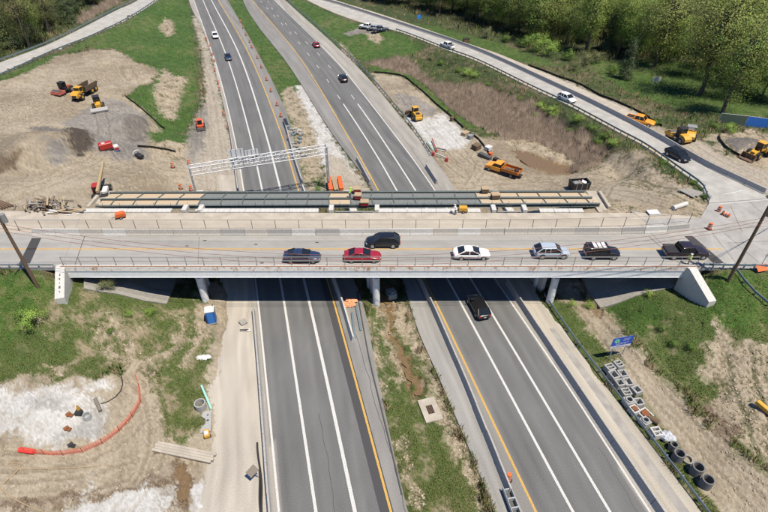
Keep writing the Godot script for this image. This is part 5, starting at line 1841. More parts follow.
func make_machines() -> void:
	dump_truck(gt(86, 95.5), yaw_to(gt(99, 86), gt(80, 98)))
	bulldozer(gt(99.5, 108.5), yaw_to(gt(98, 102), gt(101.5, 117)))
	soil_roller(gt(65, 93.5), yaw_to(gt(72, 90), gt(58, 95)), M.pink_red, "faded red soil roller with black cab on the dirt field")
	wheel_loader(gt(415, 118), yaw_to(gt(419, 122.5), gt(407, 111)), "yellow wheel loader parked on pale gravel beside the highway guardrail")
	flatbed_truck(gt(503, 173), yaw_to(gt(515, 175.5), gt(492, 168.5)))
	soil_roller(gt(678, 141), yaw_to(gt(688, 144), gt(664, 135)), M.cat_yellow, "yellow soil roller with black cab beside the ramp barrier")
	soil_roller(gt(687.5, 138.5), yaw_to(gt(688, 144), gt(684, 132)), M.cat_yellow, "small yellow roller with grey canopy behind the larger roller", true)
	wheel_loader(gt(757, 156), yaw_to(gt(770, 150), gt(744, 160)), "yellow wheel loader digging at the dark heap beyond the ramp")
	skid_machine(gt(201, 128), yaw_to(gt(200, 120), gt(203, 134)), M.orange_paint, "orange compact loader parked on the gravel beside the dusty track")
	boom_machine(gt(103.5, 196), yaw_to(gt(101, 202), gt(108, 184)))
	compressor(put(120, 215, 6.97, .5), .4 + PI / 2, M.orange, "orange compressor on the tan deck strip at the western girder end")
	compressor(put(463, 209, 6.97, .5), 1.5, M.cat_yellow, "orange yellow compressor on the deck strip next to the worker in white")
	# pickup beyond the ramp barrier
	var p := gt(639, 124)
	car("pickup_truck", "bright orange pickup truck parked beyond the ramp barrier", "pickup", p, yaw_to(gt(628, 117), gt(652, 126)), "pickup", M.truck_orange)
	# orange trailer with timber in the gap between the carriageways
	var t := thing("equipment_trailer", "orange steel trailer carrying long timbers in the gravel median gap", "trailer", gt(335.5, 189), yaw_to(g(338, 189), g(334, 168)))
	for s in [-1, 1]:
		bx(t, "side_box", M.orange, Vector3(s * .95, 1.0, 0), Vector3(.8, 1.0, 4.4), Vector3.ZERO, .08)
		for z in [-1.2, 1.2]: tyre(t, Vector3(s * .95, .4, z), .4, .3, M.grey)
	for k in 4: bx(t, "timber", M.wood_pale, Vector3(-.33 + k * .22, 1.25, -.2 + .2 * (k % 2)), Vector3(.19, .2, 5.0), Vector3(0, 0, 0), .02)
	bx(t, "bed", M.dark_steel, Vector3(0, .75, 0), Vector3(1.8, .2, 4.2))
	# red fuel box and its neighbour
	t = thing("fuel_tank", "red steel fuel tank on skids standing on the gravel", "tank", gt(107, 149.5), yaw_to(gt(101, 149), gt(115, 148)))
	bx(t, "tank", M.red, Vector3(0, .85, 0), Vector3(1.3, 1.2, 2.4), Vector3.ZERO, .12)
	for s in [-1, 1]: bx(t, "skid", M.dark_steel, Vector3(s * .5, .12, 0), Vector3(.15, .24, 2.6))
	bx(t, "lid", M.white, Vector3(.2, 1.48, .3), Vector3(.5, .08, .6))
	t = thing("generator", "small red and white generator beside the red fuel tank", "generator", gt(117, 150), .6)
	bx(t, "housing", M.white, Vector3(0, .6, 0), Vector3(.9, .8, 1.2), Vector3.ZERO, .06)
	bx(t, "panel", M.red, Vector3(0, .5, .62), Vector3(.8, .5, .06))
	bx(t, "base", M.blue, Vector3(0, .12, 0), Vector3(1.0, .2, 1.4))
	t = thing("pump", "dark trailer pump with a white hose near the short silt fence", "pump", gt(140, 158), .9)
	bx(t, "body", M.black, Vector3(0, .55, 0), Vector3(.9, .6, 1.6), Vector3.ZERO, .06)
	for s in [-1, 1]: wheel(t, Vector3(s * .6, .3, .2), .3, .18, M.grey)
	var hose := MB.new()
	for i in 12:
		var a0 := PI * i / 12.0
		var a1 := PI * (i + 1) / 12.0
		hose.cyl(Vector3(cos(a0) * .8, .7 + sin(a0) * .7, -.7), Vector3(cos(a1) * .8, .7 + sin(a1) * .7, -.7), .09, .09, 8)
	part(t, "hose", hose, M.white)
	# dumpster by the eastern girder end
	t = thing("dumpster", "black steel dumpster behind the eastern end of the new girders", "dumpster", gt(578, 189), .15)
	var d := MB.new()
	d.prism(PackedVector2Array([Vector2(-1.5, .15), Vector2(1.5, .15), Vector2(1.7, 1.7), Vector2(1.5, 1.7), Vector2(1.35, .3), Vector2(-1.35, .3), Vector2(-1.5, 1.7), Vector2(-1.7, 1.7)]), Transform3D(), 1.9)
	for s in [-1, 1]: d.box(Vector3(0, .9, s * .95), Vector3(3.1, 1.5, .08))
	part(t, "bin", d, M.black)
	for k in 3: bx(t, "rib", M.grey, Vector3(-1.0 + k, .9, 1.02), Vector3(.12, 1.4, .08))
	for k in 3: bx(t, "rubbish", [M.grey, M.wood_grey, M.white][k], Vector3(-.8 + k * .75, 1.3, .1), Vector3(.8, .5, .9), Vector3(10 * k, 30 * k, 8))

# ---------------------------------------------------------------- trees and plants
func to_px(p: Vector3) -> Vector2:
	var d := p - Vector3(0, CAM_H, 0)
	var depth := -d.z * cp - d.y * sp
	var up := d.y * cp - d.z * sp
	return Vector2(384.0 + d.x * 512.0 / depth, 256.0 - up * 512.0 / depth)

func leaf(mb: MB, p: Vector3, s: float, outward: Vector3, r: RandomNumberGenerator) -> void:
	var n := (outward * 1.5 + Vector3(r.randf_range(-.7, .7), r.randf_range(-.2, 1.0), r.randf_range(-.7, .7))).normalized()
	var u := n.cross(Vector3(r.randf_range(-1, 1), r.randf_range(-1, 1), r.randf_range(-1, 1))).normalized()
	var w := n.cross(u) * r.randf_range(.55, .9)
	mb.tri(p - u * s, p + w * s * .6, p + u * s, n, n, n)
	mb.tri(p - u * s, p + u * s, p - w * s * .7, n, n, n)

# returns [trunk mesh, crown mesh] for a tree of height h
func tree_meshes(sd: int, h: float, rad: float, base: float, clumps: int, per: int, leafs: float, col: Color, col2: Color, shape: String) -> Array:
	var r := RandomNumberGenerator.new()
	r.seed = sd
	var tr := MB.new()
	var cr := MB.new()
	cr.uc = true
	var lean := Vector3(r.randf_range(-.06, .06), 1, r.randf_range(-.06, .06))
	var top := lean * h * (.93 if shape == "cone" else .72)
	var segs := 5
	var prev := Vector3(0, -.4, 0)
	var r0 := h * .020
	for i in segs:
		var t := float(i + 1) / segs
		var p := top * t + Vector3(r.randf_range(-.02, .02), 0, r.randf_range(-.02, .02)) * h
		tr.cyl(prev, p, r0 * (1.0 - .8 * float(i) / segs), r0 * (1.0 - .8 * t), 7, false, i == segs - 1)
		prev = p
	for k in clumps:
		var d: Vector3
		var c: Vector3
		var cs: float
		if shape == "cone":
			var t := sqrt(r.randf())
			var a := r.randf() * TAU
			var y := lerpf(h * .97, h * base, t)
			var rr := rad * (.12 + .88 * t) * r.randf_range(.35, 1.0)
			c = Vector3(cos(a) * rr, y, sin(a) * rr)
			d = Vector3(cos(a), .5, sin(a)).normalized()
			cs = rad * .26
		else:
			var y := r.randf_range(-1, 1)
			var a := r.randf() * TAU
			var q := sqrt(1.0 - y * y)
			d = Vector3(cos(a) * q, y, sin(a) * q)
			var f := pow(r.randf(), .45) * r.randf_range(.72, 1.08)
			var mid := h * (base + 1.0) * .5
			c = Vector3(d.x * rad * f, mid + d.y * (h - h * base) * .5 * f, d.z * rad * f) + lean * 0.0
			if shape == "tall": c = Vector3(c.x * .55, c.y, c.z * .55)
			cs = rad * r.randf_range(.18, .32)
			# a limb to every third clump
			if k % 3 == 0:
				var st := top * r.randf_range(.35, .95)
				var md := st.lerp(c, .5) + Vector3(0, h * .02, 0)
				tr.cyl(st, md, r0 * .34, r0 * .2, 5, false, false)
				tr.cyl(md, c, r0 * .2, r0 * .06, 5, false, false)
		var tone := r.randf()
		var cc := col.lerp(col2, tone)
		for i in per:
			var o := Vector3(r.randfn(), r.randfn() * .75, r.randfn()) * cs * .62
			var b := r.randf_range(.72, 1.25)
			cr.cur = Color(cc.r * b, cc.g * b, cc.b * b)
			leaf(cr, c + o, leafs * r.randf_range(.6, 1.3), (d + o.normalized() * .6).normalized(), r)
	return [tr.mesh(), cr.mesh()]

var bark: StandardMaterial3D
var foliage: StandardMaterial3D
var TV := []
var SV := []

func plant(kind: Array, called: String, text: String, category: String, group: String, at: Vector3, s: float, turn: float, sy := 1.0, part_names := ["trunk", "crown"]) -> void:
	var t := thing(called, text, category, at, turn, group)
	t.scale = Vector3(s, s * sy, s)
	part_mesh(t, part_names[0], kind[0], bark)
	part_mesh(t, part_names[1], kind[1], foliage)

func make_trees() -> void:
	bark = surf(Color(.13, .11, .09), .95, M.ground.albedo_texture, 1.2)
	foliage = mat(Color(1, 1, 1), .75)
	foliage.vertex_color_use_as_albedo = true
	foliage.backlight_enabled = true
	foliage.backlight = Color(.24, .31, .07)
	var olive := Color(.165, .185, .045)
	var olive2 := Color(.23, .275, .062)
	var green := Color(.135, .235, .036)
	var green2 := Color(.235, .345, .06)
	var dark := Color(.045, .07, .026)
	var dark2 := Color(.07, .10, .036)
	TV = [
		[tree_meshes(1, 14, 4.6, .05, 130, 90, .115, olive, olive2, "round"), "olive brown spring tree thin with visible branches"],
		[tree_meshes(2, 16, 4.5, .05, 130, 95, .115, olive, green, "round"), "tall yellowish green tree with an uneven crown"],
		[tree_meshes(3, 13, 4.6, .04, 130, 100, .115, green, green2, "round"), "bright fresh green tree with a full crown"],
		[tree_meshes(4, 15, 4.8, .10, 110, 70, .10, Color(.16, .14, .07), olive, "round"), "bare looking brown tree with few young leaves"],
		[tree_meshes(5, 13, 2.7, .06, 130, 60, .14, dark, dark2, "cone"), "dark narrow evergreen tree"],
		[tree_meshes(6, 17, 4.6, .05, 130, 95, .115, green, olive2, "tall"), "slender tall green tree"],
	]
	SV = [
		tree_meshes(11, 2.2, 1.5, .05, 36, 70, .065, green, green2, "round"),
		tree_meshes(12, 1.8, 1.3, .05, 32, 70, .065, Color(.06, .095, .02), green, "round"),
		tree_meshes(13, 2.6, 1.6, .05, 36, 60, .07, Color(.12, .125, .05), Color(.17, .19, .08), "round"),
	]
	var r := RandomNumberGenerator.new()
	r.seed = 404
	var n := 0
	for j in 24:
		for i in 60:
			var x := -205.0 + i * 7.2 + r.randf_range(-2.6, 2.6) + (3.6 if j % 2 else 0.0)
			var z := -300.0 + j * 7.2 + r.randf_range(-2.6, 2.6)
			var pick := r.randf()
			var s := r.randf_range(.95, 1.4)
			var turn := r.randf() * TAU
			var sy := r.randf_range(.88, 1.15)
			if zone_at(x, z) != Z.FOREST: continue
			if x > 0 and zone_at(x - 3, z + 3) != Z.FOREST or x > 0 and zone_at(x + 3, z + 3) != Z.FOREST: continue
			var y := height(x, z)
			var p := to_px(Vector3(x, y, z))
			if p.x < -25 or p.x > 800 or p.y < -6: continue
			var k := 0
			var where := ""
			if x < 0:
				k = [4, 4, 1, 4, 3, 0][int(pick * 5.99)]
				where = " in the wood above the guardrailed ramp"
				s *= .9
			else:
				k = [0, 0, 3, 1, 3, 0, 2, 1, 5][int(pick * 8.99)]
				if x > 60: k = [0, 1, 1, 2, 2, 5, 0, 4, 2][int(pick * 8.99)]
				where = " in the forest beyond the climbing ramp"
			plant(TV[k][0], "tree", TV[k][1] + where, "tree", TV[k][1] + where, Vector3(x, y, z), s * 1.18, turn, sy * .84)
			n += 1
	print("trees ", n)
	# trees one can single out on the lawn
	for q in [[699.5, 95, 0, 1.95, "large olive tree with a leaning dark trunk on the lawn"], [722, 113, 1, 1.35, "broad yellow green tree beside the screen fence"], [654, 67, 0, 1.6, "spreading olive tree behind the white board on the lawn"], [624, 79, 4, .85, "dark evergreen standing alone at the lawn's edge"], [617, 54, 5, 1.2, "tall bright green tree at the corner of the lawn"], [752, 62, 1, 1.3, "large tree at the back of the lawn"], [762, 96, 2, 1.0, "green tree on the lawn near the blue screen"], [676, 58, 3, 1.3, "brown thin tree behind the lawn's spreading olive tree"]]:
		plant(TV[q[2]][0], "tree", q[4], "tree", "", gt(q[0], q[1]), q[3], q[0] * .37, 1.0)
	for q in [[690, 76, 0, 1.25], [706, 70, 1, 1.2], [724, 80, 2, 1.2], [740, 74, 0, 1.4], [746, 90, 1, 1.2], [766, 80, 2, 1.3], [716, 60, 5, 1.2], [668, 62, 2, 1.1], [636, 60, 1, 1.2], [774, 104, 0, 1.2], [640, 52, 2, 1.2], [736, 100, 0, 1.1]]:
		plant(TV[q[2]][0], "tree", TV[q[2]][1] + " among those crowding the lawn's rear half", "tree", "trees crowding the lawn %d" % q[2], gt(q[0], q[1]), q[3], q[0] * .53, .95)
	# shrubs
	for q in [[584, 65, 2, 1.6], [596, 63, 2, 1.4], [536, 52, 0, 2.6], [548, 56, 0, 2.2], [522, 47, 1, 2.0], [566, 60, 1, 1.8], [505, 42, 1, 1.6], [574, 71, 2, 1.3], [486, 38, 2, 1.5], [610, 74, 1, 1.5], [760, 66, 1, 2.0], [745, 60, 1, 2.0]]:
		plant(SV[q[2]], "shrub", ["bright green rounded shrub at the forest edge", "dark green shrub at the forest edge", "pale leafy shrub at the forest edge"][q[2]], "shrub", "shrubs at the forest edge %d" % q[2], gt(q[0], q[1]), q[3], q[0], 1.0, ["stem", "foliage"])
	for q in [[440, 65, 1, 1.3], [466, 76, 0, 1.5], [474, 78, 0, 1.2], [458, 72, 1, 1.2], [430, 60, 2, 1.0], [540, 110, 0, 1.3], [552, 116, 0, 1.5], [534, 118, 1, 1.1], [576, 122, 0, 1.2], [590, 130, 1, 1.3], [604, 138, 1, 1.2], [520, 100, 1, 1.1], [500, 92, 2, 1.0], [612, 146, 0, 1.1], [488, 86, 1, 1.0], [596, 146, 1, 1.2], [568, 132, 1, 1.0], [664, 164, 1, .8], [692, 184, 1, .7], [704, 198, 1, .7]]:
		plant(SV[q[2]], "shrub", ["bright green shrub on the scrubby bank below the ramp guardrail", "dark green shrub on the scrubby bank below the ramp guardrail", "pale shrub on the scrubby bank below the ramp guardrail"][q[2]], "shrub", "shrubs below the ramp guardrail %d" % q[2], gt(q[0], q[1]), q[3] * .9, q[0], .8, ["stem", "foliage"])
	for q in [[33, 324, 0, 1.25, "round bright green bush on the grassy bank by the pole"], [108, 290, 2, .85, "thin green bush growing against the bridge's western slope paving"], [130, 316, 0, .5, "small green bush below the slope paving"], [150, 315, 0, .55, "small round bush beside the slope paving's toe"], [112, 332, 1, .5, "low dark bush between two bare strips of the bank"], [588, 308, 0, .6, "green shrub beside the eastern pier's tan ground"], [572, 306, 0, .5, "small shrub at the foot of the eastern pier"], [648, 296, 0, .5, "shrub at the upper edge of the eastern slope paving"], [672, 345, 1, .6, "dark green shrub on the eastern grassy bank"], [690, 348, 1, .6, "low shrub in the middle of the eastern grassy bank"], [660, 330, 1, .55, "low shrub nearer the blue sign on the grassy bank"], [655, 125, 1, 1.0, "dark shrub between the silt fence and orange pickup"], [728, 133, 0, 1.1, "bright shrub below the screen fence"], [712, 128, 1, 1.0, "dark shrub west of the screen fence"]]:
		plant(SV[q[2]], "shrub", q[4], "shrub", "", gt(q[0], q[1]), q[3], q[0], .9, ["stem", "foliage"])

func scatter(called: String, text: String, category: String, mesh: Mesh, mt: Material, xf: Array, cols: PackedColorArray) -> void:
	var mm := MultiMesh.new()
	mm.transform_format = MultiMesh.TRANSFORM_3D
	mm.use_colors = true
	mm.mesh = mesh
	mm.instance_count = xf.size()
	for i in xf.size():
		mm.set_instance_transform(i, xf[i])
		mm.set_instance_color(i, cols[i])
	var o := MultiMeshInstance3D.new()
	o.name = numbered(called)
	o.multimesh = mm
	o.material_override = mt
	add_child(o)
	o.set_meta("kind", "stuff")
	label(o, text, category)

func blades(sd: int, n: int, hgt: float, spread: float, wd: float) -> ArrayMesh:
	var r := RandomNumberGenerator.new()
	r.seed = sd
	var m := MB.new()
	for i in n:
		var a := r.randf() * TAU
		var b := Vector3(cos(a), 0, sin(a)) * spread * sqrt(r.randf())
		var tip := b * 1.5 + Vector3(r.randf_range(-.3, .3), 1, r.randf_range(-.3, .3)) * hgt * r.randf_range(.6, 1.1)
		var s := Vector3(r.randf_range(-1, 1), 0, r.randf_range(-1, 1)).normalized() * wd
		var up := (Vector3.UP * 1.6 + Vector3(cos(a), 0, sin(a)) * .7).normalized()
		var md := b.lerp(tip, .55)
		m.tri(b - s, b + s, md + s * .7, up, up, up); m.tri(b - s, md + s * .7, md - s * .7, up, up, up); m.tri(md - s * .7, md + s * .7, tip, up, up, up)
	return m.mesh()

func make_cover() -> void:
	var r := RandomNumberGenerator.new()
	r.seed = 9001
	var veg := mat(Color(1, 1, 1), .85)
	veg.vertex_color_use_as_albedo = true
	var n2 := FastNoiseLite.new(); n2.seed = 5; n2.frequency = 0.32; n2.fractal_octaves = 3
	var gx := []
	var gc := PackedColorArray()
	var wx := []
	var wc := PackedColorArray()
	var rx := []
	var rc := PackedColorArray()
	var kx := []
	var kc := PackedColorArray()
	for i in 330000:
		# more points where the camera sees more of each square metre
		var z := -16.0 / (1.0 - r.randf() * .935)
		if z < -246.0: continue
		var hw := (-z * cp + 30.0) * .80
		var x := r.randf_range(-hw, hw)
		var q := r.randf()
		var v := r.randf_range(.75, 1.25)
		var tn := r.randf() * TAU
		var id := zone_at(x + n2.get_noise_2d(x, z) * 1.5, z + n2.get_noise_2d(x + 71.3, z - 38.0) * 1.5)
		if id == Z.FOREST:
			if q < .5:
				wx.append(Transform3D(Basis(Vector3.UP, tn).scaled(Vector3.ONE * r.randf_range(1.0, 2.2)), Vector3(x, height(x, z) - .05, z)))
				wc.append(Color(.075 * v, .10 * v, .028 * v) if q < .38 else Color(.15 * v, .125 * v, .07 * v))
			continue
		if on_road(x, z): continue
		var y := height(x, z)
		var s := 1.0
		if id == Z.LUSH or id == Z.LAWN or id == Z.PATCHY or id == Z.SCRUB:
			var pa := n2.get_noise_2d(x, z)
			if id == Z.PATCHY and pa > .24 and q > .3: continue
			else:
				s = r.randf_range(.7, 1.3) * (1.0 if z > -110 else 1.7)
				var c := Color(.074, .148, .023) if id == Z.LUSH or id == Z.LAWN else Color(.10, .145, .036)
				if q < .2: c = Color(.19, .175, .08)
				elif q < .4: c = c * 1.15
				if id == Z.SCRUB and q > .62:
					wx.append(Transform3D(Basis(Vector3.UP, tn).scaled(Vector3.ONE * r.randf_range(.5, 1.2)), Vector3(x, y - .05, z)))
					c = Color(.07, .11, .025) if q > .8 else Color(.20, .15, .10)
					wc.append(Color(c.r * v, c.g * v, c.b * v))
				else:
					gx.append(Transform3D(Basis(Vector3.UP, tn).scaled(Vector3.ONE * s), Vector3(x, y - .03, z)))
					gc.append(Color(c.r * v, c.g * v, c.b * v))
		if id == Z.REED:
			for k in 6:
				var dx := r.randf_range(-.7, .7)
				var dz := r.randf_range(-.7, .7)
				rx.append(Transform3D(Basis(Vector3.UP, tn + k).scaled(Vector3(1, r.randf_range(.7, 1.25), 1)), Vector3(x + dx, y - .05, z + dz)))
				var c := Color(.24, .192, .160) if r.randf() < .75 else Color(.32, .265, .215)
				rc.append(Color(c.r * v, c.g * v, c.b * v))
		elif id == Z.CLOD or id == Z.DIRT or id == Z.GRAVEL or id == Z.DARKPILE or id == Z.BROWN or id == Z.WET:
			if (id == Z.CLOD and q > .4) or (id == Z.DIRT and q > .14) or (id == Z.GRAVEL and q > .35): continue
			s = .02 + pow(r.randf(), 6.0) * (.12 if id == Z.CLOD or id == Z.DARKPILE else .09)
			if z < -90: s *= 1.6
			var c: Color = PAL[id][0] * (.92 if q < .3 else 1.0)
			kx.append(Transform3D(Basis.from_euler(Vector3(tn, tn * 2.0, tn * .7)).scaled(Vector3(s, s * .7, s * 1.1)), Vector3(x, y + s * .2, z)))
			kc.append(Color(c.r * v, c.g * v, c.b * v))
			if id == Z.CLOD and q < .16:
				gx.append(Transform3D(Basis(Vector3.UP, tn).scaled(Vector3.ONE * 1.1), Vector3(x, y - .03, z)))
				gc.append(Color(.075 * v, .105 * v, .028 * v))
	print("grass ", gx.size(), " weeds ", wx.size(), " reeds ", rx.size(), " stones ", kx.size())
	scatter("grass", "short green grass growing over the banks and verges", "grass", blades(51, 9, .17, .24, .018), veg, gx, gc)
	scatter("weeds", "tall mixed weeds on the scrubby banks by the ramps", "weeds", blades(52, 16, .8, .35, .03), veg, wx, wc)
	scatter("reeds", "dense pinkish brown dry reeds in the hollow beside the ramp", "reeds", blades(53, 30, 1.6, .6, .011), veg, rx, rc)
	var st := MB.new()
	st.lump(Vector3.ZERO, Vector3.ONE, 5, .5, 4)
	scatter("gravel", "loose stones and clods lying on the bare earth", "gravel", st.mesh(), veg, kx, kc)

func on_road(x: float, z: float) -> bool:
	if x > x_at(LN.ll, z) - .2 and x < x_at(LN.lr, z) + .2: return true
	if x > x_at(LN.rl, z) - .2 and x < x_at(LN.rr, z) + .3: return true
	if z > -75.0 and x > x_at(LN.sl, z) and x < x_at(LN.cr, z) + .1: return true
	if z > -86.0 and x > x_at(LN.hl, z) + .4 and x < x_at(LN.ll, z): return true
	if z < -50.8 and z > -65.4 and (x < -38.0 or x > 33.0): return true
	var y := height(x, z)
	if y > 6.8 and x > 37.0 and z < -50.0 and z > -78.0: return true
	for q in PAVED:
		if Geometry2D.is_point_in_polygon(Vector2(x, z), PackedVector2Array([Vector2(q[0].x, q[0].z), Vector2(q[1].x, q[1].z), Vector2(q[2].x, q[2].z), Vector2(q[3].x, q[3].z)])): return true
	return near_ramp(x, z)

var ramp_cells := {}
func near_ramp(x: float, z: float) -> bool:
	if ramp_cells.is_empty():
		for rp in [RAMP, RAMP_W]:
			var a := ramp_edge(rp, 0)
			var b := ramp_edge(rp, 2)
			for i in a.size():
				for k in 14:
					var p := a[i].lerp(b[i], k / 13.0)
					for o in [Vector2i(0, 0), Vector2i(0, 1), Vector2i(1, 0), Vector2i(0, -1), Vector2i(-1, 0)]:
						ramp_cells[Vector2i(floori(p.x), floori(p.z)) + o] = true
	return ramp_cells.has(Vector2i(floori(x), floori(z)))

# ---------------------------------------------------------------- poles, gantry, signs, small things
func drum(at: Vector3, text: String, group: String, tilt := Vector3.ZERO) -> void:
	var t := thing("traffic_drum", text, "traffic drum", at, 0.0, group)
	t.rotation = tilt
	if not M.has("drum_mesh"):
		var a := MB.new()
		var y := .06
		for i in 4:
			a.cyl(Vector3(0, y, 0), Vector3(0, y + .23, 0), .30 - i * .018, .285 - i * .018, 16, false, true)
			y += .23
		M.drum_mesh = a.mesh()
		var b := MB.new()
		for i in 2: b.cyl(Vector3(0, .32 + i * .34, 0), Vector3(0, .44 + i * .34, 0), .297 - i * .024, .290 - i * .024, 16, false, false)
		M.drum_band = b.mesh()
		var c := MB.new()
		c.cyl(Vector3.ZERO, Vector3(0, .07, 0), .42, .38, 16)
		M.drum_base = c.mesh()
	part_mesh(t, "barrel", M.drum_mesh, M.orange)
	part_mesh(t, "stripe", M.drum_band, M.white)
	part_mesh(t, "base", M.drum_base, M.rubber)

func utility_pole(base: Vector3, hgt: float, text: String) -> Node3D:
	var t := thing("utility_pole", text, "pole", base)
	cy(t, "shaft", M.wood, Vector3(0, -.6, 0), Vector3(0, hgt, 0), .22, .15, 14)
	bx(t, "crossarm", M.wood, Vector3(0, hgt - .6, .2), Vector3(.12, .14, 2.6), Vector3.ZERO, .01)
	for s in [-1.1, -.5, .5, 1.1]:
		cy(t, "insulator", M.grey, Vector3(0, hgt - .53, .2 + s), Vector3(0, hgt - .3, .2 + s), .06, .04, 8)
	cy(t, "transformer", M.grey, Vector3(.45, hgt - 2.6, 0), Vector3(.45, hgt - 1.5, 0), .3, .3, 14)
	return t

func wire(a: Vector3, b: Vector3, sag: float, text: String, group: String, r := .02) -> void:
	var m := MB.new()
	var prev := a
	for i in 40:
		var t := (i + 1) / 40.0
		var p := a.lerp(b, t) + Vector3(0, -sag * 4.0 * t * (1.0 - t), 0)
		m.cyl(prev, p, r, r, 6, false, false)
		prev = p
	var o := part_mesh(self, numbered("overhead_wire"), m.mesh(), M.wire)
	label(o, text, "wire", group)

func make_poles() -> void:
	var p := gt(38, 287)
	var q := gt(728, 281)
	utility_pole(p, 12.5, "brown wooden utility pole on the grass by the pale guardrail")
	utility_pole(q, 12.5, "dark wooden utility pole on the bank by the orange road sign")
	var hp := p.y + 9.6
	var hq := q.y + 9.6
	for k in 3:
		wire(Vector3(p.x, hp - k * .45, p.z + .1 * k), Vector3(q.x, hq - k * .4, q.z + .1 * k), 5.0 + k * .25, "thin reddish wire sagging across the overpass from pole to pole", "wires between the two poles", .022)
		wire(Vector3(p.x, hp - k * .45, p.z + .1 * k), Vector3(p.x - 60, hp, p.z - 4), 1.6, "thin wire leaving the brown pole away from the bridge", "wires leaving the brown pole")
		wire(Vector3(q.x, hq - k * .4, q.z + .1 * k), Vector3(q.x + 45, hq + 1, q.z - 28 - k), 1.2, "thin wire leaving the dark pole over the intersection", "wires leaving the dark pole")

func make_gantry() -> void:
	var a := Vector3(-32.0, 0, -75.2)
	var b := Vector3(-10.2, 0, -82.9)
	var t := thing("sign_gantry", "grey steel truss gantry spanning the highway with sign panels seen from behind", "gantry")
	var d := (b - a).normalized()
	var s := Vector3(-d.z, 0, d.x) * .6
	var y0 := 7.35
	var y1 := 8.65
	for q in [[s, y0], [s, y1], [-s, y0], [-s, y1]]:
		cy(t, "chord", M.alu, a + q[0] + Vector3(0, q[1], 0), b + q[0] + Vector3(0, q[1], 0), .085, .085, 8)
	var n := 13
	for i in n + 1:
		var c := a.lerp(b, float(i) / n)
		var c2 := a.lerp(b, float(i + 1) / n)
		var m := MB.new()
		for e in [s, -s]:
			m.cyl(c + e + Vector3(0, y0, 0), c + e + Vector3(0, y1, 0), .045, .045, 6, false, false)
		for y in [y0, y1]:
			m.cyl(c + s + Vector3(0, y, 0), c - s + Vector3(0, y, 0), .045, .045, 6, false, false)
		part(t, "brace", m, M.alu)
		if i < n:
			var k := MB.new()
			for e in [s, -s]:
				var u := y0 if i % 2 == 0 else y1
				k.cyl(c + e + Vector3(0, u, 0), c2 + e + Vector3(0, y0 + y1 - u, 0), .04, .04, 6, false, false)
			k.cyl(c + s + Vector3(0, y1, 0), c2 - s + Vector3(0, y1, 0), .04, .04, 6, false, false)
			part(t, "diagonal", k, M.alu)
	for e in [a, b]:
		for q in [s * .9, -s * .9]:
			cy(t, "leg", M.galv, e + q + Vector3(0, height(e.x, e.z) - .3, 0), e + q + Vector3(0, y1 + .1, 0), .14, .12, 12)
		for k in 4:
			var m := MB.new()
			var yy := 1.0 + k * 1.7
			m.cyl(e + s * .9 + Vector3(0, yy, 0), e - s * .9 + Vector3(0, yy + 1.4, 0), .05, .05, 6, false, false)
			part(t, "leg_brace", m, M.galv)
	for q in [[.285, .39, 2.9], [.40, .495, 2.4]]:
		var c := a.lerp(b, (q[0] + q[1]) * .5) - s * 1.35
		c -= s * 0.0
		var w: float = a.distance_to(b) * (q[1] - q[0])
		var bs := Basis(d, Vector3.UP, d.cross(Vector3.UP))
		var m := MB.new()
		m.box(c + Vector3(0, y0 + q[2] * .5 - .1, 0), Vector3(w, q[2], .06), bs, .01)
		var sp_ := part(t, "sign_panel", m, M.alu)
		for k in 3:
			var r := MB.new()
			r.box(c + d * (w * (-.32 + k * .32)) + s.normalized() * .07 + Vector3(0, y0 + q[2] * .5 - .1, 0), Vector3(.09, q[2] + .1, .07), bs, .01)
			part(sp_, "stiffener", r, M.grey)
	var m2 := MB.new()
	m2.box(a.lerp(b, .39) + Vector3(0, y0 - .12, 0), Vector3(5.2, .08, 1.3), Basis(d, Vector3.UP, d.cross(Vector3.UP)), .01)
	part(t, "walkway", m2, M.grey)

func inlet_box(at: Vector3, turn: float, w: float, l: float, h: float, text: String, group: String, mt: Material, kind: int) -> void:
	var t := thing("precast_box", text, "concrete box", at, turn, group)
	var th := .16
	var m := MB.new()
	m.box(Vector3(0, .08, 0), Vector3(w, .16, l), Basis(), .02)
	for s in [-1, 1]:
		m.box(Vector3(s * (w - th) * .5, h * .5, 0), Vector3(th, h, l), Basis(), .03)
		if kind != 2: m.box(Vector3(0, h * .5, s * (l - th) * .5), Vector3(w - th * 1.9, h, th), Basis(), .03)
		else:
			m.box(Vector3(0, h - .15, s * (l - th) * .5), Vector3(w - th * 1.9, .3, th), Basis(), .03)
	if kind == 1: m.box(Vector3(0, h * .5, 0), Vector3(w - th * 1.9, h, .14), Basis(), .03)
	part(t, "shell", m, mt)
	if kind == 3:
		cy(t, "lid", M.rust, Vector3(0, h, 0), Vector3(0, h + .08, 0), w * .34, w * .34, 18)
	if kind == 4:
		var r := MB.new()
		r.ring(Vector3(0, h - .05, 0), Vector3.UP, w * .42, w * .30, .2, 18)
		part(t, "collar", r, mt)

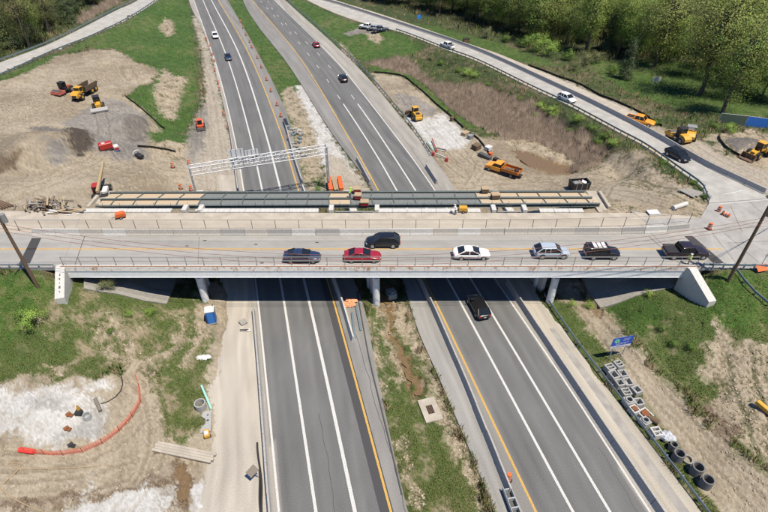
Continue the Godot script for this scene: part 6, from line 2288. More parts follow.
func make_precast() -> void:
	var rail := yaw_to(g(702, 512), g(594, 370))
	var rows := [[608.4, 371, 1], [617, 368, 1], [612, 379, 0], [621, 377, 0], [617.8, 387, 0], [626.4, 385, 0], [624.6, 395, 1], [635, 393, 0], [627, 405, 4], [636.6, 406, 0], [632.5, 413, 3], [643.4, 424.5, 4], [654.4, 435.5, 1]]
	var i := 0
	for q in rows:
		var text: String = ["pale square precast box with open top in the cluster behind the guardrail", "pale precast box with two open cells in the cluster behind the guardrail", "", "pale precast box with a rusty round cover behind the guardrail", "pale precast box with a round collar on top behind the guardrail"][q[2]]
		inlet_box(gt(q[0], q[1]), rail + rng.randf_range(-.15, .15), rng.randf_range(.92, 1.08), rng.randf_range(.95, 1.15), rng.randf_range(.7, .95), text, "precast boxes kind %d" % q[2], M.precast if i < 10 or i % 2 else M.barrier_white, q[2])
		i += 1
	inlet_box(gt(644, 416), rail + .2, 1.3, 1.3, .5, "low white precast slab box with a round brown iron cover", "", M.barrier_white, 3)
	var t := thing("pipe_stub", "short dark pipe section lying beside the white precast boxes", "pipe", gt(653, 422), .8)
	var m := MB.new()
	m.ring(Vector3(0, .35, -.5), Vector3(0, 0, 1), .35, .27, 1.0, 18)
	part(t, "pipe", m, M.wood)
	t = thing("wrapped_bundle", "pale crumpled wrapped bundle next to the precast boxes", "bundle", gt(665, 438))
	var b := MB.new()
	for k in 5: b.lump(Vector3(-.4 + .2 * k, .35 + .08 * (k % 2), .3 * sin(k * 2.0)), Vector3(.45, .42, .4), 40 + k, .6, 6)
	part(t, "wrapping", b, surf(Color(.55, .58, .62), .5, M.concrete.albedo_texture, .6))
	for q in [[671.6, 449, .42, .95], [676, 459.5, .55, 1.25], [694.5, 473, .58, 1.25], [704, 485.5, .58, 1.25]]:
		t = thing("pipe_section", "dark concrete pipe section standing on end beside the guardrail", "pipe", gt(q[0], q[1]), 0.0, "standing pipe sections")
		var r := MB.new()
		r.ring(Vector3(0, -.05, 0), Vector3.UP, q[2], q[2] - .12, q[3], 24)
		part(t, "pipe", r, M.pipe_conc)
	t = thing("pipe_ring", "low dark concrete ring lying flat among the standing pipe sections", "pipe", gt(687, 460.5))
	var r2 := MB.new()
	r2.ring(Vector3(0, -.05, 0), Vector3.UP, .55, .38, .35, 24)
	part(t, "ring", r2, M.old_conc)
	# concrete pieces beside the haul road
	t = thing("pipe_section", "large pale concrete pipe section on the grass beside the mint pipe", "pipe", gt(201.5, 408))
	var r3 := MB.new()
	r3.ring(Vector3(0, -.05, 0), Vector3.UP, .62, .5, 1.0, 26)
	part(t, "pipe", r3, M.precast)
	t = thing("plastic_pipe", "mint green plastic pipe leaning beside the pale concrete pipe", "pipe")
	cy(t, "pipe", M.mint, gt(202, 387) + Vector3(0, .25, 0), gt(212, 411) + Vector3(0, .35, 0), .13, .13, 14)
	t = thing("concrete_cradle", "curved flat concrete piece with round holes near the haul road", "concrete piece", gt(206.5, 423), .2)
	var c := MB.new()
	var poly := PackedVector2Array([Vector2(-.4, 1.3), Vector2(.55, 1.4), Vector2(.6, -1.3), Vector2(-.5, -1.35), Vector2(-.5, -1.0)])
	for k in 7:
		var an := -1.2 + k * .4
		poly.append(Vector2(-.55 + cos(an) * .55, sin(an) * .6))
	poly.append(Vector2(-.55, .8))
	c.prism(poly, Transform3D(Basis(Vector3(1, 0, 0), Vector3(0, 0, -1), Vector3(0, 1, 0)), Vector3(0, .15, 0)), .3)
	part(t, "slab", c, M.precast)
	cy(t, "hole", M.joint, Vector3(.2, .302, -.1), Vector3(.2, .306, -.1), .14, .14, 14)
	cy(t, "hole", M.joint, Vector3(.15, .302, -.8), Vector3(.15, .306, -.8), .1, .1, 14)
	t = thing("saw_machine", "small yellow road saw beside the curved concrete piece", "machine", gt(207.5, 436), .4)
	bx(t, "body", M.cat_yellow, Vector3(0, .45, 0), Vector3(.6, .5, .9), Vector3.ZERO, .08)
	bx(t, "top", M.white, Vector3(0, .74, .1), Vector3(.4, .1, .5))
	for s in [-1, 1]: wheel(t, Vector3(s * .33, .15, .2), .15, .1, M.grey)
	t = thing("timber_mat", "long pale timber mat laid across the muddy ditch", "timber mat", gt(184, 453) + Vector3(0, .12, 0), yaw_to(gt(214, 460), gt(153, 446)))
	for k in 4: bx(t, "plank", M.tan_conc, Vector3(-.45 + k * .29, .12, .15 * (k % 2)), Vector3(.28, .24, 6.6), Vector3.ZERO, .03)
	bx(t, "bearer", M.wood, Vector3(0, -.08, -2.9), Vector3(1.5, .2, .25))
	# drain in the median
	t = thing("drain_inlet", "square concrete drain slab with a dark open pit in the median", "drain", Vector3.ZERO)
	var e := [gt(416, 399.5), gt(431, 396), gt(445, 421), gt(428.5, 427)]
	var cc: Vector3 = (e[0] + e[1] + e[2] + e[3]) * .25
	t.position = cc
	t.rotation.y = atan2(-(e[1].z - e[0].z), e[1].x - e[0].x)
	for q in [[0, -1.05, 2.0, .95], [0, 1.05, 2.0, .95], [-.68, 0, .64, 1.15], [.68, 0, .64, 1.15]]:
		bx(t, "slab", M.tan_conc, Vector3(q[0], .1, q[1]), Vector3(q[2], .3, q[3]), Vector3.ZERO, .02)
	bx(t, "pit", M.joint, Vector3(0, .06, 0), Vector3(.72, .04, 1.15), Vector3.ZERO, .005)
	for k in 3: bx(t, "grate_bar", M.rust, Vector3(-.2 + k * .2, .2, 0), Vector3(.04, .05, 1.1), Vector3.ZERO, .005)

func make_signs() -> void:
	var a := g(609.5, 343, 3.2)
	var b := g(630, 339.5, 3.2)
	var t := thing("road_sign", "large blue road sign with a green round emblem on two posts", "sign", Vector3(28.3, 0, -41.6), -atan2(b.z - a.z, b.x - a.x))
	bx(t, "panel", M.sign_blue, Vector3(0, 3.55, 0), Vector3(2.7, 1.35, .05), Vector3.ZERO, .01)
	bx(t, "lower_panel", M.white, Vector3(0, 2.65, 0), Vector3(2.7, .38, .05), Vector3.ZERO, .01)
	cy(t, "emblem", M.sign_green, Vector3(-.75, 3.72, .027), Vector3(-.75, 3.72, .034), .36, .36, 24)
	var rr := MB.new()
	rr.ring(Vector3(-.75, 3.72, .036), Vector3(0, 0, 1), .26, .2, .004, 20)
	part(t, "emblem_ring", rr, M.white)
	for q in [[.55, 3.92, .9], [.5, 3.68, 1.0], [.1, 3.3, 1.7], [0, 3.08, 1.5]]:
		var x: float = q[0] - q[2] * .5
		while x < q[0] + q[2] * .5 - .1: # the lettering, too small to read
			var w := rng.randf_range(.07, .12)
			bx(t, "lettering", M.white, Vector3(x + w * .5, q[1], .028), Vector3(w * .7, .11, .006), Vector3.ZERO, .001)
			x += w + (.12 if rng.randf() < .2 else .02)
	var x := -.9
	while x < .9:
		bx(t, "lettering", M.sign_blue, Vector3(x, 2.65, .028), Vector3(.07, .12, .006), Vector3.ZERO, .001)
		x += .11 if rng.randf() < .8 else .22
	for s in [-.85, .85]: bx(t, "post", M.galv, Vector3(s, 1.9, -.08), Vector3(.1, 4.6, .1))
	# orange sign at the intersection
	t = thing("work_sign", "orange work sign spread low on its stand by the road edge", "sign", g(760, 271, 6.95), .15)
	bx(t, "panel", M.orange, Vector3(0, .55, 0), Vector3(1.5, .9, .05), Vector3(-52, 0, 4), .02)
	for s in [-1, 1]: bx(t, "leg", M.dark_steel, Vector3(s * .5, .1, 0), Vector3(.06, .06, 1.4), Vector3(0, s * 25, 0))
	t = thing("street_sign", "small grey sign seen from behind on a thin post by the intersection", "sign", g(760, 267, 6.95), .3)
	cy(t, "post", M.grey, Vector3(0, -.2, 0), Vector3(0, 2.2, 0), .035, .035, 8)
	bx(t, "panel", M.galv, Vector3(0, 2.0, .05), Vector3(.6, .6, .02), Vector3(0, 0, 45), .005)
	t = thing("information_sign", "small blue sign on a post at the forest edge above the ramp", "sign", gt(418.6, 26), .4)
	cy(t, "post", M.grey, Vector3(0, -.2, 0), Vector3(0, 2.6, 0), .05, .05, 8)
	bx(t, "panel", mat(Color(.03, .2, .65), .4), Vector3(0, 3.0, .03), Vector3(1.5, 1.3, .04))
	t = thing("notice_board", "white board on two legs standing on the lawn", "board", gt(654.5, 86), .1)
	bx(t, "panel", M.white, Vector3(0, 1.7, 0), Vector3(2.0, 1.1, .06))
	for s in [-.7, .7]: bx(t, "leg", M.white, Vector3(s, .6, -.04), Vector3(.1, 1.4, .08))
	t = thing("utility_box", "brown utility box on the grass beyond the ramp barrier", "box", gt(466, 42.5), .3)
	bx(t, "body", M.wood, Vector3(0, .6, 0), Vector3(2.0, 1.2, 1.2), Vector3.ZERO, .06)
	bx(t, "lid", M.black, Vector3(0, 1.24, 0), Vector3(2.1, .08, 1.3))
	# screen fence east
	t = thing("screen_fence", "fence with grey green and bright blue screens at the lawn's edge", "fence")
	var p := [gt(717.5, 123), gt(744, 126), gt(768, 129), gt(800, 133)]
	for i in 3:
		var u := Vector3(0, 2.1, 0)
		var m := MB.new()
		var th := Vector3(0, 0, .03)
		m.quad(p[i] + th, p[i + 1] + th, p[i + 1] + u + th, p[i] + u + th, Vector3(0, 0, 1))
		m.quad(p[i] - th, p[i + 1] - th, p[i + 1] + u - th, p[i] + u - th, Vector3(0, 0, -1))
		part(t, "screen", m, surf(Color(.10, .15, .11), .8, M.concrete.albedo_texture, 2.0) if i == 0 else mat(Color(.03, .17, .58), .6))
		cy(t, "post", M.galv, p[i], p[i] + u * 1.05, .05, .05, 8)
		cy(t, "top_rail", M.galv, p[i] + u, p[i + 1] + u, .035, .035, 8)

func make_drums() -> void:
	for q in [[240.8, 22.5], [243.4, 28.5], [246, 35.5], [249.9, 42.5], [252, 48], [257.7, 58.5], [261.6, 68], [266.8, 80.5], [271.2, 91.8], [277.2, 105.6], [281.1, 116.8], [288.5, 140]]:
		drum(g(q[0], q[1], .05), "orange traffic drum in the row along the yellow line side of the curving highway", "drums along the yellow line")
	for q in [[206.9, 40.5], [210.8, 47], [212.7, 56.2], [214.7, 62.8], [215.3, 71.5], [218.6, 84], [220, 90.5], [223.9, 115], [228.5, 129]]:
		drum(gt(q[0], q[1]), "orange traffic drum in the row beside the dusty track", "drums beside the dusty track")
	for q in [[173, 167.5], [189.3, 164.5], [191.4, 190.5], [181, 189]]:
		drum(gt(q[0], q[1]), "orange traffic drum standing on bare dirt near the gantry leg", "drums by the gantry leg")
	drum(g(508, 479.5, .05), "orange traffic drum with a wide rubber base between barrier and yellow line", "")
	drum(g(708.6, 229, 7.02), "red orange drum at the last barrier of the overpass", "")
	drum(gt(718, 212), "red orange drum standing at the corner of the intersection", "")
	drum(gt(722, 215) + Vector3(0, .3, 0), "red orange drum tipped over at the corner of the intersection", "", Vector3(1.4, .5, 0))

func make_site() -> void:
	# portable toilet
	var t := thing("portable_toilet", "blue portable toilet with white roof beside the bridge column", "portable toilet", gt(212.5, 321), .25)
	bx(t, "cabin", M.blue, Vector3(0, 1.05, 0), Vector3(1.15, 2.0, 1.15), Vector3.ZERO, .05)
	bx(t, "door", mat(Color(.03, .17, .50), .45), Vector3(0, 1.05, .585), Vector3(.8, 1.75, .03), Vector3.ZERO, .01)
	bx(t, "roof", M.white, Vector3(0, 2.13, 0), Vector3(1.22, .18, 1.22), Vector3.ZERO, .07)
	bx(t, "base", M.grey, Vector3(0, .06, 0), Vector3(1.3, .14, 1.3))
	cy(t, "vent_pipe", M.black, Vector3(.45, 2.1, -.45), Vector3(.45, 2.5, -.45), .05)
	# things on the new girders
	for q in [[357, -70.42, 1.15], [358, -68.5, 1.0], [364.5, -66.55, 1.2], [485, -70.48, 1.1], [495.5, -68.65, 1.25]]:
		var depth: float = -q[1] * cp + (CAM_H - 7.3) * sp
		var x: float = (q[0] - 384.0) * depth / 512.0
		var red: bool = q[0] < 400
		t = thing("tool_crate", "wooden crate with a red base standing on the steel girders" if red else "plain wooden crate standing on the steel girders beyond the compressor", "crate", Vector3(x, 6.845, q[1]), rng.randf_range(-.1, .1), "red based crates on the girders" if red else "plain crates on the girders")
		bx(t, "base", M.red if red else M.wood, Vector3(0, .25, 0), Vector3(q[2], .5, 1.0), Vector3.ZERO, .03)
		bx(t, "lid", M.wood_pale, Vector3(0, .6, 0), Vector3(q[2] + .1, .2, 1.1), Vector3.ZERO, .03)
	# heap of timbers in the dirt
	t = thing("timber_heap", "heap of broken grey brown timbers on the dirt above the overpass road", "timber heap", gt(48, 207))
	for i in 70:
		var an := rng.randfn(.9, .45)
		var rr := rng.randf()
		var o := Vector3(rng.randfn() * 1.9, 0, rng.randfn() * .9)
		o.y = .15 + 1.1 * exp(-(o.x * o.x / 5.0 + o.z * o.z / 1.6)) * rng.randf_range(.2, 1.0)
		bx(t, "plank", [M.wood_grey, M.wood, M.wood_grey, M.wood_pale, M.old_conc][i % 5], o, Vector3(rng.randf_range(.12, .3), rng.randf_range(.06, .16), rng.randf_range(1.0, 2.8)), Vector3(rng.randf_range(-20, 20), rad_to_deg(an) + 180, rng.randf_range(-25, 25)), .015)
	t = thing("dark_timber_stack", "small stack of dark timbers at the edge of the dirt field", "timbers", gt(2, 205), .9)
	for i in 5: bx(t, "timber", M.wood, Vector3(-.5 + i * .28, .15, .1 * i), Vector3(.25, .25, 3.0), Vector3(0, i * 3, 0))
	t = thing("board_pile", "pale boards scattered at the western end of the deck strip", "boards", Vector3(-47.2, 6.99, -64.0))
	for i in 9: bx(t, "board", M.wood_pale if i % 3 else M.white, Vector3(rng.randf_range(-2.4, 2.4), .05 + .06 * i, rng.randf_range(-.4, .5)), Vector3(rng.randf_range(1.2, 2.6), .05, .3), Vector3(0, rng.randf_range(-25, 25), 0), .01)
	# by the eastern silt fence
	for q in [[451.6, 121, M.wood, "dark brown stump shaped block by the silt fence", .7, .9, .7], [465, 135, M.wood_pale, "pale timber pallet bundle by the silt fence", 1.6, .7, 1.2], [470, 138.5, M.grey, "grey pump box between the pallets by the silt fence", 1.2, .8, 1.0], [476, 149, M.wood, "dark brown generator box by the silt fence", 1.6, 1.0, 1.5], [484.5, 157.5, M.dark_steel, "long dark steel box by the orange utility truck", .9, .6, 3.0], [488, 150, M.white, "white tank box behind the long dark steel box", 1.3, .8, 1.2], [490, 156, M.orange, "small orange machine between white tank and dark boxes", .7, .7, .7], [496.5, 161.5, M.black, "black box at the end of the row by the orange truck", .8, .6, 1.6], [651, 217, M.white, "white box with open dark side in the heaped dirt", 1.6, .9, 1.2]]:
		t = thing("site_box", q[3], "box", gt(q[0], q[1]), .75 if q[0] < 600 else .1)
		bx(t, "body", q[2], Vector3(0, q[5] * .5, 0), Vector3(q[4], q[5], q[6]), Vector3.ZERO, .06)
		bx(t, "lid", q[2], Vector3(0, q[5] + .03, .05), Vector3(q[4] * 1.05, .06, q[6] * .95), Vector3(2, 0, 0), .02)
		for s in [-1, 1]: bx(t, "skid", M.black, Vector3(s * q[4] * .32, .05, 0), Vector3(.12, .14, q[6] * 1.06))
		if q[0] > 600: bx(t, "opening", M.black, Vector3(-q[4] * .5 - .01, q[5] * .5, 0), Vector3(.03, q[5] * .7, q[6] * .8))
	t = thing("barricade", "white and red barricade beams lying beside the guardrail's end", "barricade")
	for q in [[[431, 154], [447, 160], M.white], [[427, 143], [433, 152], M.mint], [[432, 141], [437, 154], M.red], [[436, 150], [446, 152], M.wood_grey]]:
		var m := MB.new()
		m.bar(gt(q[0][0], q[0][1]) + Vector3(0, .5, 0), gt(q[1][0], q[1][1]) + Vector3(0, .45, 0), .18, .22, .02)
		part(t, "beam", m, q[2])
	for q in [[433, 155.5], [446.5, 161.5]]: bx(t, "foot", M.red, gt(q[0], q[1]) + Vector3(0, .4, 0), Vector3(.5, .8, .5), Vector3(0, 20, 0))
	t = thing("white_pipe", "white pipe lying on the dirt near the ramp's foot", "pipe")
	cy(t, "pipe", M.barrier_white, gt(672, 210) + Vector3(0, .35, 0), gt(685.5, 205.5) + Vector3(0, .35, 0), .36, .36, 16)
	# grey slabs on the slope
	t = thing("slab_stack", "grey broken concrete slabs leaning on the dirt slope by the guardrail", "slabs", gt(690, 193), .5)
	for i in 4: bx(t, "slab", M.old_conc, Vector3(-.9 + i * .6, .25, .2 * i), Vector3(.5, .15, 2.6), Vector3(0, 8 * i, 14), .03)
	# orange netting and posts around the settling pond
	t = thing("safety_fence", "sagging orange plastic mesh fence round the white settling pond", "fence")
	var s := on_land([[26, 453], [50, 455], [80, 454], [100, 446], [117, 434], [132, 418], [142, 401], [140, 387], [136, 375]])
	var q2 := resample(s, 1.9)
	var net := MB.new()
	for i in q2.size() - 1:
		cy(t, "post", M.rust, q2[i] - Vector3(0, .2, 0), q2[i] + Vector3(.05, 1.0, 0), .03, .03, 6)
		var sg := .10 + .08 * sin(i * 1.7)
		for k in 9:
			var y := .10 + k * .095
			var m0 := q2[i].lerp(q2[i + 1], .5) + Vector3(0, y - sg * (y + .2), .05 * sin(i * 2.0))
			net.bar(q2[i] + Vector3(0, y, 0), m0, .012, .026, .003)
			net.bar(m0, q2[i + 1] + Vector3(0, y, 0), .012, .026, .003)
		for k in 8:
			var c := q2[i].lerp(q2[i + 1], k / 8.0)
			var dip: float = sg * (1.0 - absf(k / 4.0 - 1.0))
			net.bar(c + Vector3(0, .1, 0), c + Vector3(0, .90 - dip * 1.2, 0), .03, .012, .003)
	part(t, "net", net, mat(Color(.66, .15, .085), .8))
	t = thing("net_roll", "bright red roll of plastic mesh at the end of the orange fence", "roll", gt(28, 452), 1.3)
	cy(t, "roll", mat(Color(.72, .04, .03), .7), Vector3(-.1, .25, -.8), Vector3(.1, .25, .8), .27, .25, 14)
	# in the pond
	t = thing("survey_cone", "dark tripod with an orange cone standing in the white pond", "cone", gt(79, 413))
	cy(t, "cone", M.cat_yellow, Vector3(0, .1, -.2), Vector3(.05, 1.1, -.25), .28, .05, 12)
	bx(t, "base", M.black, Vector3(.1, .2, .1), Vector3(.7, .4, .6))
	t = thing("white_bucket", "white round bucket standing in the settling pond", "bucket", gt(88, 418))
	var bk := MB.new()
	bk.ring(Vector3.ZERO, Vector3.UP, .42, .36, .55, 18)
	part(t, "bucket", bk, M.galv)
	t = thing("rusty_pipe", "short brown pipe lying at the pond's edge", "pipe")
	cy(t, "pipe", M.wood_grey, gt(96, 400) + Vector3(0, .25, 0), gt(101, 412) + Vector3(0, .2, 0), .2, .2, 12)
	t = thing("hose", "thin black hose curling from the brown pipe", "hose")
	var hp := on_land([[101, 404], [108, 402], [116, 397], [121, 391], [123, 384], [121, 374]])
	var hm := MB.new()
	for i in hp.size() - 1: hm.cyl(hp[i] + Vector3(0, .06, 0), hp[i + 1] + Vector3(0, .06, 0), .06, .06, 6, false, false)
	part(t, "tube", hm, M.black)
	for q in [[69, 415, "small rusty steel bracket lying in the pond"], [67, 429, "reddish brown steel scrap lying lower in the pond"], [71, 445.5, "black stone like block at the pond's lower rim"]]:
		t = thing("scrap", q[2], "scrap", gt(q[0], q[1]), .5)
		bx(t, "piece", M.rust if q[1] < 440 else M.black, Vector3(0, .15, 0), Vector3(.5, .3, .35), Vector3(12, 20, 8))
		bx(t, "plate", M.rust if q[1] < 440 else M.black, Vector3(.2, .1, .2), Vector3(.4, .1, .5), Vector3(0, 50, 0))
	t = thing("rope", "pale rope lying in loops on the tan dirt", "rope")
	for ln in [[[20, 469], [50, 469], [80, 467.5], [112, 465]], [[20, 469], [8, 465], [10, 462], [20, 464], [20, 469], [10, 478], [0, 488], [12, 498], [26, 505], [44, 512]]]:
		var rp := on_land(ln)
		var rm := MB.new()
		for i in rp.size() - 1: rm.cyl(rp[i] + Vector3(0, .05, 0), rp[i + 1] + Vector3(0, .05, 0), .045, .045, 5, false, false)
		part(t, "strand", rm, M.wood_pale)
	# along the haul road
	t = thing("solar_panel", "tilted grey solar panel on a thin mast at the haul road's barrier", "solar panel", g(258.5, 477, .03), .5)
	cy(t, "mast", M.galv, Vector3(0, 0, 0), Vector3(-.3, 1.2, -.1), .05, .05, 8)
	bx(t, "panel", M.wood_grey, Vector3(-.4, 1.3, -.1), Vector3(1.0, .05, .8), Vector3(18, 25, 12), .01)
	t = thing("sign_plate", "flat brownish plate propped up on the haul road", "plate", g(243.5, 323, .03), .75)
	bx(t, "plate", M.old_conc, Vector3(0, .25, 0), Vector3(.9, .05, .9), Vector3(10, 0, 0), .01)
	for k in [-1, 1]: bx(t, "leg", M.black, Vector3(k * .3, .12, .2), Vector3(.06, .24, .06))
	t = thing("marker_cone", "small white stand with a black arm on the haul road", "stand", g(249, 331, .03), .2)
	bx(t, "base", M.white, Vector3(0, .12, 0), Vector3(.45, .24, .4))
	var arm := MB.new()
	arm.bar(Vector3(0, .25, 0), Vector3(-1.1, .35, -.1), .1, .12)
	part(t, "arm", arm, M.black)
	t = thing("rubber_hose", "black hoses lying along the haul road barrier", "hose")
	for k in 2:
		var hz := MB.new()
		var z := -30.4 + k * 3.0
		while z < -10.0:
			var x0 := x_at(LN.ll, z) - .45 - .12 * k + .1 * sin(z * .9 + k)
			var x1 := x_at(LN.ll, z + .6) - .45 - .12 * k + .1 * sin((z + .6) * .9 + k)
			hz.cyl(Vector3(x0, .12, z), Vector3(x1, .12, z + .6), .1, .1, 8, false, false)
			z += .6
		part(t, "hose", hz, M.black)
	t = thing("plastic_sheet", "white crumpled plastic sheet at the grass edge of the haul road", "sheet", gt(203.5, 358))
	var ps := MB.new()
	for k in 5: ps.lump(Vector3(-.5 + .25 * k, .1, .2 * sin(k * 3.0)), Vector3(.4, .16, .35), 60 + k, .7, 6)
	part(t, "sheet", ps, M.white)
	# under and beside the bridge in the median
	t = thing("orange_netting", "crumpled orange netting beside the barrier at the bridge's shadow edge", "netting", gt(350, 305))
	var on := MB.new()
	for k in 6: on.lump(Vector3(-.5 + .2 * k, .25 + .1 * (k % 3), .5 * sin(k * 2.2)), Vector3(.5, .14, .4), 80 + k, .9, 7)
	part(t, "netting", on, mat(Color(.78, .30, .16), .8))
	for q in [[[352, 312], [355, 338], "long thin steel beam lying on the shoulder by the orange netting"], [[356, 306], [361, 330], "second thin steel beam lying on the shoulder nearer the grass"]]:
		t = thing("steel_beam", q[2], "beam")
		var m := MB.new()
		m.bar(g(q[0][0], q[0][1], .15), g(q[1][0], q[1][1], .15), .16, .2, .02)
		part(t, "web", m, M.galv_blue)
		var m3 := MB.new()
		m3.bar(g(q[0][0], q[0][1], .27), g(q[1][0], q[1][1], .27), .26, .03, .01)
		part(t, "flange", m3, M.galv_blue)
	t = thing("conduit", "long thin dark conduit on the edge of the median shoulder", "conduit")
	var cd := curve([[357, 292], [363, 325], [370, 362], [378, 395], [389, 440], [402, 495]], .1, false)
	var cm := MB.new()
	for i in cd.size() - 1: cm.cyl(cd[i], cd[i + 1], .08, .08, 6, false, false)
	part(t, "tube", cm, M.dark_steel)
	t = thing("block_stack", "grey block machine standing in the bridge's shade beside the column", "machine", gt(391.5, 297), .3)
	bx(t, "body", M.galv_blue, Vector3(0, .6, 0), Vector3(1.2, 1.0, 1.5), Vector3.ZERO, .06)
	bx(t, "top", M.grey, Vector3(.1, 1.2, .2), Vector3(.8, .3, .7), Vector3(0, 15, 0))
	for k in [-1, 1]: wheel(t, Vector3(k * .6, .3, .4), .3, .2, M.grey)
	# end of the long barrier row
	t = thing("crash_cushion", "grey ladder shaped crash cushion at the end of the barrier row", "crash cushion", g(512, 507, .05), yaw_to(g(520, 524), g(507, 490)))
	for k in [-1, 1]: bx(t, "side_rail", M.galv, Vector3(k * .38, .5, 0), Vector3(.06, .5, 3.4), Vector3.ZERO, .02)
	for k in 4: bx(t, "bulkhead", M.galv, Vector3(0, .5, -1.4 + k * .9), Vector3(.76, .6, .12), Vector3.ZERO, .02)
	bx(t, "base", M.dark_steel, Vector3(0, .1, 0), Vector3(.8, .1, 3.4))
	t = thing("yellow_excavator_bucket", "yellow steel machine end lying among clods at the bank's edge", "machine", gt(765, 413), .6)
	t.name = numbered("digger_arm")
	bx(t, "arm", M.cat_yellow, Vector3(0, .5, 0), Vector3(.5, .5, 2.4), Vector3(10, 0, 0), .05)
	bx(t, "bucket", M.dark_steel, Vector3(0, .35, 1.4), Vector3(1.0, .7, .8), Vector3(20, 0, 0), .08)
	# median rubble beyond the bridge
	t = thing("rubble_heap", "blue grey broken slabs and pipes heaped on the median beyond the bridge", "rubble", g(297, 143, 0))
	for i in 26:
		var o := Vector3(rng.randf_range(-1.3, 1.5), .15, rng.randf_range(-8, 8))
		o.x += o.z * .22
		bx(t, "slab", [M.galv_blue, M.old_conc, M.wood_grey, M.precast][i % 4], o, Vector3(rng.randf_range(.3, .9), rng.randf_range(.15, .4), rng.randf_range(.4, 1.6)), Vector3(rng.randf_range(-12, 12), rng.randf_range(0, 180), rng.randf_range(-12, 12)), .03)
	t = thing("skip", "long dark open steel box beside the traffic drums in the median", "steel box", g(286.5, 126, .05), yaw_to(g(290, 134), g(284, 118)))
	bx(t, "body", M.galv_blue, Vector3(0, .5, 0), Vector3(.9, .9, 4.4), Vector3.ZERO, .04)
	bx(t, "load", M.black, Vector3(0, .97, 0), Vector3(.7, .06, 4.0))
	# water
	creek("creek", [[386.5, 284, 3.2], [388, 299, 3.6], [391, 316, 3.0], [391, 328, 2.6], [396, 345, 5.5], [405, 360, 4.5], [413, 378, 5.0], [420, 395, 4.5]], "shallow brown creek in the median ditch")
	pool("creek", [[511, 149], [521, 149.5], [531, 152], [544, 156.5], [556, 161], [568, 165], [577, 169], [575, 173], [562, 174], [547, 172.5], [534, 168], [522, 161], [513, 154]], "brown pool between the reeds and the dirt")
	creek("creek", [[576, 262, 5], [584, 290, 4], [590, 300, 3]], "wet brown ditch at the foot of the eastern slope paving")
	creek("creek", [[182, 464, 7], [185, 476, 8], [184, 490, 5], [182, 500, 3]], "muddy brown puddle below the timber mat")

func pool(called: String, pts: Array, text: String) -> void:
	var w := []
	var lo := 1e9
	for q in pts:
		var p := gt(q[0], q[1])
		w.append([p.x, p.z])
		lo = min(lo, p.y)
	var m := MB.new()
	slab_mb(m, w, lo - .02, .3)
	var o := part_mesh(self, numbered(called), m.mesh(), M.water)
	structure(o)
	label(o, text, "water")

func creek(called: String, pts: Array, text: String) -> void:
	var L := []
	for q in pts:
		L.append([gt(q[0] - q[2], q[1]), gt(q[0] + q[2], q[1])])
	var lo := 1e9
	for q in L: lo = min(lo, minf(q[0].y, q[1].y))
	var m := MB.new()
	var a := []
	var b := []
	for q in L:
		a.append(q[0]); b.append(q[1])
	var sa := smooth_line(a, .5)
	var n := sa.size()
	var sb := smooth_line(b, .02)
	for i in n - 1:
		var i0 := int(float(i) / (n - 1) * (sb.size() - 1))
		var i1 := int(float(i + 1) / (n - 1) * (sb.size() - 1))
		var w0 := .25 * sin(i * 1.3) + .12 * sin(i * 3.1)
		var w1 := .25 * sin((i + 1) * 1.3) + .12 * sin((i + 1) * 3.1)
		var p0 := sa[i] - Vector3(w0, 0, 0)
		var p1 := sa[i + 1] - Vector3(w1, 0, 0)
		var q0 := sb[i0] + Vector3(w0, 0, 0)
		var q1 := sb[i1] + Vector3(w1, 0, 0)
		var y0 := lo - .03
		var y1 := lo - .03
		p0.y = y0; q0.y = y0; p1.y = y1; q1.y = y1
		m.quad(p0, p1, q1, q0, Vector3.UP)
	var o := part_mesh(self, numbered(called), m.mesh(), M.water)
	structure(o)
	label(o, text, "water")

# ---------------------------------------------------------------- people
func capsule(p: Vector3, a: Vector3, b: Vector3, ra: float, rb: float) -> float:
	var ab := b - a
	var t := clampf((p - a).dot(ab) / ab.length_squared(), 0, 1)
	return p.distance_to(a + ab * t) - lerpf(ra, rb, t)

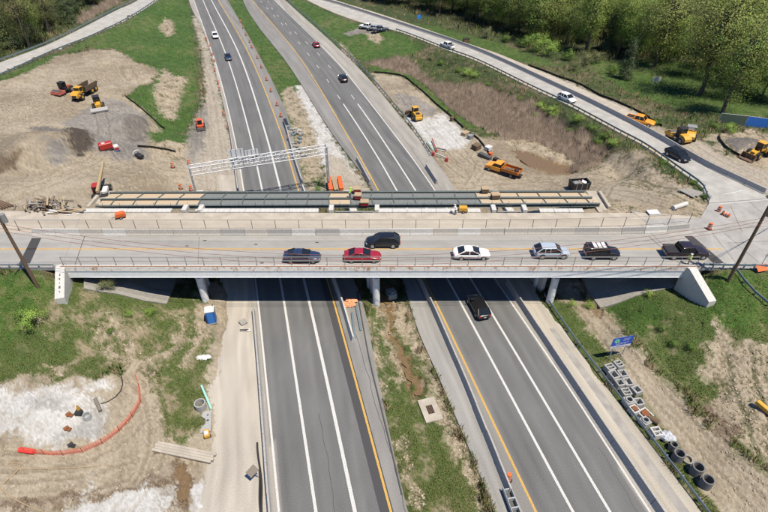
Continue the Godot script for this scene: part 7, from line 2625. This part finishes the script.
func body_mesh(bones: Array, lo: Vector3, hi: Vector3, cell: float, colour: Callable) -> MB:
	var nx := int((hi.x - lo.x) / cell) + 1
	var ny := int((hi.y - lo.y) / cell) + 1
	var nz := int((hi.z - lo.z) / cell) + 1
	var F := PackedFloat32Array()
	F.resize((nx + 1) * (ny + 1) * (nz + 1))
	for k in nz + 1:
		for j in ny + 1:
			for i in nx + 1:
				var p := lo + Vector3(i, j, k) * cell
				var d := 9.0
				for b in bones:
					var e := capsule(p, b[0], b[1], b[2], b[3])
					var h := maxf(.035 - absf(d - e), 0.0) / .035
					d = minf(d, e) - h * h * .00875
				F[(k * (ny + 1) + j) * (nx + 1) + i] = d
	var V := {}
	var m := MB.new()
	m.uc = true
	var id := func(i: int, j: int, k: int) -> int: return (k * (ny + 1) + j) * (nx + 1) + i
	for k in nz:
		for j in ny:
			for i in nx:
				var s := Vector3.ZERO
				var c := 0
				for e in [[0, 0, 0, 1, 0, 0], [0, 1, 0, 1, 1, 0], [0, 0, 1, 1, 0, 1], [0, 1, 1, 1, 1, 1], [0, 0, 0, 0, 1, 0], [1, 0, 0, 1, 1, 0], [0, 0, 1, 0, 1, 1], [1, 0, 1, 1, 1, 1], [0, 0, 0, 0, 0, 1], [1, 0, 0, 1, 0, 1], [0, 1, 0, 0, 1, 1], [1, 1, 0, 1, 1, 1]]:
					var f0 := F[id.call(i + e[0], j + e[1], k + e[2])]
					var f1 := F[id.call(i + e[3], j + e[4], k + e[5])]
					if (f0 < 0) != (f1 < 0):
						var t := f0 / (f0 - f1)
						s += Vector3(i, j, k) + Vector3(e[0], e[1], e[2]).lerp(Vector3(e[3], e[4], e[5]), t)
						c += 1
				if c > 0: V[Vector3i(i, j, k)] = lo + s / c * cell
	var grad := func(p: Vector3) -> Vector3:
		var q := (p - lo) / cell
		var i := clampi(int(q.x), 1, nx - 1)
		var j := clampi(int(q.y), 1, ny - 1)
		var k := clampi(int(q.z), 1, nz - 1)
		return Vector3(F[id.call(i + 1, j, k)] - F[id.call(i - 1, j, k)], F[id.call(i, j + 1, k)] - F[id.call(i, j - 1, k)], F[id.call(i, j, k + 1)] - F[id.call(i, j, k - 1)]).normalized()
	for k in range(1, nz):
		for j in range(1, ny):
			for i in range(1, nx):
				for ax in 3:
					var f0 := F[id.call(i, j, k)]
					var f1 := F[id.call(i + int(ax == 0), j + int(ax == 1), k + int(ax == 2))]
					if (f0 < 0) == (f1 < 0): continue
					var q := []
					for o in [[-1, -1], [0, -1], [0, 0], [-1, 0]]:
						var w := Vector3i(i, j, k)
						w[(ax + 1) % 3] += o[0]
						w[(ax + 2) % 3] += o[1]
						if V.has(w): q.append(V[w])
					if q.size() < 4: continue
					var g0: Array = [grad.call(q[0]), grad.call(q[1]), grad.call(q[2]), grad.call(q[3])]
					m.cur = colour.call((q[0] + q[2]) * .5)
					m.tri(q[0], q[1], q[2], g0[0], g0[1], g0[2])
					m.tri(q[0], q[2], q[3], g0[0], g0[2], g0[3])
	return m

func person(at: Vector3, turn: float, text: String, top: Color, legs: Color, hat: Material, bend: float) -> void:
	var t := thing("person", text, "person", at, turn)
	# -z is forward; bend leans the trunk
	var hipy := .92
	var lean := Vector3(0, cos(bend), -sin(bend))
	var hip := Vector3(0, hipy, 0)
	var neck := hip + lean * .56
	var head := neck + (lean + Vector3(0, .5, -.1)).normalized() * .17
	var B := [[hip, hip + lean * .28, .135, .14], [hip + lean * .28, neck - lean * .05, .145, .12], [neck, head, .055, .06], [head, head + Vector3(0, .05, -.01), .095, .10]]
	var hands := []
	for s in [-1.0, 1.0]:
		var sh := neck + Vector3(s * .17, -.05, 0)
		var el := sh + Vector3(s * .10, -.22, -.10 - .08 * s * bend)
		var wr := el + Vector3(-s * .04, -.10, -.22)
		B.append([sh, el, .06, .05]); B.append([el, wr, .047, .036])
		B.append([wr, wr + Vector3(0, -.02, -.07), .035, .03])
		hands.append([s, wr + Vector3(0, -.02, -.08)])
		var hp := hip + Vector3(s * .09, -.04, 0)
		var kn := Vector3(s * .12, .48, -.07)
		var an := Vector3(s * .13, .09, .02 * s)
		B.append([hp, kn, .088, .065]); B.append([kn, an, .062, .045]); B.append([an, an + Vector3(s * .01, -.04, -.15), .045, .038])
	var skin := Color(.42, .25, .17)
	var m := body_mesh(B, Vector3(-.48, -.04, -.75), Vector3(.48, 1.85, .35), .03, func(p: Vector3) -> Color:
		if p.y < .12: return Color(.06, .04, .03)
		if p.y < hipy + .02 and p.y < hipy - .0: return legs
		if p.distance_to(head) < .14: return skin
		for h in hands:
			if p.distance_to(h[1]) < .11: return skin
		return top)
	for h in hands: # fingers and thumb
		m.cur = skin
		for f in 4:
			var a: Vector3 = h[1] + Vector3((f - 1.5) * .018, 0, -.02)
			var k: Vector3 = a + Vector3(0, -.015, -.035)
			m.cyl(a, k, .009, .009, 6)
			m.cyl(k, k + Vector3(0, -.03, -.012 + f * .002), .009, .007, 6)
		m.cyl(h[1] + Vector3(-h[0] * .03, 0, .02), h[1] + Vector3(-h[0] * .055, -.02, -.03), .011, .009, 6)
	var mt := mat(Color(1, 1, 1), .8)
	mt.vertex_color_use_as_albedo = true
	part(t, "body", m, mt)
	var hm := MB.new()
	var rows := []
	for i in 5:
		var ring := PackedVector3Array()
		var th := PI * .5 * i / 4.0
		for j in 12:
			ring.append(head + Vector3(0, .06, 0) + Vector3(cos(TAU * j / 12) * .13 * cos(th) * 1.0 + .0, .10 * sin(th), sin(TAU * j / 12) * .15 * cos(th) - .0))
		rows.append(ring)
	hm.loft(rows)
	hm.cyl(head + Vector3(0, .055, -.03), head + Vector3(0, .065, -.03), .165, .16, 14)
	part(t, "helmet", hm, hat)

func make_people() -> void:
	person(Vector3(-5.35, 6.845, -68.47), -.6, "person in a bright green vest and blue trousers bending on the steel girder", Color(.42, .68, .06), Color(.08, .11, .20), M.hivis, .45)
	person(Vector3(10.6, 6.97, -63.5), .9, "person in a white shirt leaning beside the orange yellow compressor", Color(.70, .72, .72), Color(.07, .08, .10), M.white, .35)
	person(Vector3(39.55, 7.0, -51.75), 1.2, "person in a yellow green vest standing at the bridge railing's end", Color(.50, .62, .14), Color(.16, .15, .12), M.white, .08)

func _ready() -> void:
	rng.seed = 77
	make_materials()
	make_view()
	read_lines()
	lay_land()
	lay_zones()
	lay_tracks()
	make_ground()
	print("ground ", Time.get_ticks_msec())
	make_roads()
	make_bridge()
	make_new_girders()
	make_barriers()
	make_gantry()
	make_poles()
	make_cars()
	make_machines()
	make_signs()
	make_drums()
	make_precast()
	make_site()
	make_people()
	print("objects ", Time.get_ticks_msec())
	make_trees()
	make_cover()
	print("done ", Time.get_ticks_msec())
